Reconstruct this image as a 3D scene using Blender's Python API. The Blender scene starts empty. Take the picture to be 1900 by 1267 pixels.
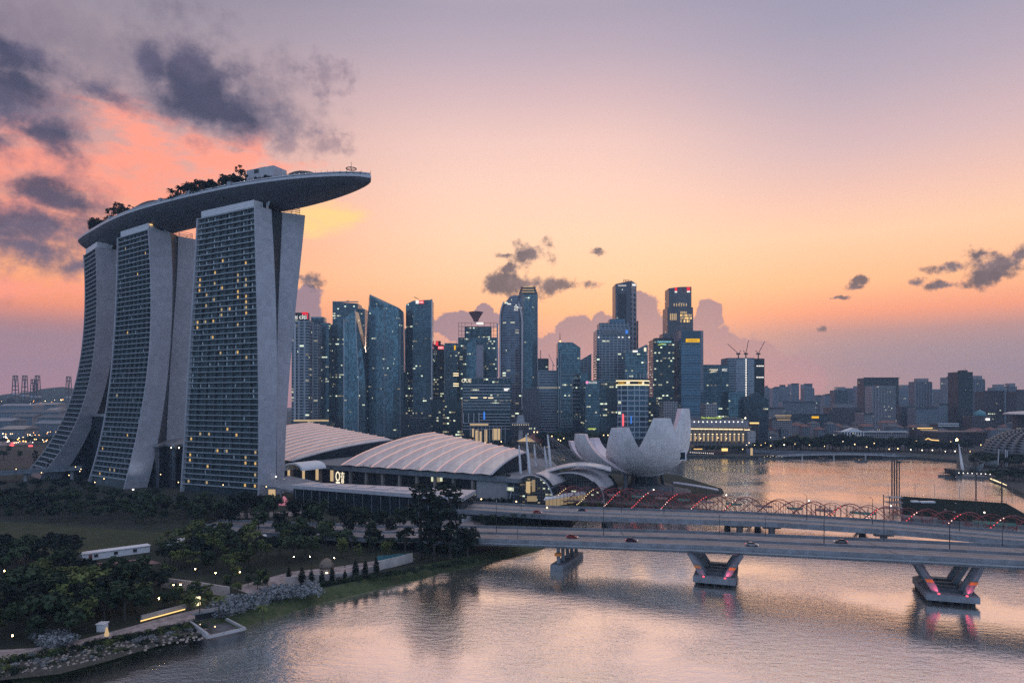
import bpy, math, random
import numpy as np
from mathutils import Vector, Matrix
R = math.radians
rnd = random.Random(7)
S = bpy.context.scene
COL = S.collection

# ------------------------------------------------------------------ camera, sky, sun, exposure
F, CX, HZ, CAMH = 1300.0, 950.0, 740.0, 66.0      # focal length and horizon in photo pixels, eye height in metres
cam = bpy.data.cameras.new("camera")
cam.sensor_width = 36.0
cam.lens = 36.0 * F / 1900.0
cam.shift_y = (HZ - 633.5) / 1900.0
cam.clip_end = 60000.0
cam_ob = bpy.data.objects.new("camera", cam)
cam_ob.location = (0, 0, CAMH)
cam_ob.rotation_euler = (R(90), 0, 0)
COL.objects.link(cam_ob)
S.camera = cam_ob
S.view_settings.view_transform = 'Standard'
S.view_settings.look = 'None'
S.view_settings.exposure = 0.1
S.view_settings.gamma = 1.0
S.cycles.use_denoising = False
S.cycles.max_bounces = 6
S.cycles.diffuse_bounces = 2
S.cycles.glossy_bounces = 3
S.cycles.transmission_bounces = 2
S.cycles.volume_bounces = 0
S.cycles.sample_clamp_indirect = 4.0
SUN_EL, SUN_AZ = R(2.0), R(12.0)                    # sun just setting, a little to the right of straight ahead

def lin(r, g, b):
    f = lambda c: (c / 255.0 / 12.92) if c / 255.0 <= 0.04045 else ((c / 255.0 + 0.055) / 1.055) ** 2.4
    return (f(r), f(g), f(b), 1.0)

class NT:
    """small helper to wire shader nodes"""
    def __init__(s, tree):
        s.t = tree; s.t.nodes.clear()
    def n(s, typ, **kw):
        nd = s.t.nodes.new(typ)
        for k, v in kw.items(): setattr(nd, k, v)
        return nd
    def put(s, sock, v):
        if v is None: return
        if isinstance(v, bpy.types.NodeSocket): s.t.links.new(v, sock)
        else: sock.default_value = v
    def math(s, op, a, b=None, c=None, clamp=False):
        m = s.n('ShaderNodeMath', operation=op, use_clamp=clamp)
        s.put(m.inputs[0], a); s.put(m.inputs[1], b); s.put(m.inputs[2], c)
        return m.outputs[0]
    def vm(s, op, a, b=None, scale=None):
        m = s.n('ShaderNodeVectorMath', operation=op)
        s.put(m.inputs[0], a); s.put(m.inputs[1], b)
        if scale is not None: s.put(m.inputs['Scale'], scale)
        return m.outputs['Value'] if op in ('LENGTH', 'DOT_PRODUCT', 'DISTANCE') else m.outputs[0]
    def rng(s, v, a, b, c=0.0, d=1.0, smooth=True):
        m = s.n('ShaderNodeMapRange', interpolation_type='SMOOTHSTEP' if smooth else 'LINEAR')
        s.put(m.inputs[0], v); s.put(m.inputs[1], a); s.put(m.inputs[2], b); s.put(m.inputs[3], c); s.put(m.inputs[4], d)
        return m.outputs[0]
    def mix(s, f, a, b, blend='MIX'):
        m = s.n('ShaderNodeMix', data_type='RGBA', blend_type=blend)
        s.put(m.inputs[0], f); s.put(m.inputs[6], a); s.put(m.inputs[7], b)
        return m.outputs[2]
    def noise(s, vec, scale, detail=4.0, rough=0.55, out='Fac', dim='3D'):
        m = s.n('ShaderNodeTexNoise', noise_dimensions=dim)
        s.put(m.inputs['Vector'], vec); s.put(m.inputs['Scale'], scale)
        s.put(m.inputs['Detail'], detail); s.put(m.inputs['Roughness'], rough)
        return m.outputs[out]
    def ramp(s, v, stops):
        m = s.n('ShaderNodeValToRGB')
        e = m.color_ramp.elements
        while len(e) > 1: e.remove(e[-1])
        e[0].position, e[0].color = stops[0]
        for p, c in stops[1:]:
            x = e.new(p); x.color = c
        s.put(m.inputs[0], v)
        return m.outputs[0]
    def sep(s, v):
        m = s.n('ShaderNodeSeparateXYZ'); s.put(m.inputs[0], v); return m.outputs
    def comb(s, x, y, z):
        m = s.n('ShaderNodeCombineXYZ'); s.put(m.inputs[0], x); s.put(m.inputs[1], y); s.put(m.inputs[2], z); return m.outputs[0]

def azel(px, py):
    x, z = px - CX, HZ - py
    return math.atan2(x, F), math.atan2(z, math.hypot(x, F))

def build_world():
    w = bpy.data.worlds.new("World"); S.world = w; w.use_nodes = True
    t = NT(w.node_tree)
    d = t.n('ShaderNodeTexCoord').outputs['Generated']
    x, y, z = t.sep(d)
    el = t.math('ARCSINE', z)
    az = t.math('ARCTAN2', x, y)
    def R_(stops):   # stops: (degrees, srgb)
        return t.ramp(t.math('MULTIPLY_ADD', el, 1 / R(95), 5 / 95.0), [((dg + 5) / 95.0, lin(*c)) for dg, c in stops])
    high = [(33, (168, 156, 164)), (41, (246, 226, 196)), (60, (250, 230, 198)), (90, (200, 198, 204))]  # sky above the frame, brightened to lift water reflections and roof light
    lhigh = [(34, (92, 90, 108)), (44, (78, 82, 94)), (62, (120, 116, 130)), (90, (196, 190, 206))]  # left sky above the frame, darkened to deepen the water below it
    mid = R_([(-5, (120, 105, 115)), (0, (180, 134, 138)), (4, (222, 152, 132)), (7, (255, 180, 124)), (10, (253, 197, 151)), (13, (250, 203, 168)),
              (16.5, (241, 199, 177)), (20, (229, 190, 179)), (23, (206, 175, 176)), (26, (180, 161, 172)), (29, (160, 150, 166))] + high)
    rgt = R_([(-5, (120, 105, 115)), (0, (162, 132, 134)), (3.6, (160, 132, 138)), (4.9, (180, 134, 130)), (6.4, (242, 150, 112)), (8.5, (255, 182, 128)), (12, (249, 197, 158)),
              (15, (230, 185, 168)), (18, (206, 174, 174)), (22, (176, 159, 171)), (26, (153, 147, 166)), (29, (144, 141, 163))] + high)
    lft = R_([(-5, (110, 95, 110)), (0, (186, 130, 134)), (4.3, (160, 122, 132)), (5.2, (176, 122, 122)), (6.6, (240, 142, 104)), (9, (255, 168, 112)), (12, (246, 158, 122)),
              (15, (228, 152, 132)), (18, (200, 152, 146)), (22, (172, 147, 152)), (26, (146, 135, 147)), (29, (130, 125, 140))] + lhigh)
    east = R_([(-5, (52, 68, 84)), (0, (118, 166, 196)), (8, (140, 180, 214)), (20, (164, 190, 230)), (40, (176, 188, 224)), (65, (186, 188, 214)), (90, (196, 190, 206))])
    c = t.mix(t.rng(az, R(5), R(27)), mid, rgt)
    c = t.mix(t.rng(az, R(-2), R(-30)), c, lft)
    c = t.mix(t.rng(y, 0.72, 0.1), c, east)
    # clouds: soft ellipses in azimuth and elevation, torn by noise
    ds = t.vm('MULTIPLY', d, (1.0, 1.0, 1.9))
    nA = t.noise(ds, 8.0, 8.0, 0.6)
    nB = t.noise(d, 30.0, 6.0, 0.62)
    nS = t.noise(t.vm('MULTIPLY', d, (1.0, 1.0, 4.0)), 12.0, 6.0, 0.6)
    nC = t.noise(d, 7.0, 5.0, 0.6, out='Color')
    warp = t.vm('SCALE', t.vm('SUBTRACT', nC, (0.5, 0.5, 0.5)), scale=0.065)
    P0 = t.comb(az, el, 0.0)
    P = t.vm('ADD', P0, warp)
    def field(blobs, pos):
        cur = None
        for px, py, rx, ry in blobs:
            a, e = azel(px, py)
            k = math.cos(math.atan2(px - CX, F)) ** 2
            v = t.vm('MULTIPLY', t.vm('SUBTRACT', pos, (a, e, 0)), (F / rx / k, F / ry / k, 0))
            l = t.vm('LENGTH', v)
            cur = l if cur is None else t.math('MINIMUM', cur, l)
        return cur
    def mask(f, na, amp, lo, hi):
        return t.rng(t.math('MULTIPLY_ADD', t.math('SUBTRACT', na, 0.5), amp, f), hi, lo)
    vn = t.math('MULTIPLY_ADD', nA, 0.6, t.math('MULTIPLY', nB, 0.4))
    vs = t.math('MULTIPLY_ADD', nS, 0.75, t.math('MULTIPLY', nB, 0.25))
    pink = field([(330, 275, 230, 60), (90, 300, 210, 66), (250, 340, 220, 44), (470, 270, 60, 44), (40, 390, 160, 44), (20, 520, 190, 36)], P)
    c = t.mix(t.math('MULTIPLY', mask(pink, vs, 6.5, 0.0, 1.2), 0.82), c, lin(255, 150, 122))
    glow = field([(610, 402, 84, 26), (560, 415, 80, 30)], P0)
    c = t.mix(t.math('MULTIPLY', mask(glow, vs, 3.0, 0.25, 1.15), 0.95), c, lin(255, 204, 130))
    veil = field([(200, 110, 360, 95), (30, 60, 330, 120), (420, 200, 150, 60), (60, 210, 150, 60)], P)
    c = t.mix(t.math('MULTIPLY', mask(veil, vn, 3.6, 0.2, 1.5), 0.75), c, lin(126, 115, 130))
    dark = field([(20, 105, 90, 44), (-5, 205, 84, 110), (80, 262, 80, 30), (280, 118, 60, 40), (360, 140, 80, 66), (395, 196, 90, 36), (190, 185, 50, 30),
                  (50, 425, 160, 66), (110, 372, 90, 34), (50, 462, 150, 42), (150, 490, 80, 24)], P)
    c = t.mix(t.math('MULTIPLY', mask(dark, t.math('MULTIPLY_ADD', nB, 0.5, t.math('MULTIPLY', nA, 0.5)), 7.5, 0.3, 2.1), 0.55), c, lin(104, 96, 116))
    dm = mask(dark, vn, 4.6, 0.2, 1.2)
    c = t.mix(t.math('MULTIPLY', dm, 0.88), c, t.mix(t.rng(nA, 0.35, 0.62), lin(50, 54, 80), lin(88, 82, 108)))
    c = t.mix(t.math('MULTIPLY', mask(dark, vn, 6.5, 0.2, 2.0), 0.5), c, lin(96, 90, 112)) if False else c
    wisp = field([(540, 275, 60, 26), (600, 268, 44, 26), (612, 130, 44, 30)], P)
    c = t.mix(t.math('MULTIPLY', mask(wisp, nB, 5.0, 0.0, 1.3), 0.55), c, lin(112, 98, 118))
    Ps = t.vm('ADD', P0, t.vm('SCALE', t.vm('SUBTRACT', t.noise(d, 26.0, 5.0, 0.65, out='Color'), (0.5, 0.5, 0.5)), scale=0.022))
    small = field([(988, 470, 40, 22), (950, 497, 22, 10), (935, 470, 18, 6), (965, 524, 80, 19), (1025, 528, 46, 20), (1108, 468, 18, 6), (1105, 528, 34, 11), (1150, 525, 14, 7),
                   (1850, 488, 70, 34), (1900, 470, 50, 26), (1765, 498, 38, 11), (1752, 527, 38, 10), (1697, 525, 26, 10), (1592, 524, 13, 9), (1582, 534, 16, 7), (1556, 552, 16, 4), (1528, 607, 11, 5),
                   (570, 520, 24, 14)], Ps)
    Pc = t.vm('ADD', P0, t.vm('SCALE', t.vm('SUBTRACT', t.noise(d, 44.0, 4.0, 0.55, out='Color'), (0.5, 0.5, 0.5)), scale=0.022))
    cum = field([(1072, 625, 50, 42), (1030, 664, 70, 54), (1118, 636, 44, 54), (1195, 596, 36, 46), (1180, 560, 22, 20), (1240, 646, 80, 64), (1314, 590, 28, 34), (1322, 650, 60, 58), (1380, 668, 70, 46), (1450, 700, 90, 44),
                 (566, 580, 34, 60), (855, 606, 54, 30), (815, 606, 44, 16), (1000, 710, 150, 74), (900, 590, 30, 22), (1150, 700, 200, 60)], Pc)
    cm = mask(cum, nB, 1.0, 0.90, 1.04)
    cc = t.mix(t.rng(t.math('ADD', el, t.math('MULTIPLY', nB, 0.06)), R(2), R(10)), lin(178, 132, 138), lin(142, 116, 130))
    c = t.mix(t.math('MULTIPLY', cm, 0.95), c, cc)
    sm = mask(small, nB, 4.4, 0.3, 1.2)
    c = t.mix(t.math('MULTIPLY', sm, 0.92), c, t.mix(t.rng(nB, 0.35, 0.6), lin(62, 62, 80), lin(104, 92, 104)))
    sky = t.n('ShaderNodeTexSky', sky_type='NISHITA', sun_disc=False, sun_elevation=SUN_EL, sun_rotation=SUN_AZ)
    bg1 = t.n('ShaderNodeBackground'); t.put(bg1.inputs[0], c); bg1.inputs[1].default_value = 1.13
    bg2 = t.n('ShaderNodeBackground'); t.put(bg2.inputs[0], sky.outputs[0]); bg2.inputs[1].default_value = 0.012
    add = t.n('ShaderNodeAddShader'); t.put(add.inputs[0], bg1.outputs[0]); t.put(add.inputs[1], bg2.outputs[0])
    out = t.n('ShaderNodeOutputWorld'); t.put(out.inputs[0], add.outputs[0])
build_world()

sun = bpy.data.lights.new("sun", 'SUN')
sun.energy = 0.5
sun.color = (1.0, 0.62, 0.42)
sun.angle = R(4.0)
sun_ob = bpy.data.objects.new("sun", sun)
sd = Vector((math.sin(SUN_AZ) * math.cos(SUN_EL), math.cos(SUN_AZ) * math.cos(SUN_EL), math.sin(SUN_EL)))
sun_ob.rotation_euler = sd.to_track_quat('Z', 'Y').to_euler()
sun_ob.location = (0, 400, 400)
COL.objects.link(sun_ob)

# ------------------------------------------------------------------ helpers
def at(x, y, Y):
    """the point at distance Y that shows at photo pixel (x, y)"""
    return Vector(((x - CX) / F * Y, Y, CAMH - (y - HZ) / F * Y))
def gr(x, y, z=3.0):
    """the point of the level z that shows at photo pixel (x, y)"""
    return at(x, y, (CAMH - z) * F / (y - HZ))

def tag(o, label=None, cat=None, group=None, kind=None):
    if label: o['label'] = label
    if cat: o['category'] = cat
    if group: o['group'] = group
    if kind: o['kind'] = kind
    return o
def thing(name, label, cat, loc, group=None):
    o = bpy.data.objects.new(name, None); o.empty_display_size = 1.0
    COL.objects.link(o); o.location = loc
    return tag(o, label, cat, group)

class MB:
    def __init__(s): s.v = []; s.f = []; s.m = []
    def face(s, *ps):
        b = len(s.v); s.v += [Vector(p) for p in ps]; s.f.append(tuple(range(b, b + len(ps)))); return s
    def box(s, x0, x1, y0, y1, z0, z1):
        return s.hexa([(x0, y0), (x1, y0), (x1, y1), (x0, y1)], z0, z1)
    def hexa(s, poly, z0, z1):
        """prism over a plan polygon; z0, z1 numbers or one per corner"""
        n = len(poly); b = len(s.v)
        zb = z0 if hasattr(z0, '__len__') else [z0] * n
        zt = z1 if hasattr(z1, '__len__') else [z1] * n
        s.v += [Vector((p[0], p[1], zb[i])) for i, p in enumerate(poly)] + [Vector((p[0], p[1], zt[i])) for i, p in enumerate(poly)]
        s.f += [tuple(range(b + n - 1, b - 1, -1)), tuple(range(b + n, b + 2 * n))]
        for i in range(n):
            j = (i + 1) % n; s.f.append((b + i, b + j, b + n + j, b + n + i))
        return s
    def obox(s, c, u, v, w):
        """box about c with half-axis vectors u, v, w"""
        c, u, v, w = map(Vector, (c, u, v, w)); b = len(s.v)
        for k in (-1, 1):
            for p, q in ((-1, -1), (1, -1), (1, 1), (-1, 1)): s.v.append(c + u * p + v * q + w * k)
        s.f += [(b + 3, b + 2, b + 1, b), (b + 4, b + 5, b + 6, b + 7)] + [(b + i, b + (i + 1) % 4, b + 4 + (i + 1) % 4, b + 4 + i) for i in range(4)]
        return s
    def bar(s, a, b_, w, h=None):
        """rectangular bar from a to b"""
        a, b_ = Vector(a), Vector(b_); d = b_ - a; h = h or w
        up = Vector((0, 0, 1)) if abs(d.normalized().z) < 0.95 else Vector((0, 1, 0))
        sd = d.cross(up).normalized(); u2 = sd.cross(d).normalized()
        return s.obox((a + b_) / 2, d / 2, sd * w / 2, u2 * h / 2)
    def loft(s, rings, closed=True, caps=True):
        b = len(s.v); n = len(rings[0])
        for r in rings: s.v += [Vector(p) for p in r]
        for k in range(len(rings) - 1):
            for i in range(n if closed else n - 1):
                j = (i + 1) % n
                s.f.append((b + k * n + i, b + k * n + j, b + (k + 1) * n + j, b + (k + 1) * n + i))
        if caps and closed:
            s.f.append(tuple(range(b + n - 1, b - 1, -1))); e = b + (len(rings) - 1) * n; s.f.append(tuple(range(e, e + n)))
        return s
    def tube(s, pts, r, n=6, caps=True):
        pts = [Vector(p) for p in pts]; rings = []
        rs = r if hasattr(r, '__len__') else [r] * len(pts)
        for i, p in enumerate(pts):
            d = (pts[min(i + 1, len(pts) - 1)] - pts[max(i - 1, 0)]).normalized()
            up = Vector((0, 0, 1)) if abs(d.z) < 0.9 else Vector((1, 0, 0))
            a = d.cross(up).normalized(); c = a.cross(d).normalized()
            rings.append([p + (a * math.cos(q) + c * math.sin(q)) * rs[i] for q in [2 * math.pi * k / n for k in range(n)]])
        return s.loft(rings, True, caps)
    def lathe(s, c, prof, n=16):
        c = Vector(c)
        return s.loft([[c + Vector((r * math.cos(2 * math.pi * k / n), r * math.sin(2 * math.pi * k / n), z)) for k in range(n)] for r, z in prof])
    def ball(s, c, r, n=6, m=4):
        return s.lathe(Vector(c), [(max(0.02 * r, r * math.sin(math.pi * i / m)), -r * math.cos(math.pi * i / m)) for i in range(m + 1)], n)
    def grid(s, rows):
        return s.loft(rows, closed=False, caps=False)
    def mesh(s, name, origin=(0, 0, 0), smooth=False):
        me = bpy.data.meshes.new(name); o = Vector(origin)
        me.from_pydata([tuple(p - o) for p in s.v], [], s.f)
        me.update()
        uv = me.uv_layers.new(name="UVMap")
        V = s.v; dat = np.zeros(len(me.loops) * 2, dtype=np.float32)
        for p in me.polygons:
            n = p.normal
            if abs(n.z) < 0.75:
                t = Vector((-n.y, n.x, 0)); t = t.normalized() if t.length > 1e-6 else Vector((1, 0, 0))
                for li in p.loop_indices:
                    q = V[me.loops[li].vertex_index]; dat[2 * li] = q.dot(t); dat[2 * li + 1] = q.z
            else:
                for li in p.loop_indices:
                    q = V[me.loops[li].vertex_index]; dat[2 * li] = q.x; dat[2 * li + 1] = q.y
        uv.data.foreach_set("uv", dat)
        if smooth:
            me.polygons.foreach_set("use_smooth", [True] * len(me.polygons))
        return me
    def build(s, name, mat, parent=None, smooth=False, origin=None):
        org = Vector(parent.location) if parent is not None else Vector(origin or (0, 0, 0))
        if parent is not None and parent.parent is not None:       # sub-part: its part sits at its thing's origin
            q = parent; org = Vector((0, 0, 0))
            while q is not None: org += Vector(q.location); q = q.parent
        me = s.mesh(name, org, smooth)
        me.materials.append(mat)
        o = bpy.data.objects.new(name, me); COL.objects.link(o)
        if parent is not None: o.parent = parent
        else: o.location = org
        return o
def sub(parent_part):
    return parent_part

def dup(root, loc, rotz=None, scale=None, label=None, group=None):
    r = root.copy(); COL.objects.link(r); r.location = loc
    if rotz is not None: r.rotation_euler = (0, 0, rotz)
    if scale is not None: r.scale = scale
    if label: r['label'] = label
    if group: r['group'] = group
    for ch in root.children:
        c = ch.copy(); COL.objects.link(c); c.parent = r
        for g in ch.children:
            d = g.copy(); COL.objects.link(d); d.parent = c
    return r

def catmull(pts, n):
    P = [np.array(p, float) for p in pts]; P = [2 * P[0] - P[1]] + P + [2 * P[-1] - P[-2]]; out = []
    m = len(P) - 3
    for i in range(n + 1):
        u = i / n * m; k = min(int(u), m - 1); t = u - k
        a, b, c, d = P[k:k + 4]
        out.append(0.5 * (2 * b + (c - a) * t + (2 * a - 5 * b + 4 * c - d) * t * t + (3 * b - a - 3 * c + d) * t ** 3))
    return out

_fonts = {}
def lettering(name, text, mat, parent, left, base, height, xdir=(1, 0, 0), width=None, depth=0.3):
    """raised letters standing on a vertical wall: left end and base point, letter height, direction the line runs"""
    cu = bpy.data.curves.new(name, 'FONT'); cu.body = text; cu.size = 1.0; cu.extrude = 0.05; cu.resolution_u = 2
    tmp = bpy.data.objects.new(name, cu); COL.objects.link(tmp)
    me = bpy.data.meshes.new_from_object(tmp.evaluated_get(bpy.context.evaluated_depsgraph_get()))
    bpy.data.objects.remove(tmp); bpy.data.curves.remove(cu)
    if not me.vertices: return None
    co = np.zeros(len(me.vertices) * 3); me.vertices.foreach_get("co", co); co = co.reshape(-1, 3)
    mn, mx = co.min(0), co.max(0)
    k = height / max(1e-6, mx[1] - mn[1]); kx = k if width is None else width / max(1e-6, mx[0] - mn[0])
    xd = Vector(xdir).normalized(); nd = Vector((xd.y, -xd.x, 0)); org = Vector(left); org.z = base
    par = Vector(parent.location)
    new = []
    for p in co:
        q = org + xd * float((p[0] - mn[0]) * kx) + Vector((0, 0, 1)) * float((p[1] - mn[1]) * k) + nd * float((p[2] + 0.06) * depth * 10) - par
        new += [q.x, q.y, q.z]
    me.vertices.foreach_set("co", new); me.update()
    me.materials.clear(); me.materials.append(mat)
    o = bpy.data.objects.new(name, me); COL.objects.link(o); o.parent = parent
    return o
# ------------------------------------------------------------------ materials
def principled(name, color, rough=0.6, metal=0.0, spec=0.5, var=0.0, vscale=0.2, emis=None, estr=0.0, bump=0.0, bscale=2.0, seam=None, objvar=0.0):
    m = bpy.data.materials.new(name); m.use_nodes = True
    t = NT(m.node_tree); b = t.n('ShaderNodeBsdfPrincipled'); o = t.n('ShaderNodeOutputMaterial')
    t.put(o.inputs[0], b.outputs[0])
    col = (*color[:3], 1.0)
    if var or bump or seam:
        pos = t.n('ShaderNodeNewGeometry').outputs['Position']
    if var:
        n1 = t.noise(pos, vscale, 5.0, 0.6)
        col = t.mix(t.rng(n1, 0.3, 0.7), tuple(c * (1 - var) for c in color[:3]) + (1,), tuple(min(1, c * (1 + var)) for c in color[:3]) + (1,))
    if objvar:
        rv = t.n('ShaderNodeObjectInfo').outputs['Random']
        col = t.mix(1.0, col, t.ramp(rv, [(0, (1 - objvar, 1 - objvar * .7, 1 - objvar, 1)), (1, (1 + objvar, 1 + objvar, 1 + objvar * .4, 1))]), 'MULTIPLY')
    if seam:                                            # panel joints in metres: (width, height, joint, darkness)
        u, v, _ = t.sep(t.n('ShaderNodeTexCoord').outputs['UV'])
        fu = t.math('FRACT', t.math('DIVIDE', u, seam[0])); fv = t.math('FRACT', t.math('DIVIDE', v, seam[1]))
        j = t.math('MAXIMUM', t.math('LESS_THAN', fu, seam[2] / seam[0]), t.math('LESS_THAN', fv, seam[2] / seam[1]))
        col = t.mix(t.math('MULTIPLY', j, seam[3]), col, (0.02, 0.02, 0.025, 1))
        cell = t.n('ShaderNodeTexWhiteNoise', noise_dimensions='2D')
        t.put(cell.inputs['Vector'], t.comb(t.math('FLOOR', t.math('DIVIDE', u, seam[0])), t.math('FLOOR', t.math('DIVIDE', v, seam[1])), 0.0))
        col = t.mix(1.0, col, t.ramp(cell.outputs['Value'], [(0, (0.9, 0.9, 0.9, 1)), (1, (1.08, 1.08, 1.08, 1))]), 'MULTIPLY')
    t.put(b.inputs['Base Color'], col)
    b.inputs['Roughness'].default_value = rough
    b.inputs['Metallic'].default_value = metal
    b.inputs['Specular IOR Level'].default_value = spec
    if emis:
        b.inputs['Emission Color'].default_value = (*emis[:3], 1); b.inputs['Emission Strength'].default_value = estr
    if bump:
        bp = t.n('ShaderNodeBump'); bp.inputs['Strength'].default_value = bump; bp.inputs['Distance'].default_value = 0.3
        t.put(bp.inputs['Height'], t.noise(pos, bscale, 4.0, 0.6)); t.put(b.inputs['Normal'], bp.outputs[0])
    return m

def glow(name, color, strength):
    m = bpy.data.materials.new(name); m.use_nodes = True
    t = NT(m.node_tree); e = t.n('ShaderNodeEmission'); o = t.n('ShaderNodeOutputMaterial')
    e.inputs[0].default_value = (*color[:3], 1); e.inputs[1].default_value = strength
    t.put(o.inputs[0], e.outputs[0]); m.cycles.emission_sampling = 'NONE'
    return m

def facade(name, glass, frame, fh=4.0, bw=3.0, fv=0.25, fu=0.12, lit=0.05, litc=((1.0, 0.72, 0.36), (0.80, 0.95, 0.70)), ls=2.2, metal=0.65, rough=0.14, fmetal=0.0, var=0.35, run=5.0, solid=0.0):
    """curtain wall: floors fh, bays bw, frame shares fv, fu; a share of the windows lit"""
    m = bpy.data.materials.new(name); m.use_nodes = True
    t = NT(m.node_tree); b = t.n('ShaderNodeBsdfPrincipled'); o = t.n('ShaderNodeOutputMaterial'); t.put(o.inputs[0], b.outputs[0])
    u, v, _ = t.sep(t.n('ShaderNodeTexCoord').outputs['UV'])
    nz = t.sep(t.n('ShaderNodeNewGeometry').outputs['Normal'])[2]
    a = t.math('DIVIDE', u, bw); c = t.math('DIVIDE', v, fh)
    iu, iv = t.math('FLOOR', a), t.math('FLOOR', c)
    fm = t.math('MAXIMUM', t.math('LESS_THAN', t.math('FRACT', a), fu), t.math('LESS_THAN', t.math('FRACT', c), fv))
    flat = t.math('GREATER_THAN', t.math('ABSOLUTE', nz), 0.75)
    fm = t.math('MAXIMUM', fm, flat)
    def wn(x, y, k):
        w = t.n('ShaderNodeTexWhiteNoise', noise_dimensions='3D'); t.put(w.inputs['Vector'], t.comb(x, y, k)); return w.outputs['Value']
    orand = t.math('MULTIPLY', t.n('ShaderNodeObjectInfo').outputs['Random'], 91.0)
    w1, w2 = wn(iu, iv, orand), wn(iu, iv, t.math('ADD', orand, 5.0))
    grp = wn(t.math('FLOOR', t.math('DIVIDE', a, run)), iv, t.math('ADD', orand, 9.0))
    pos = t.n('ShaderNodeNewGeometry').outputs['Position']
    big = t.noise(pos, 0.022, 3.0, 0.5)
    g = t.mix(w2, tuple(x * (1 - var) for x in glass) + (1,), tuple(x * (1 + var) for x in glass) + (1,))
    g = t.mix(1.0, g, t.ramp(big, [(0.3, (0.72, 0.74, 0.78, 1)), (0.7, (1.25, 1.22, 1.2, 1))]), 'MULTIPLY')
    t.put(b.inputs['Base Color'], t.mix(fm, g, (*frame, 1)))
    nf = t.math('SUBTRACT', 1.0, fm)
    t.put(b.inputs['Metallic'], t.math('MULTIPLY_ADD', nf, metal - fmetal, fmetal))
    t.put(b.inputs['Roughness'], t.math('MULTIPLY_ADD', nf, rough - 0.55, 0.55))
    on = t.math('MULTIPLY', t.math('LESS_THAN', w1, 0.5), t.math('LESS_THAN', grp, min(0.9, lit * 1.6)))
    on = t.math('MULTIPLY', on, t.math('GREATER_THAN', t.math('FRACT', c), 0.52))
    on = t.math('MULTIPLY', on, nf)
    t.put(b.inputs['Emission Color'], t.mix(w2, (*litc[0], 1), (*litc[1], 1)))
    t.put(b.inputs['Emission Strength'], t.math('MULTIPLY', t.math('MULTIPLY', on, ls * .13), t.math('MULTIPLY_ADD', t.math('POWER', w2, 2.0), 4.5, 0.5)))
    bp = t.n('ShaderNodeBump'); bp.inputs['Strength'].default_value = 0.10; bp.inputs['Distance'].default_value = 2.0
    t.put(bp.inputs['Height'], t.noise(pos, 0.09, 2.0, 0.5)); t.put(b.inputs['Normal'], bp.outputs[0])
    m.cycles.emission_sampling = 'NONE'
    return m

M = {}
M['concrete'] = principled('concrete', (0.34, 0.335, 0.34), 0.75, var=0.14, vscale=0.35, bump=0.15)
M['bridge_concrete'] = principled('bridge_concrete', (0.165, 0.18, 0.205), 0.7, var=0.22, vscale=0.3, bump=0.2, seam=(12.0, 50.0, 0.15, 0.35))
M['dark_concrete'] = principled('dark_concrete', (0.10, 0.10, 0.105), 0.85, var=0.3, vscale=0.4, bump=0.3)
M['end_wall'] = principled('end_wall', (0.36, 0.355, 0.39), 0.6, var=0.06, vscale=0.05, seam=(3.0, 3.6, 0.12, 0.14))
M['ledge'] = principled('ledge', (0.29, 0.33, 0.355), 0.6, var=0.1)
M['fin'] = principled('fin', (0.10, 0.12, 0.135), 0.6, var=0.1)
M['curtain'] = principled('curtain', (0.50, 0.54, 0.56), 0.7, var=0.2, vscale=0.2)
M['hotel_glass'] = facade('hotel_glass', (0.022, 0.04, 0.05), (0.02, 0.025, 0.028), fh=3.6, bw=2.4, fv=0.1, fu=0.18, lit=0.0, metal=0.08, rough=0.35, var=0.7)
M['dark_glass'] = principled('dark_glass', (0.012, 0.02, 0.025), 0.35, spec=0.2, seam=(3.0, 4.0, 0.2, 0.5), var=0.3, vscale=0.1)
M['blue_glass'] = facade('blue_glass', (0.10, 0.17, 0.22), (0.10, 0.13, 0.15), fh=4.0, bw=2.0, fv=0.08, fu=0.06, lit=0.02)
M['hull'] = principled('hull', (0.06, 0.066, 0.082), 0.55, metal=0.1, var=0.12, vscale=0.12, seam=(6.0, 3.0, 0.15, 0.25))
M['pale_metal'] = principled('pale_metal', (0.44, 0.43, 0.46), 0.45, metal=0.2, var=0.1, vscale=0.4)
M['grey_metal'] = principled('grey_metal', (0.26, 0.27, 0.29), 0.45, metal=0.4, var=0.1)
M['dark_metal'] = principled('dark_metal', (0.03, 0.032, 0.036), 0.5, metal=0.3)
M['white_paint'] = principled('white_paint', (0.72, 0.71, 0.72), 0.5, var=0.06, vscale=0.6)
M['screen'] = principled('screen', (0.66, 0.64, 0.67), 0.55, seam=(1.2, 1.2, 0.14, 0.5))
M['roof_panel'] = principled('roof_panel', (0.60, 0.56, 0.57), 0.36, metal=0.35, var=0.06, vscale=0.15, seam=(2.5, 200.0, 0.08, 0.16))
M['roof_rib'] = principled('roof_rib', (0.72, 0.56, 0.52), 0.3, metal=0.4, emis=(1.0, 0.46, 0.28), estr=0.30)  # orange emission stands in for sunset light caught by the ribs
M['petal'] = principled('petal', (0.62, 0.60, 0.61), 0.5, metal=0.05, var=0.07, vscale=0.12, seam=(3.0, 4.0, 0.10, 0.2))
M['petal_side'] = principled('petal_side', (0.66, 0.56, 0.58), 0.42, var=0.05)  # pink sunset light on the petal sides is put into this colour
M['glow_petal'] = glow('glow_petal', (1.0, 0.72, 0.42), 0.8)
M['asphalt'] = principled('asphalt', (0.15, 0.14, 0.145), 0.55, var=0.2, vscale=0.15)
M['pale_road'] = principled('pale_road', (0.21, 0.178, 0.172), 0.65, var=0.14, vscale=0.08)
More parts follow.
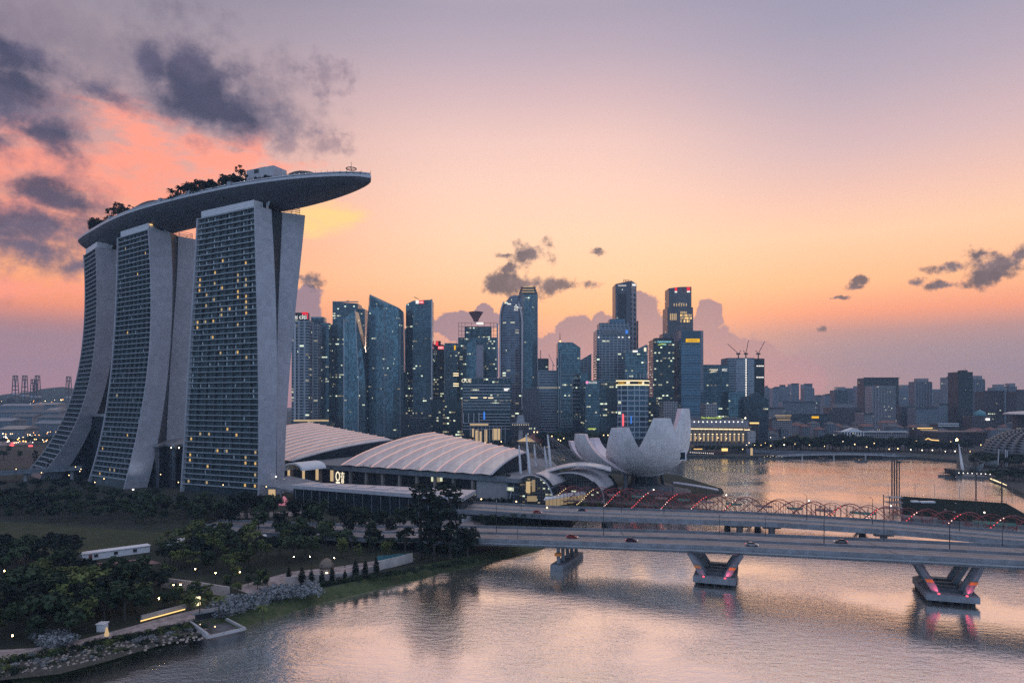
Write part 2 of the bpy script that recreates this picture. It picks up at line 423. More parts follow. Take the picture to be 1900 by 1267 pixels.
M['line_paint'] = principled('line_paint', (0.6, 0.6, 0.6), 0.6)
M['path'] = principled('path', (0.27, 0.225, 0.215), 0.85, var=0.4, vscale=0.5, bump=.4)
M['garden_wall'] = principled('garden_wall', (0.46, 0.40, 0.37), 0.8, var=0.15, vscale=.4)
M['lit_dim'] = glow('lit_dim', (1.0, 0.74, 0.44), 0.28)
M['brick_path'] = principled('brick_path', (0.20, 0.11, 0.10), 0.85, var=0.35, vscale=0.4)
M['timber'] = principled('timber', (0.10, 0.07, 0.05), 0.8, var=0.3)
M['red_roof'] = principled('red_roof', (0.17, 0.06, 0.05), 0.7, var=0.25, vscale=0.5)
M['stone'] = principled('stone', (0.30, 0.25, 0.22), 0.8, var=0.15)
M['rust_red'] = principled('rust_red', (0.26, 0.06, 0.06), 0.45, metal=0.4)
M['orange_ring'] = principled('orange_ring', (0.50, 0.16, 0.02), 0.5)
M['turf'] = principled('turf', (0.010, 0.018, 0.015), 1.0, spec=0.02, var=0.3)
M['crane_steel'] = principled('crane_steel', (0.05, 0.028, 0.032), 0.6)
M['garden_lamp'] = principled('garden_lamp', (.8, .7, .5), .5, emis=(1.0, 0.62, 0.28), estr=45.0)
M['teal_dome'] = principled('teal_dome', (0.06, 0.22, 0.25), 0.5)
M['green_cloth'] = principled('green_cloth', (0.03, 0.13, 0.11), 0.7)
M['grey_cloth'] = principled('grey_cloth', (0.16, 0.12, 0.12), 0.7)
M['lit_room'] = glow('lit_room', (1.0, 0.62, 0.22), 0.7)
M['lit_room_pale'] = glow('lit_room_pale', (1.0, 0.74, 0.40), 0.45)
M['lit_warm'] = glow('lit_warm', (1.0, 0.62, 0.22), 1.5)
M['lit_cream'] = glow('lit_cream', (1.0, 0.78, 0.46), 1.6)
M['lit_soft'] = glow('lit_soft', (1.0, 0.70, 0.38), 0.55)
M['lit_white'] = glow('lit_white', (1.0, 0.92, 0.84), 2.4)
M['lit_pink'] = glow('lit_pink', (1.0, 0.10, 0.16), 2.0)
M['lamp_warm'] = glow('lamp_warm', (1.0, 0.66, 0.32), 5.0)
M['lamp_white'] = glow('lamp_white', (1.0, 0.86, 0.66), 5.0)
M['lamp_orange'] = glow('lamp_orange', (1.0, 0.42, 0.12), 6.0)
M['blaze'] = glow('blaze', (1.0, 0.5, 0.2), 30.0)
M['led_red'] = glow('led_red', (1.0, 0.10, 0.12), 2.2)
M['led_pale'] = glow('led_pale', (1.0, 0.62, 0.52), 3.0)
M['led_yellow'] = glow('led_yellow', (1.0, 0.80, 0.36), 2.2)
M['sign_red'] = glow('sign_red', (0.9, 0.03, 0.05), 1.0)
M['sign_yellow'] = glow('sign_yellow', (1.0, 0.52, 0.01), 0.95)
M['sign_green'] = glow('sign_green', (0.62, 0.80, 0.12), 1.0)
M['sign_cyan'] = glow('sign_cyan', (0.35, 0.80, 0.90), 1.1)
M['sign_white'] = glow('sign_white', (0.95, 0.92, 0.88), 1.1)
M['sign_cream'] = glow('sign_cream', (1.0, 0.86, 0.62), 1.2)
M['sign_pink'] = glow('sign_pink', (1.0, 0.35, 0.65), 1.0)
M['sign_blue'] = glow('sign_blue', (0.06, 0.25, 0.9), 0.9)
M['black'] = principled('black', (0.015, 0.015, 0.016), 0.6)
M['skin'] = principled('skin', (0.35, 0.22, 0.16), 0.6)
M['cloth_dark'] = principled('cloth_dark', (0.05, 0.05, 0.07), 0.8, objvar=0.6)
M['leaf'] = principled('leaf', (0.024, 0.040, 0.021), 0.8, spec=0.25, var=0.45, vscale=0.35, objvar=0.35)
M['leaf_light'] = principled('leaf_light', (0.075, 0.09, 0.03), 0.75, spec=0.25, var=0.4, vscale=0.4, objvar=0.3)
M['leaf_dark'] = principled('leaf_dark', (0.010, 0.018, 0.014), 0.85, spec=0.2, var=0.4, vscale=0.3, objvar=0.25)
M['leaf_silver'] = principled('leaf_silver', (0.20, 0.21, 0.24), 0.8, spec=0.2, var=0.35, vscale=0.5, objvar=0.2)
M['bark'] = principled('bark', (0.055, 0.045, 0.038), 0.9, var=0.3, vscale=1.0)

def ground_mat(name, cols, scale, rough=0.9, bump=0.5, bscale=1.2):
    m = bpy.data.materials.new(name); m.use_nodes = True
    t = NT(m.node_tree); b = t.n('ShaderNodeBsdfPrincipled'); o = t.n('ShaderNodeOutputMaterial'); t.put(o.inputs[0], b.outputs[0])
    p = t.n('ShaderNodeNewGeometry').outputs['Position']
    n1 = t.noise(p, scale, 6.0, 0.65)
    k = len(cols)
    t.put(b.inputs['Base Color'], t.ramp(n1, [(0.28 + 0.44 * i / (k - 1), (*c, 1)) for i, c in enumerate(cols)]))
    b.inputs['Roughness'].default_value = rough; b.inputs['Specular IOR Level'].default_value = 0.2
    bp = t.n('ShaderNodeBump'); bp.inputs['Strength'].default_value = bump; bp.inputs['Distance'].default_value = 0.5
    t.put(bp.inputs['Height'], t.noise(p, bscale, 4.0, 0.7)); t.put(b.inputs['Normal'], bp.outputs[0])
    return m
M['park_ground'] = ground_mat('park_ground', [(0.012, 0.018, 0.012), (0.03, 0.036, 0.024), (0.018, 0.024, 0.016)], 0.08)
M['city_ground'] = ground_mat('city_ground', [(0.02, 0.026, 0.026), (0.04, 0.045, 0.045), (0.07, 0.068, 0.066)], 0.02)
M['lawn'] = ground_mat('lawn', [(0.024, 0.034, 0.014), (0.055, 0.060, 0.026), (0.034, 0.044, 0.02), (0.06, 0.062, 0.03)], 0.12, bscale=3.0)
M['bank_grass'] = ground_mat('bank_grass', [(0.030, 0.046, 0.020), (0.062, 0.080, 0.034), (0.10, 0.10, 0.05)], 0.5, bscale=3.0)
M['rubble'] = ground_mat('rubble', [(0.02, 0.03, 0.018), (0.07, 0.065, 0.06), (0.03, 0.036, 0.024), (0.20, 0.16, 0.16)], 0.9, bscale=1.5)
M['mud'] = ground_mat('mud', [(0.03, 0.03, 0.026), (0.06, 0.055, 0.045)], 0.3)
M['hill'] = ground_mat('hill', [(0.02, 0.035, 0.03), (0.04, 0.055, 0.045)], 0.02)

def water_mat():
    m = bpy.data.materials.new('water'); m.use_nodes = True
    t = NT(m.node_tree); b = t.n('ShaderNodeBsdfPrincipled'); o = t.n('ShaderNodeOutputMaterial'); t.put(o.inputs[0], b.outputs[0])
    p = t.n('ShaderNodeNewGeometry').outputs['Position']
    b.inputs['Base Color'].default_value = (0.97, 0.94, 0.87, 1)
    b.inputs['Metallic'].default_value = 0.95
    b.inputs['Roughness'].default_value = 0.06
    mp = t.n('ShaderNodeMapping'); t.put(mp.inputs[0], p); mp.inputs['Rotation'].default_value = (0, 0, R(12)); mp.inputs['Scale'].default_value = (0.55, 1.0, 1.0)
    n1 = t.noise(mp.outputs[0], 0.45, 4.0, 0.6)
    n2 = t.noise(mp.outputs[0], 1.6, 3.0, 0.6)
    n3 = t.noise(p, 0.018, 3.0, 0.5)
    h = t.math('ADD', t.math('MULTIPLY', n1, 0.55), t.math('MULTIPLY', n2, 0.22))
    bp = t.n('ShaderNodeBump'); bp.inputs['Distance'].default_value = 1.0
    t.put(bp.inputs['Strength'], t.rng(n3, 0.38, 0.62, 0.14, 0.5))
    t.put(bp.inputs['Height'], h); t.put(b.inputs['Normal'], bp.outputs[0])
    return m
M['water'] = water_mat()

# ------------------------------------------------------------------ water and land
def structure(name, mb, mat, smooth=False):
    o = mb.build(name, mat, None, smooth); o['kind'] = 'structure'; return o
structure('water', MB().face((-3000, -600, 0), (3000, -600, 0), (3000, 6000, 0), (-3000, 6000, 0)), M['water'])
def sheet(name, pts, z, mat, kind='structure', skirt=None):
    mb = MB(); P = [Vector((p[0], p[1], z)) for p in pts]
    mb.face(*P)
    if skirt is not None:
        for i in range(len(P)):
            a, b = P[i], P[(i + 1) % len(P)]
            mb.face((a.x, a.y, skirt), (b.x, b.y, skirt), b, a)
    o = mb.build(name, mat); o['kind'] = kind
    return o
def ccw(pts):
    a = sum(pts[i][0] * pts[(i + 1) % len(pts)][1] - pts[(i + 1) % len(pts)][0] * pts[i][1] for i in range(len(pts)))
    return pts if a > 0 else pts[::-1]
# near shore, in photo pixels along the waterline, right end first
SHORE = [(1340, 912), (1262, 888), (1180, 880), (1040, 872)]
shore_px = [(60, 1285), (120, 1257), (200, 1236), (300, 1206), (400, 1181), (455, 1166), (520, 1146), (600, 1121), (700, 1096), (800, 1071), (860, 1056), (960, 1034), (1012, 1020), (1040, 1004), (1060, 985), (1075, 968), (1160, 952), (1300, 930), (1345, 914), (1262, 888), (1180, 878), (1040, 858), (900, 850)]
wl = [gr(x, y, 0.0) for x, y in shore_px]
inner = []
for i, p in enumerate(wl):                    # top of the bank, a few metres inland
    a, b = wl[max(0, i - 1)], wl[min(len(wl) - 1, i + 1)]
    d = (b - a); n = Vector((-d.y, d.x, 0)).normalized()
    w = 7.0 if i < 13 else (5.0 if i < 16 else 2.0)
    inner.append(p + n * w + Vector((0, 0, 3.0)))
land = [(p.x, p.y) for p in inner] + [(-300, 800), (-420, 1000), (-1600, 1100), (-1600, 100), (-140, 100)]
sheet('ground', ccw(land), 3.0, M['park_ground'])
mb = MB()
for i in range(len(wl) - 1):
    a, b, c, d = wl[i], wl[i + 1], inner[i + 1], inner[i]
    mb.face(a - Vector((0, 0, 1)), b - Vector((0, 0, 1)), c, d)
mb_lo = MB(); mb_lo.v = list(mb.v[:12 * 4]); mb_lo.f = mb.f[:12]
structure('river_bank', mb_lo, M['bank_grass'])
mb_hi = MB()
for i in range(12, len(wl) - 1): mb_hi.face(wl[i] - Vector((0, 0, 1)), wl[i + 1] - Vector((0, 0, 1)), inner[i + 1], inner[i])
structure('promontory_bank', mb_hi, M['mud'])
far_px = [(700, 836), (1000, 838), (1120, 842), (1280, 849), (1420, 851), (1560, 849), (1700, 852), (1775, 858), (1775, 880), (1830, 886), (1850, 896), (1900, 922), (1960, 955)]
fl = [gr(x, y, 0.0) for x, y in far_px]
sheet('ground', ccw([(-1700, 1102), (-424, 1002), (-180, 940)] + [(p.x, p.y) for p in fl] + [(500, 400), (3000, 700), (4900, 5100), (-4900, 5100), (-4900, 1102)]), 2.6, M['city_ground'], skirt=-1.0)
# ------------------------------------------------------------------ hotel towers
def fitcurve(pts, deg=4):
    P = [at(*p) for p in pts]
    z = np.array([p.z for p in P]); d = min(deg, len(pts) - 1)
    cx, cy = np.polyfit(z, [p.x for p in P], d), np.polyfit(z, [p.y for p in P], d)
    zl, zh = z.min(), z.max()
    def f(zz):
        q = min(max(zz, zl), zh)
        return Vector((float(np.polyval(cx, q)), float(np.polyval(cy, q)), zz))
    return f

def hotel_tower(label, NF, FF, NB, WI, WO, top, bays, lit, seed, strut_px):
    NF, FF, NB, WI, WO = map(fitcurve, (NF, FF, NB, WI, WO))
    base = (NF(3) + WO(3)) / 2; base.z = 3.0
    T = thing('hotel_tower', label, 'hotel tower', base, 'hotel towers under the sky deck')
    zs = [1.0] + [3 + (top - 3) * i / 26 for i in range(1, 27)]
    def fr(z):
        a, b = NF(z), FF(z); d = (b - a); L = d.length; d = d / L
        return a, b, d, Vector((d.y, -d.x, 0)), L
    # room block behind the ledges
    rings = []
    for z in zs:
        a, b, d, n, L = fr(z); k = NB(z)
        rings.append([a + n * 1.6 + d * 1.0, k + d * 1.0, k + d * (L - 1.0), b + n * 1.6 - d * 1.0])
    RB = MB().loft(rings).build('room_block', M['hotel_glass'], T)
    for side in (0, 1):
        rings = []
        for z in zs:
            a, b, d, n, L = fr(z); k = NB(z); o = 0.0 if side == 0 else L - 1.0
            rings.append([a + d * o - n * 0.5, k + d * o, k + d * (o + 1.0), a + d * (o + 1.0) - n * 0.5])
        MB().loft(rings).build('end_wall', M['end_wall'], T)
    nf = int((top - 8) / 3.6)
    for i in range(nf + 1):
        z = top - 0.9 - i * 3.6
        if z < 4: break
        a, b, d, n, L = fr(z)
        p = [a - n * 0.15 + d, a + n * 1.7 + d, b + n * 1.7 - d, b - n * 0.15 - d]
        MB().hexa([(q.x, q.y) for q in p][::-1], z, z + 0.55).build('floor_ledge', M['ledge'], T)
    for j in range(bays + 1):
        u = (j + 0.02) / (bays + 0.04); rings = []
        for z in zs[1:]:
            a, b, d, n, L = fr(z); q = a + d * (1.0 + (L - 2.0) * u)
            rings.append([q - d * 0.13 + n * 0.25, q + d * 0.13 + n * 0.25, q + d * 0.13 + n * 1.7, q - d * 0.13 + n * 1.7])
        MB().loft(rings).build('vertical_fin', M['fin'], T)
    rr = random.Random(seed)
    # window reveals: pale curtains and lit rooms
    cur = MB()
    for i in range(nf):
        for j in range(bays):
            if rr.random() < (0.72 if bays == 8 and seed == 3 and i < 30 else 0.12):
                z = top - 0.9 - (i + 1) * 3.6 + 0.95
                a, b, d, n, L = fr(z); w = (L - 2) / bays
                q = a + d * (1.0 + w * (j + rr.choice((0.14, 0.72)))) + n * 1.5
                cur.obox(q + Vector((0, 0, 1.1)), d * w * 0.07, n * 0.05, Vector((0, 0, 1.05)))
    if cur.v: tag(cur.build('curtain', M['curtain'], T), kind='stuff')
    for (i, j) in lit(rr, nf, bays):
        z = top - 0.9 - (i + 1) * 3.6 + 1.0
        if z < 5: continue
        a, b, d, n, L = fr(z); w = (L - 2) / bays
        q = a + d * (1.0 + w * (j + 0.5)) + n * 1.45
        MB().obox(q + Vector((0, 0, 1.0)), d * w * 0.085, n * 0.06, Vector((0, 0, 0.9))).build('lit_window', M['lit_room' if rr.random() < .6 else 'lit_room_pale'], RB)
    # rear slab and the dark atrium between the two
    rings = []
    for z in zs:
        a, b, d, n, L = fr(z); p, q = WI(z), WO(z)
        rings.append([p, q, q + d * L, p + d * L])
    MB().loft(rings).build('rear_slab', M['end_wall'], T)
    rings = []
    for z in zs:
        a, b, d, n, L = fr(z); p, q = NB(z), WI(z)
        m = (q - p); m = m if m.length > 0.3 else m.normalized() * 0.3
        rings.append([p + d * .5 + m * 0.02, p + m * 0.98 + d * .5, p + m * 0.98 + d * (L - 4), p + d * (L - 4) + m * 0.02])
    MB().loft(rings).build('atrium_glass', M['dark_glass'], T)
    # rooftop screens and struts
    a, b, d, n, L = fr(top); k = NB(top)
    for o0, o1, h, m0, m1 in ((3, L - 3, 4.6, 1.0, (k - a).length * 0.75),):
        p = [a + d * o0 + n * m0, a + d * o0 + n * m1, a + d * o1 + n * m1, a + d * o1 + n * m0]
        MB().hexa([(q.x, q.y) for q in p][::-1], top + 0.3, top + h).build('roof_screen', M['screen'], T)
    w0, w1 = WI(top), WO(top)
    cage = MB(); pts = [w0 + d * 1 + (w1 - w0) * .1, w0 + d * 1 + (w1 - w0) * .8, w0 + d * 9 + (w1 - w0) * .8, w0 + d * 9 + (w1 - w0) * .1]
    for i in range(4):
        p, q = pts[i], pts[(i + 1) % 4]
        cage.bar(p, p + Vector((0, 0, 4)), .3)
        for h in (1.4, 2.7, 4): cage.bar(p + Vector((0, 0, h)), q + Vector((0, 0, h)), .22)
    cage.build('roof_cage', M['grey_metal'], T)
    core = (NB(top) + WI(top)) / 2
    m = (WI(top) - NB(top)) * 0.5
    MB().hexa([(q.x, q.y) for q in [core - m + d * 8, core + m + d * 8, core + m + d * (L - 8), core - m + d * (L - 8)]][::-1], top - 2, top + 12).build('neck', M['dark_glass'], T)
    for s in (0.5, L * 0.35, L * 0.68, L - 0.5):
        c = k + d * s - (k - a) * .25
        MB().bar(c + Vector((0, 0, .3)), c - d * 2.5 + n * 2 + Vector((0, 0, 9)), 1.0).bar(c + Vector((0, 0, .3)), c + d * 2.5 + n * 2 + Vector((0, 0, 9)), 1.0).build('roof_strut', M['grey_metal'], T)
    return T

def lit3(rr, nf, nb):
    out = set()
    for _ in range(40): out.add((int(rr.triangular(6, 32, 16)), rr.choice([1, 2, 3, 4, 5, 6, 7, 2, 4, 5])))
    for _ in range(20): out.add((rr.randint(38, nf - 1), rr.randint(0, nb - 1)))
    return sorted(out)
hotel_tower('foremost hotel tower with many lit rooms and a notched pale end wall', 
    [(474, 379, 447), (477, 496, 447), (479.5, 583, 447), (481, 670, 447), (482, 757, 447), (482, 845, 447), (481, 924, 447)],
    [(366, 403, 478), (360, 512, 478), (354.5, 593, 478), (350, 675, 478), (345, 756, 478), (340, 838, 478), (335, 912, 478)],
    [(503, 379, 455), (509, 496, 455), (513, 583, 455), (513.5, 670, 455), (513.5, 757, 455), (513, 845, 455), (512, 920, 455)],
    [(525, 382, 462), (520, 496, 462), (516, 583, 462), (514, 660, 462), (514, 757, 462), (513.5, 845, 462), (512.5, 918, 462)],
    [(567, 393, 470), (556, 500, 470), (548, 583, 470), (539, 670, 470), (533, 757, 470), (529, 845, 470), (527, 914, 470)],
    189.0, 8, lit3, 3, None)
hotel_tower('middle hotel tower, leaning pale leg between its two neighbours',
    [(276, 420, 510), (281, 500, 507), (281, 600, 503), (275, 690, 499), (262, 780, 495), (245, 850, 492), (230, 912, 489)],
    [(218, 440, 540), (217, 500, 537), (213, 600, 533), (205, 700, 529), (189, 800, 525), (172, 870, 522), (161, 900, 520)],
    [(315, 418, 521), (320, 500, 518), (318, 600, 514), (312, 690, 510), (300, 780, 506), (284, 860, 503), (272, 908, 500)],
    [(330, 420, 534), (326, 550, 530), (318, 650, 527), (312, 760, 525), (308, 830, 524), (306, 890, 524)],
    [(366, 415, 546), (362, 550, 543), (357, 650, 540), (350, 760, 538), (344, 830, 537), (342, 890, 536)],
    190.0, 8, lambda rr, nf, nb: [(2, 6), (4, 1), (8, 3), (20, 5), (33, 6), (41, 2), (48, 3), (48, 4), (49, 6), (44, 7)], 5, None)
hotel_tower('farthest hotel tower with its foot sweeping out in a long curve',
    [(179, 457, 565), (180, 520, 562), (181, 600, 559), (172, 680, 556), (158, 740, 553), (135, 800, 550), (103, 852, 547), (70, 890, 545)],
    [(155, 470, 597), (158, 560, 594), (156, 600, 592), (148, 680, 588), (131, 740, 585), (105, 800, 582), (75, 848, 580), (45, 880, 578)],
    [(216, 457, 576), (215, 560, 572), (210, 640, 570), (203, 690, 567), (190, 740, 564), (168, 790, 561), (142, 850, 558), (110, 890, 556)],
    [(222, 460, 590), (222, 560, 588), (218, 650, 586), (214, 750, 585), (212, 880, 585)],
    [(245, 460, 602), (244, 600, 600), (240, 700, 598), (236, 880, 597)],
    188.5, 6, lambda rr, nf, nb: [(30, 2), (12, 4)], 6, None)

# glass lobby link between the middle and foremost towers
lob = thing('glass_lobby', 'low dark glass lobby with a rippled front between two hotel legs', 'lobby', gr(310, 915))
mb = MB(); rings = []
prof = []
for i in range(13):
    x = 272 + (343 - 272) * i / 12; prof.append((x, 505 + 6 * math.sin(i * 1.3) - 6 * i / 12))
for z in (3.0, 32.0):
    ring = [Vector(((x - CX) / F * Y, Y, z)) for x, Y in prof] + [Vector(((343 - CX) / F * 540, 540, z + 3)), Vector(((282 - CX) / F * 550, 550, z + 3))]
    rings.append(ring)
mb.loft(rings).build('glass_wall', facade('lobby_glass', (0.05, 0.06, 0.07), (0.10, 0.11, 0.12), fh=9, bw=1.5, fv=0.05, fu=0.16, lit=0.0, metal=0.3), lob)
MB().loft([[p + Vector((0, -1.5, 0)) for p in rings[1]], [p + Vector((0, -1.5, 1.6)) for p in rings[1]]]).build('roof_edge', M['grey_metal'], lob)
for x in (318, 332):
    p = at(x, 833, 498); MB().ball(p + Vector((0, 0, 1)), 0.5).build('roof_lamp', M['lamp_white'], lob)
# dark glass foot between the farthest and middle towers
lk = thing('glass_link', 'dark glass link building behind the foot of the farthest tower', 'link building', at(170, 880, 560))
MB().hexa([(-358, 575), (-318, 548), (-300, 575), (-340, 600)], 3, 52).build('glass_wall', M['dark_glass'], lk)
MB().hexa([(-359, 574), (-318, 546.5), (-299, 576), (-340, 602)], 52.2, 54).build('roof_edge', M['grey_metal'], lk)

# ------------------------------------------------------------------ sky deck
ctr = catmull([(-379, 640), (-338, 595), (-268, 531), (-176, 474), (-88, 436)], 96)
ctr = [Vector((c[0], c[1], 0)) for c in ctr]
N = len(ctr) - 1
def deck_w(s):
    if s < 0.14: return 19.0 * math.sqrt(max(0.0, 1 - ((0.14 - s) / 0.14) ** 2)) + 0.6
    if s > 0.66: return max(0.5, 19.6 * (1 - ((s - 0.66) / 0.34) ** 3.4) ** 0.55)
    return 19.6
def deck_h(s):
    h = 14.0
    if s < 0.22: h *= 1 - 0.75 * ((0.22 - s) / 0.22) ** 1.6
    if s > 0.76: h *= 1 - 0.72 * ((s - 0.76) / 0.24) ** 2.2
    return h
def deck_frame(i):
    d = (ctr[min(i + 1, N)] - ctr[max(i - 1, 0)]).normalized(); return ctr[i], d, Vector((d.y, -d.x, 0))   # side vector points to the near side
ZR = 204.5
SD = thing('sky_deck', 'long boat shaped sky deck resting across three hotel towers', 'sky deck', (ctr[48].x, ctr[48].y, 190))
rows = []
for i in range(N + 1):
    c, d, sv = deck_frame(i); s = i / N; w, h = deck_w(s), deck_h(s)
    row = []
    for k in range(25):
        q = -1 + 2 * k / 24
        row.append(c + sv * w * q + Vector((0, 0, ZR - 1.2 - (h - 1.2) * (1 - abs(q) ** 2.2) ** 0.75)))
    rows.append(row)
MB().grid(rows).build('hull', M['hull'], SD, smooth=True)
def rim(name, o0, o1, z0, z1, mat):
    mb = MB()
    for sg in (1, -1):
        rings = []
        for i in range(N + 1):
            c, d, sv = deck_frame(i); w = deck_w(i / N)
            a, b = c + sv * sg * max(0.1, w + o0), c + sv * sg * max(0.05, w + o1)
            rings.append([a + Vector((0, 0, z0)), a + Vector((0, 0, z1)), b + Vector((0, 0, z1)), b + Vector((0, 0, z0))])
        mb.loft(rings)
    return mb.build(name, mat, SD)
rim('rim_band', 0.15, -0.6, ZR - 1.3, ZR + 0.25, M['pale_metal'])
rim('parapet', -1.4, -1.8, ZR + 0.1, ZR + 2.0, M['pale_metal'])
rim('parapet_shelf', -1.0, -2.4, ZR + 1.0, ZR + 1.18, M['hull'])
rows = []
for i in range(N + 1):
    c, d, sv = deck_frame(i); w = max(0.2, deck_w(i / N) - 0.3)
    rows.append([c - sv * w + Vector((0, 0, ZR)), c + sv * w + Vector((0, 0, ZR))])
MB().grid(rows).build('deck_floor', M['dark_concrete'], SD)
def on_deck(s, off, z=0.0):
    i = min(N, max(0, int(round(s * N)))); c, d, sv = deck_frame(i)
    return c + sv * off + Vector((0, 0, ZR + z)), d, sv
p, d, sv = on_deck(0.778, -1)
MB().obox(p + Vector((0, 0, 7.3)), d * 12, sv * 6, Vector((0, 0, 7.0))).build('restaurant_block', principled('clad', (0.42, 0.41, 0.44), 0.6, seam=(2.0, 6.0, 0.1, 0.2)), SD)
MB().obox(p + Vector((0, 0, 15.2)) - d * 2, d * 3, sv * 2, Vector((0, 0, 1.0))).obox(p + sv * 6.05 + d * -3 + Vector((0, 0, 12.5)), d * 2, sv * 0.1, Vector((0, 0, 1.3))).build('vent_housing', M['dark_metal'], SD)
def low_roof(s0, s1, off, w, h, n=9):
    rows = []
    for i in range(n + 1):
        s = s0 + (s1 - s0) * i / n; p, d, sv = on_deck(s, off)
        k = math.sin(math.pi * i / n) ** 0.6
        rows.append([p + sv * w * q + Vector((0, 0, 0.4 + h * k * (1 - q * q) ** 0.5)) for q in (-1, -.8, -.5, 0, .5, .8, 1)])
    MB().grid(rows).build('canopy_roof', M['dark_metal'], SD, smooth=True)
low_roof(0.82, 0.905, -1, 10, 9.5); low_roof(0.40, 0.575, 3, 11, 10.5); low_roof(0.33, 0.43, 4, 9, 7)
for s, o in ((0.912, 2), (0.924, 4), (0.937, 1)):
    p, d, sv = on_deck(s, o); MB().lathe(p, [(2.2, 2.4), (2.1, 2.6), (.1, 3.6)], 8).tube([p, p + Vector((0, 0, 3))], .08, 5).build('parasol', M['black'], SD)
p, d, sv = on_deck(0.955, -2)
ring = [p + Vector((3.2 * math.cos(a), 3.2 * math.sin(a), 7.2)) for a in [2 * math.pi * k / 20 for k in range(21)]]
MB().tube([p, p + Vector((0, 0, 11.5))], .14).tube(ring, .3).bar(ring[0], ring[10], .2).bar(ring[5], ring[15], .2).build('mast_ring', M['dark_metal'], SD)
mb = MB()
for i in range(70, N + 1):
    c, d, sv = deck_frame(i)
    for sg in (1, -1):
        q = c + sv * sg * max(.1, deck_w(i / N) - 1.6) + Vector((0, 0, ZR + 2.0)); mb.bar(q, q + Vector((0, 0, 1.3)), .12)
tag(mb.build('railing_posts', M['dark_metal'], SD), kind='stuff')
for s in (0.40, 0.585, 0.66, 0.745):
    p, d, sv = on_deck(s, 17.5); MB().obox(p + Vector((0, 0, 1.6)), d * 1.6, sv * 1.6, Vector((0, 0, 1.6))).build('service_box', M['grey_metal'], SD)
p, d, sv = on_deck(0.50, 4, 0)
mb = MB()
for i in range(70, 90):
    c, d, sv = deck_frame(i); q = c + sv * (deck_w(i / N) - 2.2) + d * rnd.uniform(-2, 2) + Vector((0, 0, ZR + rnd.uniform(2.0, 2.8))); mb.ball(q, rnd.uniform(.06, .17), 5, 3)
tag(mb.build('rail_lights', M['lit_white'], SD), kind='stuff')
# warm lit soffit line over the middle tower
a, b = at(278, 419, 512), at(328, 429, 533)
MB().bar(a + Vector((0, 0, 1)), b + Vector((0, 0, 1)), .5, .6).build('soffit_light', M['lit_warm'], SD)

# visitors at the prow
def person_mesh():
    mb = MB()
    mb.lathe((0, 0, 0), [(.11, 0), (.13, .3), (.15, .78), (.19, .95), (.17, 1.15), (.21, 1.38), (.12, 1.47), (.06, 1.5), (.10, 1.58), (.115, 1.66), (.09, 1.75), (.02, 1.78)], 8)
    mb.tube([(.2, 0, 1.4), (.27, .03, 1.1), (.24, -.12, .85)], [.055, .045, .035], 5).tube([(-.2, 0, 1.4), (-.28, .02, 1.1), (-.25, -.1, .85)], [.055, .045, .035], 5)
    return mb
pm = person_mesh().mesh('person', (0, 0, 0), True); pm.materials.append(M['cloth_dark'])
for i in range(26):
    s = 0.86 + 0.135 * (i + rnd.random() * .6) / 26; i2 = min(N, int(s * N))
    off = (deck_w(i2 / N) - 2.6) * (1 if rnd.random() < .75 else -1)
    q, d, sv = on_deck(s, off, 0.02)
    o = bpy.data.objects.new('person', pm); COL.objects.link(o); o.location = q; o.rotation_euler = (0, 0, rnd.random() * 6.28); o.scale = (1.15, 1.15, rnd.uniform(0.95, 1.2))
    tag(o, 'visitor in dark clothes standing by the rail at the prow of the sky deck', 'person', 'visitors along the prow rail')

# ------------------------------------------------------------------ ribbed halls
E = Vector((0.862, -0.507, 0)); NV = Vector((0.507, 0.862, 0)); O = Vector((3, 431, 0))
def L(s, n, z=0.0): return O + E * s + NV * n + Vector((0, 0, z))
def ribbed_hall(label, near0, near1, d0, d1, z0, h0, h1, ns, rib_r):
    near0, near1 = Vector((*near0, 0)), Vector((*near1, 0))
    T = thing('ribbed_hall', label, 'hall', ((near0 + near1) / 2) + Vector((0, 0, z0)), 'halls with ribbed shell roofs')
    NVn = 14
    def pt(f, v, lift=0.0):
        b = near0.lerp(near1, f); D = d0 + (d1 - d0) * f; h = h0 + (h1 - h0) * f
        return b + NV * (D * v) + Vector((0, 0, z0 + h * (1 - (1 - v) ** 1.9) + lift))
    for i in range(ns):
        f0, f1 = i / ns, (i + 1) / ns
        mb = MB(); rows = []
        ve = 1.0
        for k in range(NVn + 1):
            v = k / NVn * ve
            a, b = pt(f0, v, 1.2 * min(1, v * 6 + .1)), pt(f1, v, 0.15)
            c = a.lerp(b, 0.5) + Vector((0, 0, .5))
            rows.append([a - Vector((0, 0, 1.1)), a, c, b])
        mb.grid(rows)
        mb.build('roof_strip', M['roof_panel'], T, smooth=False)
        fs = [rows[k][1] + Vector((0, 0, .25)) for k in range(NVn + 1)]
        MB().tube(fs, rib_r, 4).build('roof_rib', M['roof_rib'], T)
    rows = [[pt(1, k / NVn, -0.2), pt(1, k / NVn, 0) * 1.0] for k in range(NVn + 1)]
    for r in rows: r[1] = Vector((r[0].x, r[0].y, z0 - 1))
    MB().grid(rows).build('gable_glass', M['dark_glass'], T)
    rows = [[pt(k / ns, 1, -.3), Vector((pt(k / ns, 1).x, pt(k / ns, 1).y, z0 - 14))] for k in range(ns + 1)]
    MB().grid(rows).build('rear_wall', M['dark_glass'], T)
    rows = [[pt(0, k / NVn, 0), Vector((pt(0, k / NVn).x, pt(0, k / NVn).y, z0 - 1))] for k in range(NVn + 1)]
    MB().grid(rows).build('gable_glass', M['dark_glass'], T)
    rim_ = [pt(1, k / NVn, 0.3) for k in range(NVn + 1)]
    MB().tube(rim_, 0.7, 5).build('roof_edge', M['pale_metal'], T)
    return T
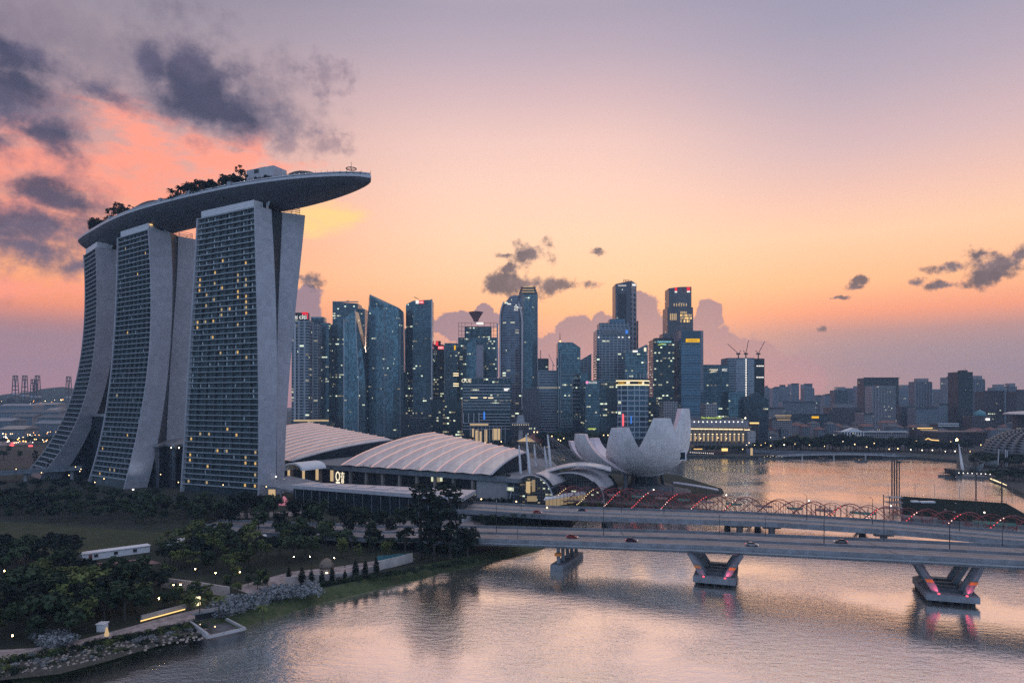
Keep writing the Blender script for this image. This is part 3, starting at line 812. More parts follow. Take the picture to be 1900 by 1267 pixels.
ribbed_hall('nearer ribbed hall with bright ribs curving over its pale roof', (-122, 501), (-13, 436), 112, 46, 18.5, 17.5, 11, 9, 0.42)
ribbed_hall('rear ribbed hall with a pinkish stepped roof beside the foremost tower', (-262, 584), (-166, 527), 128, 116, 19, 22, 10, 11, 0.3)

# podium with its colonnade
PD = thing('podium_building', 'long podium with a deep cornice and a row of pale columns', 'podium', L(-95, 0, 3))
MB().hexa([(q.x, q.y) for q in (L(-235, 5), L(-2, 5), L(-2, 60), L(-40, 120), L(-235, 150))], 3, 16.2).build('glass_wall', facade('podium_glass', (0.03, 0.035, 0.04), (0.05, 0.05, 0.05), fh=7, bw=2.4, fv=.06, fu=.1, lit=0.05, metal=.2, rough=.2), PD)
MB().hexa([(q.x, q.y) for q in (L(-236, -1.5), L(-1, -1.5), L(-1, 61), L(-39, 121), L(-236, 151))], 14.6, 18.0).build('cornice', M['bridge_concrete'], PD)
MB().hexa([(q.x, q.y) for q in (L(-30, 0.5), L(-1.5, 0.5), L(-1.5, 30), L(-30, 30))], 3, 14.5).build('side_wall', M['concrete'], PD)
for i in range(14):
    s = -228 + i * 15.0
    MB().obox(L(s, 0.8, 8.8), E * .8, NV * 1.0, Vector((0, 0, 5.75))).build('column', M['stone'], PD)
for i in range(5):
    s = -220 + i * 15.0
    MB().obox(L(s, 4.6, 9.5), E * 1.6, NV * .2, Vector((0, 0, 4.0))).build('lit_bay', M['lit_soft'], PD)
bl = L(-150.5, -0.4, 0)
MB().obox(L(-147, -.1, 9.6), E * 4.6, NV * .25, Vector((0, 0, 4.6))).build('sign_panel', M['black'], PD)
lettering('sign_letter', 'O', M['sign_cream'], PD, L(-151.2, -.5, 0), 6.6, 7.2, E, 4.3)
MB().obox(L(-149.1, -.5, 5.7), E * 1.9, NV * .1, Vector((0, 0, .65))).build('sign_plate', M['sign_cream'], PD)
lettering('sign_letter', '吉', M['sign_cream'], PD, L(-146.3, -.5, 0), 9.2, 4.4, E, 3.6)
lettering('sign_letter', '8', M['sign_cream'], PD, L(-145.6, -.5, 0), 5.4, 3.6, E, 2.4)
# arched entrance at the foot of the foremost tower
AR = thing('arched_entrance', 'small arched entrance with a pale vault beside the foremost tower foot', 'entrance', gr(540, 893))
c0 = at(541, 885, 478); c0.z = 3
arc = [(math.cos(math.pi * k / 12), math.sin(math.pi * k / 12)) for k in range(13)]
mbv = MB()
rows = [[c0 + Vector((7.5 * a, 0, 14 + 5.5 * b)) + NV * o for o in (0, 22)] for a, b in arc]
rows2 = [[c0 + Vector((6.3 * a, 0, 14 + 4.3 * b)) + NV * o for o in (0, 22)] for a, b in arc]
mbv.grid(rows).grid(rows2)
for k in range(12): mbv.face(rows[k][0], rows[k + 1][0], rows2[k + 1][0], rows2[k][0])
mbv.build('vault', M['white_paint'], AR)
MB().obox(c0 + NV * 10 + Vector((0, 0, 6.8)), (5, 0, 0), NV * 2, (0, 0, 6.8)).build('doorway', M['dark_glass'], AR)
for sx in (-7, 7): MB().obox(c0 + NV * 1.5 + Vector((sx, 0, 7)), (.7, 0, 0), (0, .7, 0), (0, 0, 7)).build('pillar', M['lit_soft'], AR)

# flat-roofed glass pavilion before the podium
PV = thing('glass_pavilion', 'flat roofed dark glass pavilion standing before the colonnade', 'pavilion', (-75, 390, 3))
A_, B_, C_, D_ = Vector((-25.5, 361, 0)), Vector((-20, 391, 0)), Vector((-122, 427, 0)), Vector((-131, 414, 0))
def inset(P, k):
    c = sum(P, Vector()) / len(P); return [c + (p - c) * k for p in P]
base4 = [D_, A_, B_, C_]
MB().hexa([(q.x, q.y) for q in base4], 13.2, 15.2).build('roof_slab', M['pale_metal'], PV)
q4 = [Vector((-129.5, 415.2, 0)), Vector((-26.3, 362.6, 0)), Vector((-21.6, 390, 0)), Vector((-121, 425.5, 0))]
MB().hexa([(q.x, q.y) for q in q4], 3, 13.15).build('glass_wall', M['dark_glass'], PV)
for i in range(19):
    p = D_.lerp(A_, (i + .5) / 19) + NV * 1.0; MB().bar((p.x, p.y, 3), (p.x, p.y, 13.1), .25).build('mullion', M['grey_metal'], PV)
for i in range(8):
    a = D_.lerp(A_, .06 + i * .115); b = C_.lerp(B_, .06 + i * .115)
    p = a.lerp(b, .5) + Vector((0, 0, 15.5)); MB().obox(p, (A_ - D_).normalized() * 4.4, (b - a).normalized() * 5.0, (0, 0, .25)).build('skylight', M['roof_panel'], PV)
wl0, wl1 = Vector((-24, 360, 0)), Vector((-12, 372, 0))
MB().hexa([(-25.8, 358.6), (-24.6, 358), (-9, 376), (-10.2, 377)], 3, [6.2, 6.2, 4.4, 4.4]).build('ramp_wall', M['concrete'], PV)
# slanted drop-off canopy at the tower foot
CN = thing('drop_off_canopy', 'slanted blue grey canopy at the foot of the foremost tower', 'canopy', at(520, 925, 425))
a, b, c, d = at(484, 903, 436), at(612, 927, 405), at(625, 905, 425), at(535, 886, 462)
mb = MB(); up = Vector((0, 0, 1.4))
mb.loft([[a, b, c, d], [a + up, b + up, c + up, d + up]])
mb.build('roof_slab', M['bridge_concrete'], CN)
for p in (a.lerp(b, .25) + NV * 3, a.lerp(b, .6) + NV * 3, a.lerp(b, .9) + NV * 2): MB().bar((p.x, p.y, 3), p, .8).build('post', M['concrete'], CN)
for x, y in ((512, 884), (527, 889), (539, 892)):
    MB().ball(at(x, y, 452), .45).build('canopy_lamp', M['lamp_white'], CN)
for x, y, h, m_ in ((504, 925, 7, 'lit_soft'),):
    p = gr(x, y + 4); MB().box(p.x - 2, p.x + 2, p.y, p.y + 1, 3, 3 + h).build('lit_pier', M[m_], CN)
FS = thing('festive_tent', 'small pink tent under the edge of the slanted canopy', 'tent', gr(527, 936))
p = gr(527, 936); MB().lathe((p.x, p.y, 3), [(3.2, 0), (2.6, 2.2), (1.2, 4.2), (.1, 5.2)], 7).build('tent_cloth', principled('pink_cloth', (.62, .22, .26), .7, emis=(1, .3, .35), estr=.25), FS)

# ------------------------------------------------------------------ mall front: glass vaults, masts
GL = thing('glass_mall_block', 'square glass block with grey frames beside the last podium column', 'mall', L(12, -6, 3))
MB().hexa([(q.x, q.y) for q in (L(-1, -10), L(7.5, -11), L(8.5, 30), L(0, 28))], 3, 16).build('glass_wall', facade('mall_glass', (0.05, 0.07, 0.08), (0.13, 0.15, 0.17), fh=4.3, bw=4.6, fv=.12, fu=.10, lit=.06, metal=.3), GL)
MB().hexa([(q.x, q.y) for q in (L(-1, -12), L(8.5, -13), L(9.5, 31), L(-.5, 29))], 16.05, 18.6).build('cornice', M['bridge_concrete'], GL)
def vault(label, cx, cyb, Y, half, hgt, length, shells, glass, warm):
    c = at(cx, cyb, Y); c.z = 3
    T = thing('glass_vault', label, 'glass vault', c)
    Vx = Vector((0.93, -0.37, 0)); Vn = Vector((0.37, 0.93, 0))
    K = 16
    def q(k, o, e=0.0): a = math.pi * k / K; return c + Vx * (-(half + e) * math.cos(a)) + Vector((0, 0, (hgt + e) * math.sin(a) ** .9)) + Vn * o
    MB().grid([[q(k, 0.3), q(k, length)] for k in range(K + 1)]).build('glass_shell', M['dark_glass'], T)
    mb = MB()
    for k in range(K):
        mb.face(q(k, .35), q(k + 1, .35), Vector((q(k + 1, .35).x, q(k + 1, .35).y, 3)), Vector((q(k, .35).x, q(k, .35).y, 3)))
    mb.build('end_glass', facade(label[:6].strip() + '_end', (0.04, 0.045, 0.05), (0.15, 0.15, 0.15), fh=1.7, bw=1.6, fv=.12, fu=.12, lit=warm, ls=1.6, metal=.2, run=2), T)
    MB().tube([q(k, 0, .2) for k in range(K + 1)], .4, 5).build('arch_rim', M['pale_metal'], T)
    for (k0, k1, o0, o1, e) in shells:
        mb = MB(); n = 8
        r0 = [[q(k0 + (k1 - k0) * i / n, o0 + (o1 - o0) * j / 6, e) for j in range(7)] for i in range(n + 1)]
        mb.grid(r0); r1 = [[p_ + Vector((0, 0, -.7)) for p_ in r] for r in r0]; mb.grid(r1)
        mb.face(*[r[0] for r in r0], *[r[0] for r in r1][::-1]); mb.face(*[r[-1] for r in r0], *[r[-1] for r in r1][::-1])
        mb.face(*r0[-1], *r1[-1][::-1]); mb.face(*r0[0], *r1[0][::-1])
        mb.build('roof_shell', M['roof_panel'], T)
    for k in (3, 5, 7, 9, 11, 13):
        MB().tube([q(k, 0.4, .05), q(k, length, .05)], .16, 4).build('shell_rib', M['grey_metal'], T)
    return T, q, c, Vx, Vn
V1, q1, c1, vx1, vn1 = vault('lower glass vault with a white arch rim and a warm lit interior', 986, 938, 416, 13.6, 17.5, 34, [(8.2, 12.6, 6, 34, .9)], None, .3)
V2, q2, c2, vx2, vn2 = vault('taller glass vault behind, under a wide white shell roof', 1062, 930, 440, 20, 16.5, 40, [(5.0, 12.0, -6, 44, 1.2), (12.0, 14.0, -3, 30, .9)], None, .12)
for x0, x1, y0, y1, m_ in ((976, 984, 893, 914, 'lit_soft'), (987, 993, 890, 912, 'lit_dim'), (1000, 1012, 905, 922, 'lit_dim'), (978, 996, 920, 930, 'lit_dim')):
    a, b = at(x0, y1, 415), at(x1, y0, 415); MB().box(a.x, b.x, a.y, a.y + .3, a.z, b.z).build('lit_bay', M[m_], V1)
TW = thing('shell_canopy', 'broad white shell canopy reaching out towards the lotus museum', 'canopy', at(1085, 900, 436))
rows = []
for i in range(11):
    u = i / 10; a = at(985 + 148 * u, 886 - 22 * math.sin(u * 2.6) - 2 * u, 432 + 6 * u); b = at(1040 + 95 * u, 868 - 8 * math.sin(u * 3.0) + 6 * u, 462 - 16 * u)
    rows.append([a.lerp(b, v) + Vector((0, 0, 2.2 * math.sin(math.pi * v))) for v in (0, .25, .5, .75, 1)])
mb = MB().grid(rows); mb.grid([[p + Vector((0, 0, -.8)) for p in r] for r in rows]); mb.face(*[r[0] for r in rows], *[r[0] - Vector((0, 0, .8)) for r in rows][::-1])
mb.build('roof_shell', M['roof_panel'], TW)
for x in (1010, 1075, 1110): 
    p = at(x, 882, 446); MB().bar((p.x, p.y, 3), (p.x, p.y, p.z + 1), .7).build('post', M['grey_metal'], TW)
LB = thing('lit_shop_front', 'cream lit shop front slanting out under the lower vault', 'shop front', gr(1045, 945))
a, b = gr(1012, 944), gr(1084, 930)
MB().hexa([(a.x, a.y), (b.x, b.y), (b.x + 2, b.y + 10), (a.x + 2, a.y + 10)], 3.5, [8.0, 7.5, 7.5, 8.0]).build('lit_glass', M['lit_dim'], LB)
MB().hexa([(a.x - 1, a.y - 1.5), (b.x + 1, b.y - 1.5), (b.x + 3, b.y + 12), (a.x + 1, a.y + 12)], [8.1, 7.6, 7.6, 8.1], [8.8, 8.2, 8.2, 8.8]).build('roof_slab', M['white_paint'], LB)
for i in range(12):
    p = a.lerp(b, i / 11) - Vector((0, .15, 0)); MB().bar((p.x, p.y, 3.5), (p.x, p.y, 9.2), .18).build('mullion', M['dark_metal'], LB)
for xt, yt, xb, yb, Y, nm in ((963, 826, 967, 886, 452, 'second leaning'), (976, 806, 984, 882, 448, 'tall leaning'), (991, 824, 995, 868, 500, 'short upright'), (1010, 828, 1015, 866, 470, 'slim middle'), (1016, 806, 1023, 872, 462, 'tallest leaning')):
    T = thing('cable_mast', f'{nm} white cable mast rising beside the ribbed roof end', 'mast', at(xb, yb, Y), 'white masts by the ribbed roof')
    p0, p1 = at(xb, yb + 6, Y), at(xt, yt, Y)
    MB().tube([p0, p0.lerp(p1, .5), p1], [.75, .85, .4], 7).build('pole', M['white_paint'], T)
    for k in range(5):
        e = at(xb + 18 + 22 * k, yb - 10 + 6 * k, Y + 4); MB().tube([p1, e], .12, 3).build('cable', M['grey_metal'], T)

# ------------------------------------------------------------------ lotus museum
MU = thing('lotus_museum', 'white lotus shaped museum with upright petals over the bay', 'museum', (90, 486, 3))
mc = Vector((92, 488, 0))
def petal(tip_x, tip_y, tip_Y, wmax, wtip, zb=13.5, th=7.0, belly=1.0, lit=None):
    tip = at(tip_x, tip_y, tip_Y); dirv = Vector((tip.x - mc.x, tip.y - mc.y, 0)); reach = dirv.length; dirv = dirv / reach
    sd = Vector((-dirv.y, dirv.x, 0)); n = 16
    out_o, out_i = [], []
    for i in range(n + 1):
        t = i / n; a = t * math.pi / 2
        r = 4 + (reach - 4) * math.sin(a) ** (0.80 / belly); z = zb + (tip.z - zb) * (1 - math.cos(a)) ** 0.92
        w = 3.2 + (wmax - 3.2) * math.sin(min(1, t / .5) * math.pi / 2) if t < .5 else wmax + (wtip - wmax) * ((t - .5) / .5) ** 1.12
        nr = Vector((-math.sin(a), 0, math.cos(a)))         # inward normal in (radial, up)
        thk = th * (0.45 + 0.55 * math.sin(min(1, t * 1.5) * math.pi / 2)) * (1 - .35 * t)
        cen = mc + dirv * r + Vector((0, 0, z)); inn = cen - dirv * (thk * math.sin(a)) + Vector((0, 0, thk * math.cos(a)))
        bow = w * .16
        out_o.append([cen + sd * w * q + dirv * (-bow * q * q * math.sin(a)) + Vector((0, 0, bow * q * q * math.cos(a))) for q in (-1, -.6, -.2, .2, .6, 1)])
        out_i.append([inn + sd * w * .62 * q for q in (-1, 0, 1)])
    o = MB().grid(out_o).build('petal_shell', M['petal'], MU, smooth=True)
    mb = MB().grid(out_i)
    for k_o, k_i in ((0, 0), (-1, -1)): mb.grid([[out_o[i][k_o], out_i[i][k_i]] for i in range(n + 1)])
    mb.face(*out_o[-1], *out_i[-1][::-1])
    mb.build('petal_inside', M['petal_side'], MU)
    return o
petal(1274, 758, 464, 15.5, 4.6, th=8, belly=1.12)      # tall
petal(1229, 776, 450, 16.0, 5.8, th=8)
petal(1150, 794, 450, 14.5, 6.2, th=8)
petal(1074, 805, 456, 12.5, 5.2)
petal(1055, 818, 484, 9.5, 3.8)
petal(1100, 812, 528, 8.5, 4.0)
petal(1150, 822, 535, 8, 4.0)
petal(1205, 812, 536, 8.5, 4.0)
petal(1250, 800, 525, 8.5, 4.0)
MB().lathe((mc.x, mc.y, 0), [(15.5, 17.0), (15, 15.0), (11, 12.8), (4, 12.2)], 24).build('bowl', M['petal'], MU, smooth=True)
MB().lathe((mc.x, mc.y, 0), [(12.5, 2.0), (9.5, 7), (8.5, 12.5)], 14).build('core', M['dark_glass'], MU)
for k in range(10):
    a = 2 * math.pi * k / 10 + .2; r0, r1 = 14.5, 12.0
    MB().tube([(mc.x + r0 * math.cos(a), mc.y + r0 * math.sin(a), 2), (mc.x + r1 * math.cos(a), mc.y + r1 * math.sin(a), 15)], .8, 6).build('column', M['dark_metal'], MU)
for x, y in ((1118, 905), (1160, 912)):
    p = gr(x, y); MB().tube([(p.x, p.y, 2), (p.x, p.y, 17)], 1.2, 8).build('lift_shaft', M['bridge_concrete'], MU)
p = at(1262, 845, 472)
MB().obox(p, (3.6, 0, 0), (0, 2.5, 0), (0, 0, 3.2)).build('window_box', M['white_paint'], MU)
MB().obox(p - Vector((0, 2.6, 0)), (2.7, 0, 0), (0, .1, 0), (0, 0, 2.4)).build('window_glass', M['dark_glass'], MU)
# round dark terrace below it and the low pier roof
TE = thing('waterfront_terrace', 'dark round terrace below the lotus museum at the water edge', 'terrace', gr(1215, 915))
MB().lathe((mc.x + 4, mc.y - 4, 0), [(27, -1), (27, 3.2), (26.5, 3.4), (.5, 3.4)], 30).build('deck', M['dark_concrete'], TE)
MB().lathe((mc.x + 4, mc.y - 4, 0), [(16, 3.4), (15.5, 6.5), (15, 7)], 24).build('low_wall', M['dark_concrete'], TE)
PR = thing('pier_roof', 'thin curved grey shelter roof at the promontory tip', 'shelter', gr(1300, 915))
rows = []
for i in range(9):
    u = i / 8; c = at(1248 + 84 * u, 895 + 10 * u + 4 * u * u, 455 - 30 * u); rows.append([c + Vector((0, -4 + 2 * u, 0)), c + Vector((0, 0, .8)), c + Vector((0, 4 - 2 * u, 0))])
mb = MB().grid(rows); mb.grid([[p - Vector((0, 0, .4)) for p in r] for r in rows]); mb.build('roof', M['pale_metal'], PR)
for i in range(0, 9, 2): 
    p = rows[i][1]; MB().bar((p.x, p.y, 1), p, .3).build('post', M['dark_metal'], PR)
# ------------------------------------------------------------------ highway bridge
def nearY(X): return 280.0 - 0.362 * (X + 13.0)
def deckZ(X): return float(np.interp(X, [-150, -60, -13, 70, 138, 175, 300], [4.0, 6.6, 9.6, 13.0, 14.6, 15.2, 15.8]))
HB = thing('highway_bridge', 'wide concrete highway bridge crossing in front on slanted piers', 'bridge', (70, 262, 0))
xs = [-150 + 9 * i for i in range(51)]
def strip(o0, o1, z0, z1, x0=-150, x1=300, sl=-0.362):
    """longitudinal body between offsets o0..o1 behind the near edge, heights relative to the deck"""
    rings = []
    for X in xs:
        if X < x0 or X > x1: continue
        y, z = nearY(X), deckZ(X)
        rings.append([(X, y + o0, z + z0), (X, y + o1, z + z0), (X, y + o1, z + z1), (X, y + o0, z + z1)])
    return MB().loft(rings)
WID = 27.0
strip(0, WID, -0.9, 0.0).build('deck_slab', M['pale_road'], HB)
strip(-0.3, 0.25, -1.0, .85).build('parapet', M['bridge_concrete'], HB)
strip(WID - .25, WID + .3, -1.0, 1.0).build('parapet', M['bridge_concrete'], HB)
strip(WID * .5 - .35, WID * .5 + .35, 0.01, 0.85).build('median_barrier', M['bridge_concrete'], HB)
strip(-0.75, -0.32, -1.25, -0.75).build('pipe_shelf', M['grey_metal'], HB)
strip(1.6, WID * .46, -2.4, -0.92, -40).build('girder', M['bridge_concrete'], HB)
strip(WID * .54, WID - 1.6, -2.4, -0.92, -40).build('girder', M['bridge_concrete'], HB)
for o in (2.2, 5.5, 8.8, 12.0, 15.2, 18.4, 21.6, 24.8):
    if o in (2.2, 12.0, 15.2, 24.8): strip(o, o + .22, 0.004, 0.012).build('edge_line', M['line_paint'], HB)
    else:
        mb = MB()
        X = -140
        while X < 295:
            y, z = nearY(X), deckZ(X); y2, z2 = nearY(X + 3), deckZ(X + 3)
            mb.face((X, y + o, z + .012), (X + 3, y2 + o, z2 + .012), (X + 3, y2 + o + .2, z2 + .012), (X, y + o + .2, z + .012)); X += 9
        tag(mb.build('lane_line', M['line_paint'], HB), kind='stuff')
for o0, o1 in ((3.0, 4.6), (6.3, 7.9), (9.6, 11.2), (16.3, 17.8), (19.4, 21.0)):
    strip(o0, o1, 0.002, 0.006).build('tyre_track', M['asphalt'], HB)
for X in range(-40, 300, 42):
    MB().face((X, nearY(X) + .3, deckZ(X) + .01), (X + .6, nearY(X + .6) + .3, deckZ(X + .6) + .01), (X + .6, nearY(X + .6) + WID - .3, deckZ(X + .6) + .01), (X, nearY(X) + WID - .3, deckZ(X) + .01)).build('expansion_joint', M['dark_concrete'], HB)
def pier(Xc, Yc, wide, lights):
    u = Vector((1, -.362, 0)).normalized(); v = Vector((.362, 1, 0)).normalized(); zt = deckZ(Xc) - 2.4
    c = Vector((Xc, Yc, 0)); LN = 26.0
    P = MB(); hw = wide / 2
    P.hexa([(q.x, q.y) for q in (c - u * hw, c + u * hw, c + u * hw + v * 3.2, c - u * hw + v * 3.2)], 1.1, 3.2)
    P.hexa([(q.x, q.y) for q in (c - u * hw + v * (LN - 3), c + u * hw + v * (LN - 3), c + u * (hw - 3) + v * LN, c - u * (hw - 3) + v * LN)], 1.1, 3.2)
    for s in (-1, 1):
        a = c + u * s * (hw - 1.4) + v * 3.21
        P.hexa([(q.x, q.y) for q in (a - u * 1.4, a + u * 1.4, a + u * 1.4 + v * (LN - 6.22), a - u * 1.4 + v * (LN - 6.22))], 1.1, 3.2)
    for k in (8.5, 13.5, 18.5):
        a = c + v * k; P.hexa([(q.x, q.y) for q in (a - u * (hw - 2.81), a + u * (hw - 2.81), a + u * (hw - 2.81) + v * 1.4, a - u * (hw - 2.81) + v * 1.4)], 1.2, 3.0)
    cap = P.build('pile_cap', M['bridge_concrete'], HB)
    pb = MB()
    for s in (-.8, -.4, 0, .4, .8):
        for k in (2.5, 12, LN - 3): q = c + u * hw * s + v * k; pb.tube([(q.x, q.y, -2), (q.x, q.y, 1.05)], .8, 8)
    tag(pb.build('piles', M['dark_metal'], cap), kind='stuff')
    MB().hexa([(q.x, q.y) for q in (c - u * (hw - 2.9) + v * 3.3, c + u * (hw - 2.9) + v * 3.3, c + u * (hw - 2.9) + v * (LN - 3.1), c - u * (hw - 2.9) + v * (LN - 3.1))], 1.15, 1.5).build('cap_well', M['dark_concrete'], cap)
    for s in (-1, 1):
        for k in (1.6, 8, 17, LN - 2):
            b = c + u * s * (hw - 3.4) + v * k + Vector((0, 0, 3.1)); t_ = c + u * s * (hw + 1.6) + v * (k if k > 2 else 5.0); t_.z = deckZ(t_.x) - 2.3
            MB().bar(b, t_, 1.4, 1.7).build('leg', M['bridge_concrete'], cap)
            if k == 1.6:
                d = (t_ - b); m_ = b + d * .42; dn = d.normalized()
                MB().obox(m_, dn * .55, u * 1.05, v * 1.15).build('marker_band', M['orange_ring'], cap)
                if (s, ) in lights or s in lights:
                    f = b + v * -1.5 + u * (-s * .2); f.z = 3.5
                    MB().lathe(f - Vector((0, 0, .3)), [(.35, 0), (.4, .25), (.3, .4)], 8).build('flood_lamp', M['lit_pink'], cap)
                    li = bpy.data.lights.new('pier_light', 'SPOT'); li.energy = 1700 * lights[s]; li.color = (1.0, 0.10, 0.20); li.spot_size = R(60); li.spot_blend = .6; li.shadow_soft_size = .3
                    lo = bpy.data.objects.new('pier_light', li); COL.objects.link(lo); lo.location = f + Vector((0, -.6, .3)); tgt = b + d * .3 - lo.location
                    lo.rotation_euler = tgt.to_track_quat('-Z', 'Y').to_euler()
pier(71.0, 246.0, 14.5, {1: 1.0, -1: 0.12})
pier(141, 224.0, 15, {1: 1.2, -1: 1.2})
# first pier stands end-on: a narrow cap with a row of columns
c = Vector((17, 268, 0)); v = Vector((.42, 1, 0)).normalized(); u = Vector((1, -.42, 0)).normalized()
MB().hexa([(q.x, q.y) for q in (c - u * 2.5, c + u * 2.5, c + u * 2.7 + v * 26, c - u * 2.2 + v * 26)], -1, 2.5).build('pile_cap', M['bridge_concrete'], HB)
for k in (2.5, 8, 13.5, 19, 25):
    b = c + v * k; MB().bar(b + Vector((0, 0, 2.4)), Vector((b.x, b.y + 2, deckZ(b.x) - 2.3)), 1.3, 1.5).build('leg', M['bridge_concrete'], HB)
b = c + v * 2.0 + Vector((0, 0, 6.2)); MB().obox(b, u * 1.1, v * 1.2, Vector((0, 0, .5))).build('marker_band', M['orange_ring'], HB)
for X in (205, 270): pier(X, nearY(X) - 4, 16, {})

# second road bridge behind
def bayY(X): return float(np.interp(X, [-30, 20, 70, 120, 170, 230, 330], [364, 345, 335, 325, 304, 266, 220]))
BB = thing('bay_road_bridge', 'flat slim road bridge between the highway and the helix footbridge', 'bridge', (100, 330, 0))
def strip2(o0, o1, z0, z1):
    rings = []
    for X in range(-40, 331, 10):
        y = bayY(X); rings.append([(X, y + o0, 8 + z0), (X, y + o1, 8 + z0), (X, y + o1, 8 + z1), (X, y + o0, 8 + z1)])
    return MB().loft(rings)
strip2(0, 30, -1.0, 0).build('deck_slab', M['asphalt'], BB)
strip2(-.3, .3, -1.4, 1.0).build('parapet', M['bridge_concrete'], BB)
strip2(29.7, 30.3, -1.2, 1.0).build('parapet', M['bridge_concrete'], BB)
strip2(14.5, 15.5, 0.01, .7).build('median_kerb', M['concrete'], BB)
strip2(2, 28, -1.7, -1.02).build('girder', M['dark_concrete'], BB)
for o in (4, 8, 11.5, 18.5, 22, 26): strip2(o, o + .2, .004, .012).build('lane_line', M['line_paint'], BB)
for X in (48, 108, 122, 165, 205, 260):
    for k in (5, 24):
        MB().tube([(X, bayY(X) + k, -2), (X, bayY(X) + k, 6.2)], 1.6, 8).hexa([(X - 4, bayY(X) + k - 1.2), (X + 4, bayY(X) + k - 1.2), (X + 4, bayY(X) + k + 1.2), (X - 4, bayY(X) + k + 1.2)], 5.2, 6.28).build('pier', M['dark_concrete'], BB)

# ------------------------------------------------------------------ helix footbridge
HX = thing('helix_footbridge', 'double helix steel footbridge strung with red lights across the bay mouth', 'footbridge', (130, 365, 0))
hp = catmull([(28, 418), (56, 409), (85, 395), (110, 378), (140, 360), (171, 344), (224, 311), (290, 262)], 420)
hp = [Vector((p[0], p[1], 8.6)) for p in hp]
sl = [0.0]
for i in range(1, len(hp)): sl.append(sl[-1] + (hp[i] - hp[i - 1]).length)
def hframe(i):
    d = (hp[min(i + 1, len(hp) - 1)] - hp[max(i - 1, 0)]).normalized(); return hp[i], Vector((d.y, -d.x, 0))
PITCH = 33.0
def strand(ph, hand, r):
    out = []
    for i in range(len(hp)):
        c, sv = hframe(i); a = ph + hand * 2 * math.pi * sl[i] / PITCH
        out.append(c + sv * (r * math.cos(a)) + Vector((0, 0, r * math.sin(a))))
    return out
for ph, hand, r, th_ in ((0, 1, 5.6, .24), (math.pi, 1, 5.6, .24), (math.pi / 2, 1, 5.5, .16), (math.pi * 1.5, 1, 5.5, .13), (0, -1, 4.7, .2), (math.pi, -1, 4.7, .2), (math.pi / 2, -1, 4.6, .15), (math.pi * 1.5, -1, 4.6, .12)):
    st = strand(ph, hand, r); mb = MB().tube(st[::2], th_, 5); mb.build('helix_tube', M['rust_red'], HX)
st_a, st_b = strand(0, 1, 5.6), strand(math.pi, 1, 5.6)
sv = MB(); sr = MB()
for i in range(0, len(hp), 4):
    c, s_ = hframe(i)
    for k in (-1, 1):
        p0 = c + s_ * 3.4 * k + Vector((0, 0, -4.2)); p1 = c + s_ * 3.4 * k + Vector((0, 0, 4.2)); sv.bar(p0, p1, .17)
    sr.bar(c + s_ * -3.6 + Vector((0, 0, -3.0)), c + s_ * 3.6 + Vector((0, 0, -3.0)), .3)
tag(sv.build('post', M['rust_red'], HX), kind='stuff')
sr.build('cross_beam', M['dark_metal'], HX)
MB().loft([[hp[i] + hframe(i)[1] * q + Vector((0, 0, z)) for q, z in ((-3, -3.3), (3, -3.3), (3, -2.9), (-3, -2.9))] for i in range(0, len(hp), 4)]).build('deck', M['dark_concrete'], HX)
for sg in (-1, 1):
    MB().loft([[hp[i] + hframe(i)[1] * (3 * sg + q) + Vector((0, 0, z)) for q, z in ((-.06, -1.75), (.06, -1.75), (.06, -1.6), (-.06, -1.6))] for i in range(0, len(hp), 4)]).build('handrail', M['grey_metal'], HX)
# light strings run along the rising quarter of each turn on the near side
dens = [(28, 118, 1.0), (118, 172, .4), (172, 300, 1.0)]
for st in (st_a, st_b):
    i = 0
    while i < len(hp) - 3:
        c = hp[i]; z = st[i].z - c.z; side = (st[i] - c).dot(hframe(i)[1]) > 0
        if side and abs(z) < 4.7:
            j = i; mb = MB(); last = -9; X = c.x
            pr = [d for a, b, d in dens if a <= X < b]; on = rnd.random() < (pr[0] if pr else 0)
            mb2 = MB()
            while j < len(hp) - 1 and (st[j] - hp[j]).dot(hframe(j)[1]) > 0 and abs(st[j].z - hp[j].z) < 4.7:
                if sl[j] - last > .8:
                    (mb if rnd.random() < .75 else mb2).ball(st[j] + hframe(j)[1] * .3, .22, 5, 3); last = sl[j]
                j += 1
            if on:
                if mb.v: mb.build('light_string', M['led_yellow'] if X < 52 else M['led_red'], HX)
                if mb2.v: mb2.build('light_string', M['led_yellow'] if X < 52 else M['led_pale'], HX)
            i = j
        i += 1
for i in range(60, 400, 26):
    rows = []
    for k in range(8):
        c, s_ = hframe(min(i + k * 2, len(hp) - 1)); q = math.sin(math.pi * k / 7)
        rows.append([c + s_ * a * (0.4 + q * .6) + Vector((0, 0, 1.2 + .9 * (1 - (a / 3.2) ** 2))) for a in (-3.2, -1.6, 0, 1.6, 3.2)])
    MB().grid(rows).build('canopy', M['green_cloth' if (i // 26) % 2 else 'grey_cloth'], HX)
for X_i in (120, 215, 300, 385):
    c, s_ = hframe(X_i)
    for k in (-1, 1):
        MB().tube([(c.x, c.y, -2), (c.x + 4 * k, c.y - 1.6 * k, 5.2)], .7, 8).build('support_leg', M['dark_metal'], HX)
for X_i in (110, 190, 262, 315, 350):
    c, s_ = hframe(X_i); MB().ball(c + Vector((0, 0, 6.0)), .35).build('top_lamp', M['lamp_white'], HX)

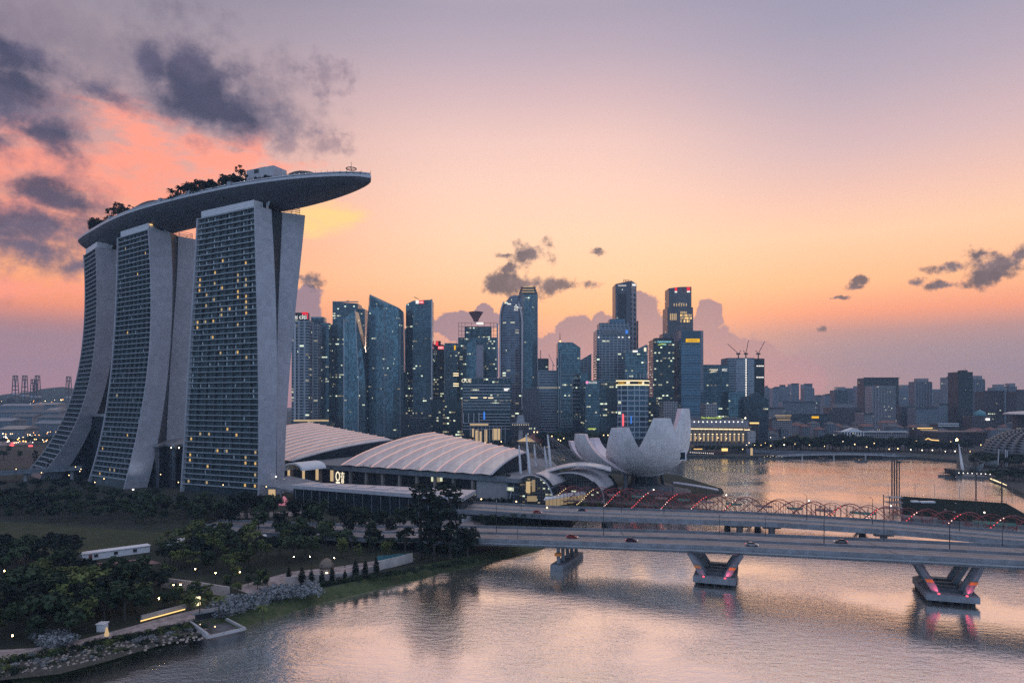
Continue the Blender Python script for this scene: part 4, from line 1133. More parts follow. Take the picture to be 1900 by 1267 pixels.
# ------------------------------------------------------------------ floating stage in the bay
FP = thing('floating_stage', 'dark green floating stage platform moored beyond the helix footbridge', 'platform', (285, 430, 0))
pf = [gr(1668, 921, 1.5), gr(1868, 934, 1.5), gr(1905, 955, 1.5), gr(1905, 975, 1.5), gr(1672, 960, 1.5)]
MB().hexa([(p.x, p.y) for p in pf][::-1], -1, 1.6).build('deck', M['dark_concrete'], FP)
MB().hexa([(p.x, p.y) for p in inset(pf, .97)][::-1], 1.65, 2.0).build('turf', M['turf'], FP)
for x0, x1, y in ((1694, 1706, 932), (1710, 1736, 933)):
    a, b = gr(x0, y, 2), gr(x1, y, 2); MB().box(a.x, b.x, a.y, a.y + 3, 2.0, 2.9).build('white_barrier', M['white_paint'], FP)
mb = MB()
for i in range(40):
    a = pf[0].lerp(pf[1], i / 39); mb.bar((a.x, a.y, 1.6), (a.x, a.y, 3.0), .12)
mb.bar(pf[0] + Vector((0, 0, 1.4)), pf[1] + Vector((0, 0, 1.4)), .1).build('fence_rail', M['dark_metal'], FP)
MT = thing('mooring_tower', 'cluster of tall dark mooring poles with a metal stair landing', 'mooring tower', gr(1660, 945, 0))
for x, yt, k in ((1653, 852, .42), (1657.5, 850, .42), (1662, 853, .42), (1666.5, 858, .36)):
    p = gr(x + 2, 930, 0); top = at(x + 1, yt, p.y); MB().tube([(p.x, p.y, -2), (p.x, p.y, top.z)], k, 7).build('pole', M['dark_metal'], MT)
p = gr(1668, 930, 0); tp = at(1667, 857, p.y); MB().obox(tp + Vector((.6, 0, 0)), (.9, 0, 0), (0, .5, 0), (0, 0, .7)).build('camera_head', M['dark_metal'], MT)
p = gr(1658, 948, 0)
for z in (2, 5, 8): MB().box(p.x - 4, p.x + 4.5, p.y - 3, p.y + 4, z, z + .35).build('landing', M['grey_metal'], MT)
for a in (-4, 4): 
    for b_ in (-3, 3.7): MB().bar((p.x + a, p.y + b_, -1), (p.x + a, p.y + b_, 9.2), .35).build('frame_post', M['dark_metal'], MT)
for x, yt, yb, nm in ((1811, 852, 929, 'tall dark pole on the rear edge of the floating stage'), (1859, 856, 933, 'tall dark pole near the corner of the floating stage')):
    p = gr(x, yb, 1.5); t_ = thing('floodlight_pole', nm, 'pole', p)
    MB().tube([(p.x, p.y, 1.5), (p.x, p.y, at(x, yt, p.y).z)], .38, 7).build('pole', M['dark_metal'], t_); q = at(x, yt, p.y)
    MB().obox(q, (.8, 0, 0), (0, .4, 0), (0, 0, .4)).build('lamp_head', M['dark_metal'], t_)
for i, (x, yt, yb) in enumerate(((1698, 897, 921), (1734, 898, 923), (1780, 901, 926), (1828, 903, 929), (1878, 908, 934), (1648, 898, 922))):
    p = gr(x, yb, 1.5); q = at(x, yt, p.y)
    o = MB().tube([p, (p.x, p.y, q.z)], .11, 5).ball(q, .2, 5, 3).build('flagpole', M['grey_metal'], None, origin=p)
    tag(o, 'thin bare pole standing along the rear fence of the floating stage', 'pole', 'thin poles on the floating stage')

# ------------------------------------------------------------------ lamp posts and traffic on the bridges
def post_mesh(h, arm):
    mb = MB().tube([(0, 0, 0), (0, 0, h * .6), (0, 0, h)], [.16, .12, .09], 6)
    for s in ((-1, 1) if arm == 2 else (1,)): mb.tube([(0, 0, h - .2), (.0, s * 1.2, h + .15), (0, s * 2.2, h + .2)], [.07, .06, .05], 4)
    return mb.mesh('post')
def lamp_proto(h, arm, label, group, lit=None):
    T = thing('lamp_post', label, 'lamp post', (0, 0, -50), group)
    me = post_mesh(h, arm); me.materials.append(M['dark_metal']); o = bpy.data.objects.new('post', me); COL.objects.link(o); o.parent = T
    for s in ((-1, 1) if arm == 2 else (1,)):
        mh = MB().obox((0, s * 2.4, h + .2), (.2, 0, 0), (0, .5, 0), (0, 0, .12)).mesh('lamp_head'); mh.materials.append(lit or M['grey_metal'])
        o = bpy.data.objects.new('lamp_head', mh); COL.objects.link(o); o.parent = T
    return T
lp = lamp_proto(13, 2, 'slim unlit lamp post on the median of the highway bridge', 'lamp posts on the highway bridge')
first = True
for px in (921, 1120, 1335, 1529, 1762, 1420, 1640, 1860, 1000):
    X = None
    for _ in range(1):
        X = (px - CX) / F * 275
        for _k in range(12): X = (px - CX) / F * (nearY(X) + WID * (.5 if px in (921, 1120, 1529, 1762) else .99))
    off = WID * (.5 if px in (921, 1120, 1529, 1762) else .99); loc = Vector((X, nearY(X) + off, deckZ(X) + .5))
    if first: lp.location = loc; first = False
    else: dup(lp, loc, scale=(1, 1, 1) if off < 20 else (.8, .8, .55), label=None if off < 20 else 'short lamp post on the far parapet of the highway bridge')
lp2 = lamp_proto(12, 1, 'thin lamp post at the kerb of the slim road bridge', 'lamp posts on the slim road bridge')
first = True
for px in (967, 1153, 1232, 1497, 1619, 1780):
    X = 20
    for _k in range(12): X = (px - CX) / F * (bayY(X) + 15)
    loc = Vector((X, bayY(X) + 15, 8.3))
    if first: lp2.location = loc; first = False
    else: dup(lp2, loc)

def car_proto(label, paint, tails):
    T = thing('car', label, 'car', (0, 0, -60), None)
    pm_ = principled('car_paint_' + label[:4].strip(), paint, .3, metal=.3)
    sec = lambda x, z0, z1, w: [(x, -w, z0), (x, w, z0), (x, w, z1), (x, -w, z1)]
    b = MB().loft([sec(-2.2, .35, .75, .8), sec(-2.0, .25, .95, .88), (sec(-.9, .22, 1.0, .9)), sec(.9, .22, .95, .9), sec(1.9, .25, .8, .86), sec(2.2, .35, .6, .76)])
    def part(mb, nm, mt, sm=False):
        me = mb.mesh(nm, (0, 0, 0), sm); me.materials.append(mt); o = bpy.data.objects.new(nm, me); COL.objects.link(o); o.parent = T
    part(b, 'body', pm_)
    part(MB().loft([sec(-1.7, .96, 1.0, .78), sec(-1.1, .98, 1.4, .68), sec(.3, .98, 1.42, .68), sec(1.1, .9, .98, .76)]), 'cabin', M['dark_glass'])
    part(MB().loft([sec(-1.0, 1.40, 1.46, .66), sec(.2, 1.42, 1.48, .66)]), 'roof', pm_)
    for x in (-1.35, 1.35):
        for y in (-.86, .86): part(MB().tube([(x, y - .1, .33), (x, y + .1, .33)], .33, 10), 'wheel', M['black'])
    for y in (-.6, .6):
        part(MB().obox((-2.19, y, .72), (.06, 0, 0), (0, .2, 0), (0, 0, .09)), 'tail_light', M['led_red'])
        part(MB().obox((2.18, y, .6), (.06, 0, 0), (0, .2, 0), (0, 0, .09)), 'headlight', M['sign_white'])
    return T
rz = math.atan2(-.362, 1)
def on_bridge(px, o):
    X = 20
    for _k in range(12): X = (px - CX) / F * (nearY(X) + o)
    return Vector((X, nearY(X) + o, deckZ(X) + .02))
cr = [car_proto('red car heading right on the near lanes of the highway bridge', (.30, .03, .03), 1), car_proto('dark purple car on the near lanes of the highway bridge', (.05, .02, .05), 1),
      car_proto('silver car on the outermost near lane of the highway bridge', (.35, .35, .37), 1), car_proto('grey van-like car low on the highway bridge deck beyond the median', (.16, .16, .18), 1)]
for c_, (px, o) in zip(cr, ((1062, 10.0), (1172, 6.6), (1395, 6.6), (1560, 20.0))):
    c_.location = on_bridge(px, o); c_.rotation_euler = (0, 0, rz if o < 15 else rz + math.pi)
cb = car_proto('coral red car on the slim road bridge behind the highway', (.45, .08, .06), 1); cb.location = (13, bayY(13) + 9, 8.02); cb.rotation_euler = (0, 0, -.25)
cb = car_proto('navy blue car on the slim road bridge behind the highway', (.02, .03, .08), 1); cb.location = (36, bayY(36) + 20, 8.02); cb.rotation_euler = (0, 0, 2.9)
# ------------------------------------------------------------------ business district towers
G = (0.115, 0.185, 0.215)
FC = {
 'teal': facade('teal_glass', G, (0.05, 0.075, 0.095), lit=.045),
 'teal_busy': facade('teal_glass_lit', (0.08, 0.135, 0.16), (0.05, 0.07, 0.085), lit=.13, run=6),
 'sail': facade('sail_glass', (0.13, 0.225, 0.265), (0.11, 0.16, 0.185), fh=3.6, bw=2.2, fv=.16, fu=.2, lit=.02, var=.5, metal=.7),
 'blocks': facade('block_glass', (0.03, 0.05, 0.065), (0.30, 0.31, 0.34), fh=4.6, bw=9.0, fv=.34, fu=.3, lit=.10, run=2, metal=.3),
 'dark': facade('dark_tower_glass', (0.075, 0.125, 0.15), (0.035, 0.05, 0.06), lit=.06, metal=.5),
 'dark_quiet': facade('dark_quiet_glass', (0.04, 0.06, 0.07), (0.03, 0.04, 0.05), lit=.015, metal=.4),
 'dark_lit': facade('dark_lit_glass', (0.035, 0.06, 0.065), (0.025, 0.035, 0.04), lit=.14, run=3, metal=.4),
 'bands': facade('banded_glass', (0.05, 0.085, 0.11), (0.30, 0.31, 0.34), fh=4.0, bw=40, fv=.40, fu=.02, lit=.02, metal=.4),
 'blue_bands': facade('blue_banded_glass', (0.055, 0.12, 0.17), (0.15, 0.20, 0.26), fh=4.0, bw=60, fv=.35, fu=.01, lit=.0, metal=.5),
 'grid': facade('grid_wall', (0.04, 0.06, 0.075), (0.26, 0.29, 0.33), fh=4.0, bw=6.0, fv=.42, fu=.22, lit=.03, metal=.3),
 'white_grid': facade('white_grid', (0.06, 0.11, 0.15), (0.34, 0.38, 0.42), fh=7.0, bw=9.0, fv=.22, fu=.12, lit=.02, metal=.4),
 'apart': facade('apartment_wall', (0.05, 0.06, 0.07), (0.30, 0.28, 0.29), fh=3.4, bw=3.2, fv=.42, fu=.36, lit=.02, metal=.1),
 'apart_blue': facade('blue_apartment_wall', (0.07, 0.09, 0.11), (0.17, 0.20, 0.23), fh=3.4, bw=3.6, fv=.4, fu=.4, lit=.012, metal=.2),
 'brown': facade('brown_wall', (0.03, 0.03, 0.03), (0.07, 0.05, 0.05), fh=3.6, bw=4, fv=.4, fu=.3, lit=.02, metal=.1),
 'black': facade('black_glass', (0.012, 0.018, 0.02), (0.015, 0.02, 0.022), fh=3.6, bw=3.6, fv=.2, fu=.2, lit=.01, metal=.2),
 'slots': facade('slotted_wall', (0.03, 0.035, 0.04), (0.26, 0.24, 0.26), fh=9.0, bw=14.0, fv=.42, fu=.5, lit=.0, metal=.1),
 'tall_dark': facade('tall_dark_wall', (0.05, 0.055, 0.07), (0.11, 0.105, 0.125), fh=4.0, bw=2.4, fv=.3, fu=.4, lit=.015, metal=.3),
 'stone_tower': facade('stone_tower', (0.05, 0.06, 0.07), (0.16, 0.15, 0.16), fh=4.2, bw=2.6, fv=.3, fu=.34, lit=.03, metal=.3),
}
def plan(pts, Y, depth):
    """front corners (px, extra distance) left to right, then the back"""
    fr = [((x - CX) / F * (Y + d), Y + d) for x, d in pts]
    return fr + [(fr[-1][0] + 0.0, max(fr[-1][1], Y) + depth), (fr[0][0] + 0.0, max(fr[0][1], Y) + depth)]
def zat(y, Y): return CAMH - (y - HZ) / F * Y
def block(T, name, pts, Y, ytop, mat, depth=36, ybot=None, z0=2.6):
    """prism seen between photo columns; ytop one photo row or one per front corner"""
    P = plan(pts, Y, depth)
    ys = ytop if hasattr(ytop, '__len__') else [ytop] * len(pts)
    zt = [zat(y, Y + d) for y, (x, d) in zip(ys, pts)]
    zt += [zt[-1], zt[0]]
    zb = z0 if ybot is None else zat(ybot, Y)
    return MB().hexa(P, zb, zt).build(name, mat, T)
def tower(label, pts, Y, ytop, mat, depth=36, cat='tower', name='office_tower', group=None):
    xm = sum(p[0] for p in pts) / len(pts)
    b = at(xm, 800, Y + depth * .3); b.z = 2.6
    T = thing(name, label, cat, b, group)
    block(T, 'walls', pts, Y, ytop, FC[mat] if isinstance(mat, str) else mat, depth)
    return T
def sgn(T, text, mat, x0, x1, y0, y1, Y, name='sign_letters', xdir=(1, 0, 0)):
    p = at(x0, y1, Y); q = at(x1, y0, Y)
    return lettering(name, text, mat, T, p, p.z, q.z - p.z, xdir, q.x - p.x, .5)
def panel(T, name, x0, x1, y0, y1, Y, mat, th=.6):
    a, b = at(x0, y1, Y), at(x1, y0, Y)
    return MB().box(a.x, b.x, Y - th, Y, a.z, b.z).build(name, mat, T)

T = tower('blocky glass tower with a red framed white sign beside the foremost hotel', [(541, 4), (552, 0), (573, 0)], 1120, 594, 'blocks')
block(T, 'sign_crown', [(545, 0), (571, 0)], 1122, 580, M['black'], 10, 593.5)
panel(T, 'sign_frame', 560, 571.5, 579, 581, 1121, M['sign_red']); panel(T, 'sign_frame', 570, 571.5, 581, 592, 1121, M['sign_red'])
panel(T, 'sign_arc', 561, 569, 581.2, 584.0, 1120.5, M['sign_red'])
sgn(T, 'citi', M['sign_white'], 555.5, 568.5, 584, 592, 1119.6); sgn(T, 'citi', M['sign_white'], 545, 552, 585, 592, 1119.4)
panel(T, 'sunset_edge', 546, 549, 600, 790, 1119.5, M['pale_metal'])  # pale strip imitates sunset reflected at the tower edge
tower('patchwork glass tower with a grey top next to the blocky one', [(573.5, 0), (590, 0)], 1135, 600, 'blocks', 30)
T = tower('dark glass tower stepping down behind the patchwork tower', [(587, 0), (610, 0)], 1160, 599, 'teal', 30)
block(T, 'upper_tier', [(577, 0), (600, 0)], 1175, 588, FC['teal'], 20)
T = thing('lit_podium', 'low warmly lit podium roof line behind the rear ribbed hall', 'podium', at(578, 800, 1080))
block(T, 'walls', [(540, 0), (612, 0)], 1080, 782, FC['dark'], 30); panel(T, 'lit_cornice', 545, 610, 778.5, 781.5, 1079, M['lit_soft'])
T = tower('tall flat topped dark tower left of the twin sail towers', [(617, 0), (664, 0)], 1190, [560, 563], 'dark', 40)
block(T, 'side_wing', [(664.5, 4), (677, 4)], 1190, 573, FC['dark'], 34); panel(T, 'roof_line', 617, 665, 559, 561, 1189.4, M['grey_metal'])
MB().tube([at(640, 560, 1200), at(648, 557, 1200)], .5, 4).build('roof_crane', M['dark_metal'], T)
# sail towers
T = thing('sail_tower', 'slim pointed sail shaped glass tower in front of its taller twin', 'tower', at(655, 800, 1085))
def sailprism(T, name, rows, mat):
    """rows: (y, [x...]) outline by height with fixed distances per corner"""
    rings = []
    for y, xs_ in rows:
        rings.append([Vector(((x - CX) / F * Yk, Yk, zat(y, Yk0))) for (x, Yk, Yk0) in xs_])
    return MB().loft(rings).build(name, mat, T)
def sail(T, name, Y, left, apex, right, mat, dep=26):
    ys = [810, 760, 700, 640, 600]
    rings = []
    for i in range(12):
        u = i / 11
        def pt(curve, Yc):
            y = np.interp(u, [0, 1], [812, curve[-1][1]]); x = np.interp(y, [c[1] for c in curve][::-1], [c[0] for c in curve][::-1]); return Vector(((x - CX) / F * Yc, Yc, zat(y, Yc)))
        rings.append([pt(left, Y + 6), pt(apex, Y), pt(right, Y + 8), pt(right, Y + 8) + Vector((0, dep, 0)), pt(left, Y + 6) + Vector((0, dep, 0))])
    return MB().loft(rings).build(name, mat, T)
sail(T, 'walls', 1085, [(637, 812), (639, 700), (639, 600), (639.5, 590)], [(664, 812), (665, 700), (661, 600), (658, 576)], [(678, 812), (677.5, 700), (668, 620), (659, 577)], FC['sail'])
panel(T, 'edge_fin', 637.5, 639, 592, 800, 1084, M['pale_metal'])
a, b = at(664.5, 800, 1082), at(658.5, 574, 1082); MB().bar(a, at(665, 700, 1082), .9).bar(at(665, 700, 1082), b, .9).build('edge_fin', M['pale_metal'], T)
panel(T, 'crown_screen', 640, 655, 592, 597, 1089, M['grey_metal'])
T = thing('sail_tower', 'broad curved blue glass sail tower rising to a sharp spike', 'tower', at(712, 800, 1095))
prof = [(677.5, 20, 548), (686, 6, 546), (700, 0, 556), (712, 0, 563), (728, 2, 566), (740, 8, 571), (748, 20, 578)]
rings = []
for u in [i / 14 for i in range(15)]:
    ring = []
    for i, (x, d, yt) in enumerate(prof):
        y = 815 + (yt - 815) * u; xx = x + (1.6 * math.sin(u * math.pi) * (1 if i > 3 else -1)) + (6.5 * u ** 2.2 if i == 0 else 0) * 1.2
        ring.append(Vector(((xx - CX) / F * (1100 + d), 1100 + d, zat(y, 1100 + d))))
    ring += [ring[-1] + Vector((-3, 30, 0)), ring[0] + Vector((6, 30, -25 * u))]
    rings.append(ring)
MB().loft(rings).build('walls', FC['sail'], T, smooth=False)
for x in (712.5, 742): panel(T, 'mullion_fin', x, x + 1.1, 575 if x < 720 else 590, 812, 1098.5 if x < 720 else 1106, M['grey_metal'], .8)
mb = MB()
for i in range(9):
    a = at(684 + .4 * i, 552 + 2.2 * i, 1103); b = at(689 + 3 * i, 552 + 2.2 * i, 1098); mb.bar(a, b, .5)
mb.build('crown_lattice', M['dark_metal'], T)
T = tower('dark slab tower with a red and white bank sign near its flat top', [(753, 12), (766, 0), (800, 0)], 1130, [565, 558, 556], 'teal_busy', 40)
panel(T, 'sign_panel', 777, 786.5, 557.5, 563.5, 1129, M['sign_red']); panel(T, 'sign_panel', 771.5, 777, 557.5, 563.5, 1129, M['sign_white'])
sgn(T, 'DBS', M['sign_white'], 778, 785.5, 559, 562.5, 1128)
panel(T, 'corner_fin', 800, 802.5, 555, 810, 1129, M['pale_metal']); MB().tube([at(768, 551, 1140), at(777, 555, 1140)], .5, 4).build('roof_crane', M['dark_metal'], T)
tower('narrow pale tower glimpsed behind the slab with the red sign', [(748, 0), (754, 0)], 1300, 610, 'bands', 30)
tower('low dark block filling the gap left of the slab with the red sign', [(741, 0), (757, 0)], 1125, 690, 'dark_lit', 30)
T = tower('dark stepped block carrying small red signs on its roof', [(795, 0), (825, 0)], 1200, 639, 'dark_lit', 40)
block(T, 'sign_box', [(809, 0), (817.5, 0)], 1198, 632.5, M['black'], 8, 640); panel(T, 'sign_panel', 808.5, 813, 633.5, 641, 1197, M['sign_red'])
panel(T, 'sign_panel', 812.5, 823.5, 642, 648, 1198.5, M['sign_red']); sgn(T, 'HSBC', M['sign_white'], 813.5, 823, 643.2, 647.2, 1197.6)
panel(T, 'pipe_rack', 806, 809, 648, 670, 1198, M['grey_metal'])
T = tower('blue glass block with a yellow lit corner sign', [(825, 0), (848, 0)], 1185, 636.5, 'teal', 34)
panel(T, 'sign_panel', 842.5, 845.5, 641, 649, 1184, M['sign_yellow'])
panel(T, 'corner_fin', 824.5, 825.6, 637, 780, 1184, M['grey_metal'])
for y in (692, 696, 711, 715): panel(T, 'lit_strip', 841, 851, y, y + 1.6, 1184.4, M['lit_cream'])
tower('dark office block with a pale outlined roof in front of the funnel tower', [(853, 0), (870, 0)], 1150, 651, 'dark_lit', 30)
T = tower('slanted grey wedge tower in front of the tower with a funnel roof', [(865, 10), (883, 0), (897, 8)], 1140, [640, 630, 638], 'sail', 30)
panel(T, 'pale_face', 883.5, 896.5, 640, 700, 1139.4, principled('wedge_face', (.30, .28, .32), .5, seam=(2, 4, .2, .3)))
T = tower('broad glass tower with a see-through crown and a red funnel on top', [(850, 0), (923, 0)], 1230, 626, 'dark', 42)
mb = MB()
for i in range(13):
    x = 851 + 71 * i / 12
    if 862 < x < 912 and i % 2: continue
    mb.bar(at(x, 627, 1231), at(x, 599, 1231), .6)
for y in (599, 606, 614, 622): mb.bar(at(851, y, 1231), at(922, y, 1231), .5)
mb.build('crown_frame', M['dark_metal'], T)
block(T, 'crown_core', [(862, 0), (912, 0)], 1236, 606, FC['dark'], 26, 626)
mb = MB(); a = at(883, 597, 1240)
mb.lathe((a.x, a.y, a.z), [(4, 0), (5, 4), (13, 17), (13, 17.6)], 4); mb.build('funnel', principled('funnel_red', (.20, .07, .07), .5), T)
panel(T, 'roof_sign', 884, 897, 598, 602, 1229, M['sign_white'])
panel(T, 'sunset_edge', 921.5, 924.5, 600, 700, 1229.5, M['pale_metal'])  # sunset reflection on this edge, drawn as a pale strip
# long office block by the water with white floor lines
T = tower('wide dark office block ruled with thin white floor lines', [(858, 0), (949, 0)], 960, 701, facade('plain_dark_glass', (0.04, 0.07, 0.085), (0.03, 0.045, 0.055), fh=3.6, bw=3, fv=.1, fu=.08, lit=.05, metal=.5), 40)
for i in range(9): panel(T, 'floor_line', 859, 947, 713.5 + i * 5.7, 714.6 + i * 5.7, 959.6, M['pale_metal'], .7)
for i in range(6): panel(T, 'floor_line', 859 + (28 if i < 3 else 0), 947, 767.5 + i * 5.6, 768.5 + i * 5.6, 959.6, M['pale_metal'], .7)
for x in (859, 869, 878.5, 888): panel(T, 'white_column', x, x + 1.4, 766, 784, 959.5, M['pale_metal'], .8)
for x in (887, 896.5, 906, 916, 925, 934, 941): panel(T, 'crown_mullion', x, x + .8, 702, 710, 959.5, M['grey_metal'], .7)
panel(T, 'crown_line', 859, 947, 701, 702, 959.5, M['grey_metal'], .8)
sgn(T, 'OUE', M['sign_cream'], 856.5, 874.5, 703, 709.5, 958.6)
panel(T, 'sign_panel', 935, 945, 720.5, 722.5, 958.8, M['sign_white']); panel(T, 'sign_panel', 935.5, 942, 722.5, 725, 958.8, M['sign_white'])
for x0, x1, y in ((873, 886, 737), (897, 903, 737), (906, 915, 737.3)): panel(T, 'lit_strip', x0, x1, y, y + 1.6, 959.2, M['lit_cream'])
for i in range(10): panel(T, 'lobby_column', 872 + i * 7.2, 873 + i * 7.2, 792, 822, 957, M['pale_metal'], 1.2)
for i, (x0, x1, y0, y1) in enumerate(((872, 906, 786, 789), (876, 880, 795, 820), (882, 888, 798, 822), (890, 894, 800, 820), (899, 904, 797, 822), (914, 928, 795, 816))): panel(T, 'lit_lobby', x0, x1, y0, y1, 958.2, M['lit_soft'], .5)
panel(T, 'blue_sign', 897, 900, 764, 778, 958.8, M['sign_blue'])
# rounded office tower with a curved shoulder, and the tall tower behind it
T = thing('office_tower', 'curved glass tower with a rounded shoulder and pale sunset edges', 'tower', at(948, 800, 1110))
rings = []
for i in range(15):
    y = 812 + (548 - 812) * i / 14
    xl = 928 if y > 590 else 928 + 26 * (1 - math.sqrt(max(0, 1 - ((590 - y) / 44) ** 2)))
    rings.append([Vector(((x - CX) / F * (1110 + d), 1110 + d, zat(y, 1110))) for x, d in ((xl, 10), (xl + (968 - xl) * .3, 1), (xl + (968 - xl) * .7, 0), (968.5, 7), (968.5, 34), (xl, 38))])
MB().loft(rings).build('walls', facade('rounded_glass', (0.09, 0.12, 0.16), (0.26, 0.23, 0.24), fh=4.0, bw=7, fv=.28, fu=.05, lit=.07, metal=.6, run=2), T)
ed = [at(928 if y > 590 else 928 + 26 * (1 - math.sqrt(max(0, 1 - ((590 - y) / 44) ** 2))), y, 1118) for y in range(800, 548, -12)]
MB().tube(ed, 1.5, 5).build('sunset_edge', M['pale_metal'], T)  # pale tube stands in for sunset reflected along the curved glass edge
ed = [at(968.8 - max(0, (600 - y)) ** 2 * .005, y, 1114) for y in range(760, 550, -12)]; MB().tube(ed, 1.8, 5).build('sunset_edge', M['pale_metal'], T)  # sunset reflection of the right edge, also a pale tube
sgn(T, 'AIA', M['sign_white'], 953.5, 961.5, 572.5, 576.5, 1107)
pa, pb, pc = at(954.5, 570.5, 1107), at(960.5, 570.5, 1107), at(957.5, 565, 1107); MB().bar(pa, pb, .6).bar(pb, pc, .6).bar(pc, pa, .6).build('sign_triangle', M['sign_white'], T)
panel(T, 'roof_light', 941, 948, 563, 565, 1107.5, M['sign_white'])
T = tower('tall octagonal dark tower with a tiered lit crown behind the curved one', [(962, 14), (972, 0), (988, 0), (998, 12)], 1200, 546, 'teal', 40)
for y0, y1, i in ((546, 541.5, 1), (541, 537, 2.5), (536.5, 532, 4)):
    block(T, 'crown_tier', [(962 + i, 12 + i), (970 + i, 2), (990 - i, 2), (998 - i, 10 + i)], 1200, y1, FC['dark_quiet'], 32, y0)
    panel(T, 'crown_light', 967 + i, 993 - i, y1 - .2, y1 + 1.0, 1199.0, M['lit_soft'], .8)
panel(T, 'corner_fin', 996.5, 998, 560, 800, 1209, M['pale_metal'])
tower('pale banded mid-rise with a stepped flat top', [(998, 0), (1034, 0)], 1060, 687, 'bands', 34)
T = tower('small tower with a thin roof mast behind the pale banded mid-rise', [(996, 0), (1018, 0)], 1250, 665, 'dark_quiet', 30)
MB().tube([at(1003, 666, 1255), at(1003, 650, 1255)], .6, 5).build('roof_mast', M['dark_metal'], T)
T = thing('site_crane', 'thin slanted crane jib over the pale banded mid-rise', 'crane', at(1026, 684, 1240)); MB().tube([at(1026, 690, 1240), at(1026, 676, 1240)], .5, 4).tube([at(1029, 680, 1240), at(1018, 657, 1240)], .45, 4).build('jib', M['grey_metal'], T)
T = tower('blue tower with white frames and a roof mast', [(1035, 0), (1062, 0), (1077, 4)], 1050, [635, 635, 645], 'teal', 36)
for i in range(4): panel(T, 'white_frame', 1040, 1077, (694, 701, 739, 747)[i], (695, 702, 740, 748)[i], 1048, M['grey_metal'], 1.2)
for i in range(11): panel(T, 'white_frame', 1062, 1076, 702 + i * 7.5, 703.2 + i * 7.5, 1047.6, M['grey_metal'], 1.0)
for x in (1035.5, 1039.5, 1061, 1076): panel(T, 'white_frame', x, x + 1.2, 650 if x < 1060 else 700, 792, 1047.8, M['grey_metal'], 1.3)
for i in range(4): panel(T, 'white_frame', 1040, 1061, 776 + i * 5, 777.3 + i * 5, 1047.7, M['grey_metal'], 1.0)
MB().tube([at(1039, 636, 1055), at(1039, 617, 1055)], [.8, .3], 5).build('roof_mast', M['dark_metal'], T); MB().ball(at(1039.5, 633, 1053), 1.0).build('beacon', M['lamp_orange'], T)
tower('blue office tower with a slanted open corner top', [(1077, 0), (1097.5, 0)], 1120, [668, 656], 'grid', 30)
T = tower('massive grey gridded tower with stepped penthouse floors', [(1107, 6), (1116, 0), (1169, 0)], 1080, [612, 610, 607], 'grid', 44)
block(T, 'penthouse', [(1112, 0), (1166, 0)], 1090, 599, FC['grid'], 30, 612); block(T, 'penthouse', [(1131, 0), (1160, 0)], 1098, 592, FC['blue_bands'], 22, 600)
panel(T, 'plain_band', 1116, 1168, 612, 620, 1079, M['bridge_concrete'])
for x in (1109.5, 1115, 1147, 1154, 1166): panel(T, 'lit_window', x, x + 2.6, 624.5, 627, 1078.8 if x > 1116 else 1082, M['sign_white'], .5)
panel(T, 'sign_panel', 1160.5, 1165, 612.5, 619, 1078, M['sign_blue'])
T = tower('tall two faced tower, dark face and pale slotted side, rising highest', [(1142, 0), (1170.5, 0)], 1290, [527, 521], 'tall_dark', 40)
block(T, 'slotted_side', [(1171, 0), (1181, 16)], 1290, [520, 527], FC['slots'], 24)
panel(T, 'louvred_strip', 1147, 1162, 545, 610, 1289.2, M['dark_metal'], .5)
sgn(T, 'maybank', M['sign_white'], 1147, 1162, 528, 532, 1288); panel(T, 'sign_panel', 1173, 1179.5, 527, 530.5, 1290, M['sign_white'], 1)
mb = MB()
for x in (1157, 1160, 1163, 1166): mb.bar(at(x, 523, 1300), at(x + 1, 518.5, 1300), 1.2)
mb.build('roof_plant', M['dark_metal'], T); panel(T, 'side_wing', 1181.2, 1183, 596, 700, 1310, M['dark_concrete'], 8)
T = tower('teal glass office block with a notched open roof', [(1160, 0), (1187, 2), (1202, 0)], 1020, [652, 650, 640], 'teal', 36)
block(T, 'crown_wing', [(1182, 0), (1200, 0)], 1018, [648, 639], FC['teal'], 14, 660); panel(T, 'sign_panel', 1174, 1183, 650, 653.5, 1018, M['sign_white']); panel(T, 'sign_panel', 1195, 1199, 645, 652, 1017, M['sign_cream'])
for x in (1164, 1172, 1180, 1188, 1194, 1199): panel(T, 'tall_column', x, x + .9, 694, 703, 1017, M['pale_metal'])
tower('dark low block under the notched glass office block', [(1160, 0), (1204.5, 0)], 1000, 702, 'dark_quiet', 30)
# rounded bank building with a lit sign band
T = thing('bank_building', 'rounded glass bank building with a glowing sign band at its top', 'bank building', at(1174, 805, 930))
prof = [(1145, 9), (1152, 3), (1163, 0), (1185, 0), (1197, 3), (1203, 9)]
rg = lambda y: [Vector(((x - CX) / F * (930 + d), 930 + d, zat(y, 930))) for x, d in prof] + [Vector(((1201 - CX) / F * 960, 960, zat(y, 930))), Vector(((1147 - CX) / F * 960, 960, zat(y, 930)))]
MB().loft([rg(815), rg(706)]).build('walls', FC['white_grid'], T)
def band(T, name, y0, y1, mat, e=1.0):
    c = Vector(((1174 - CX) / F * 940, 945, 0)); rs = []
    for y in (y1, y0):
        rs.append([Vector((p.x, p.y, 0)) + (Vector((p.x, p.y, 0)) - c).normalized() * e + Vector((0, 0, zat(y, 930))) for p in rg(700)])
    return MB().loft(rs).build(name, mat, T)
band(T, 'light_band', 705.5, 707.2, M['lit_cream'], 1.5); band(T, 'sign_band', 707.5, 712.8, M['black'], .9); band(T, 'light_band', 713, 714.8, M['lit_cream'], 1.5)
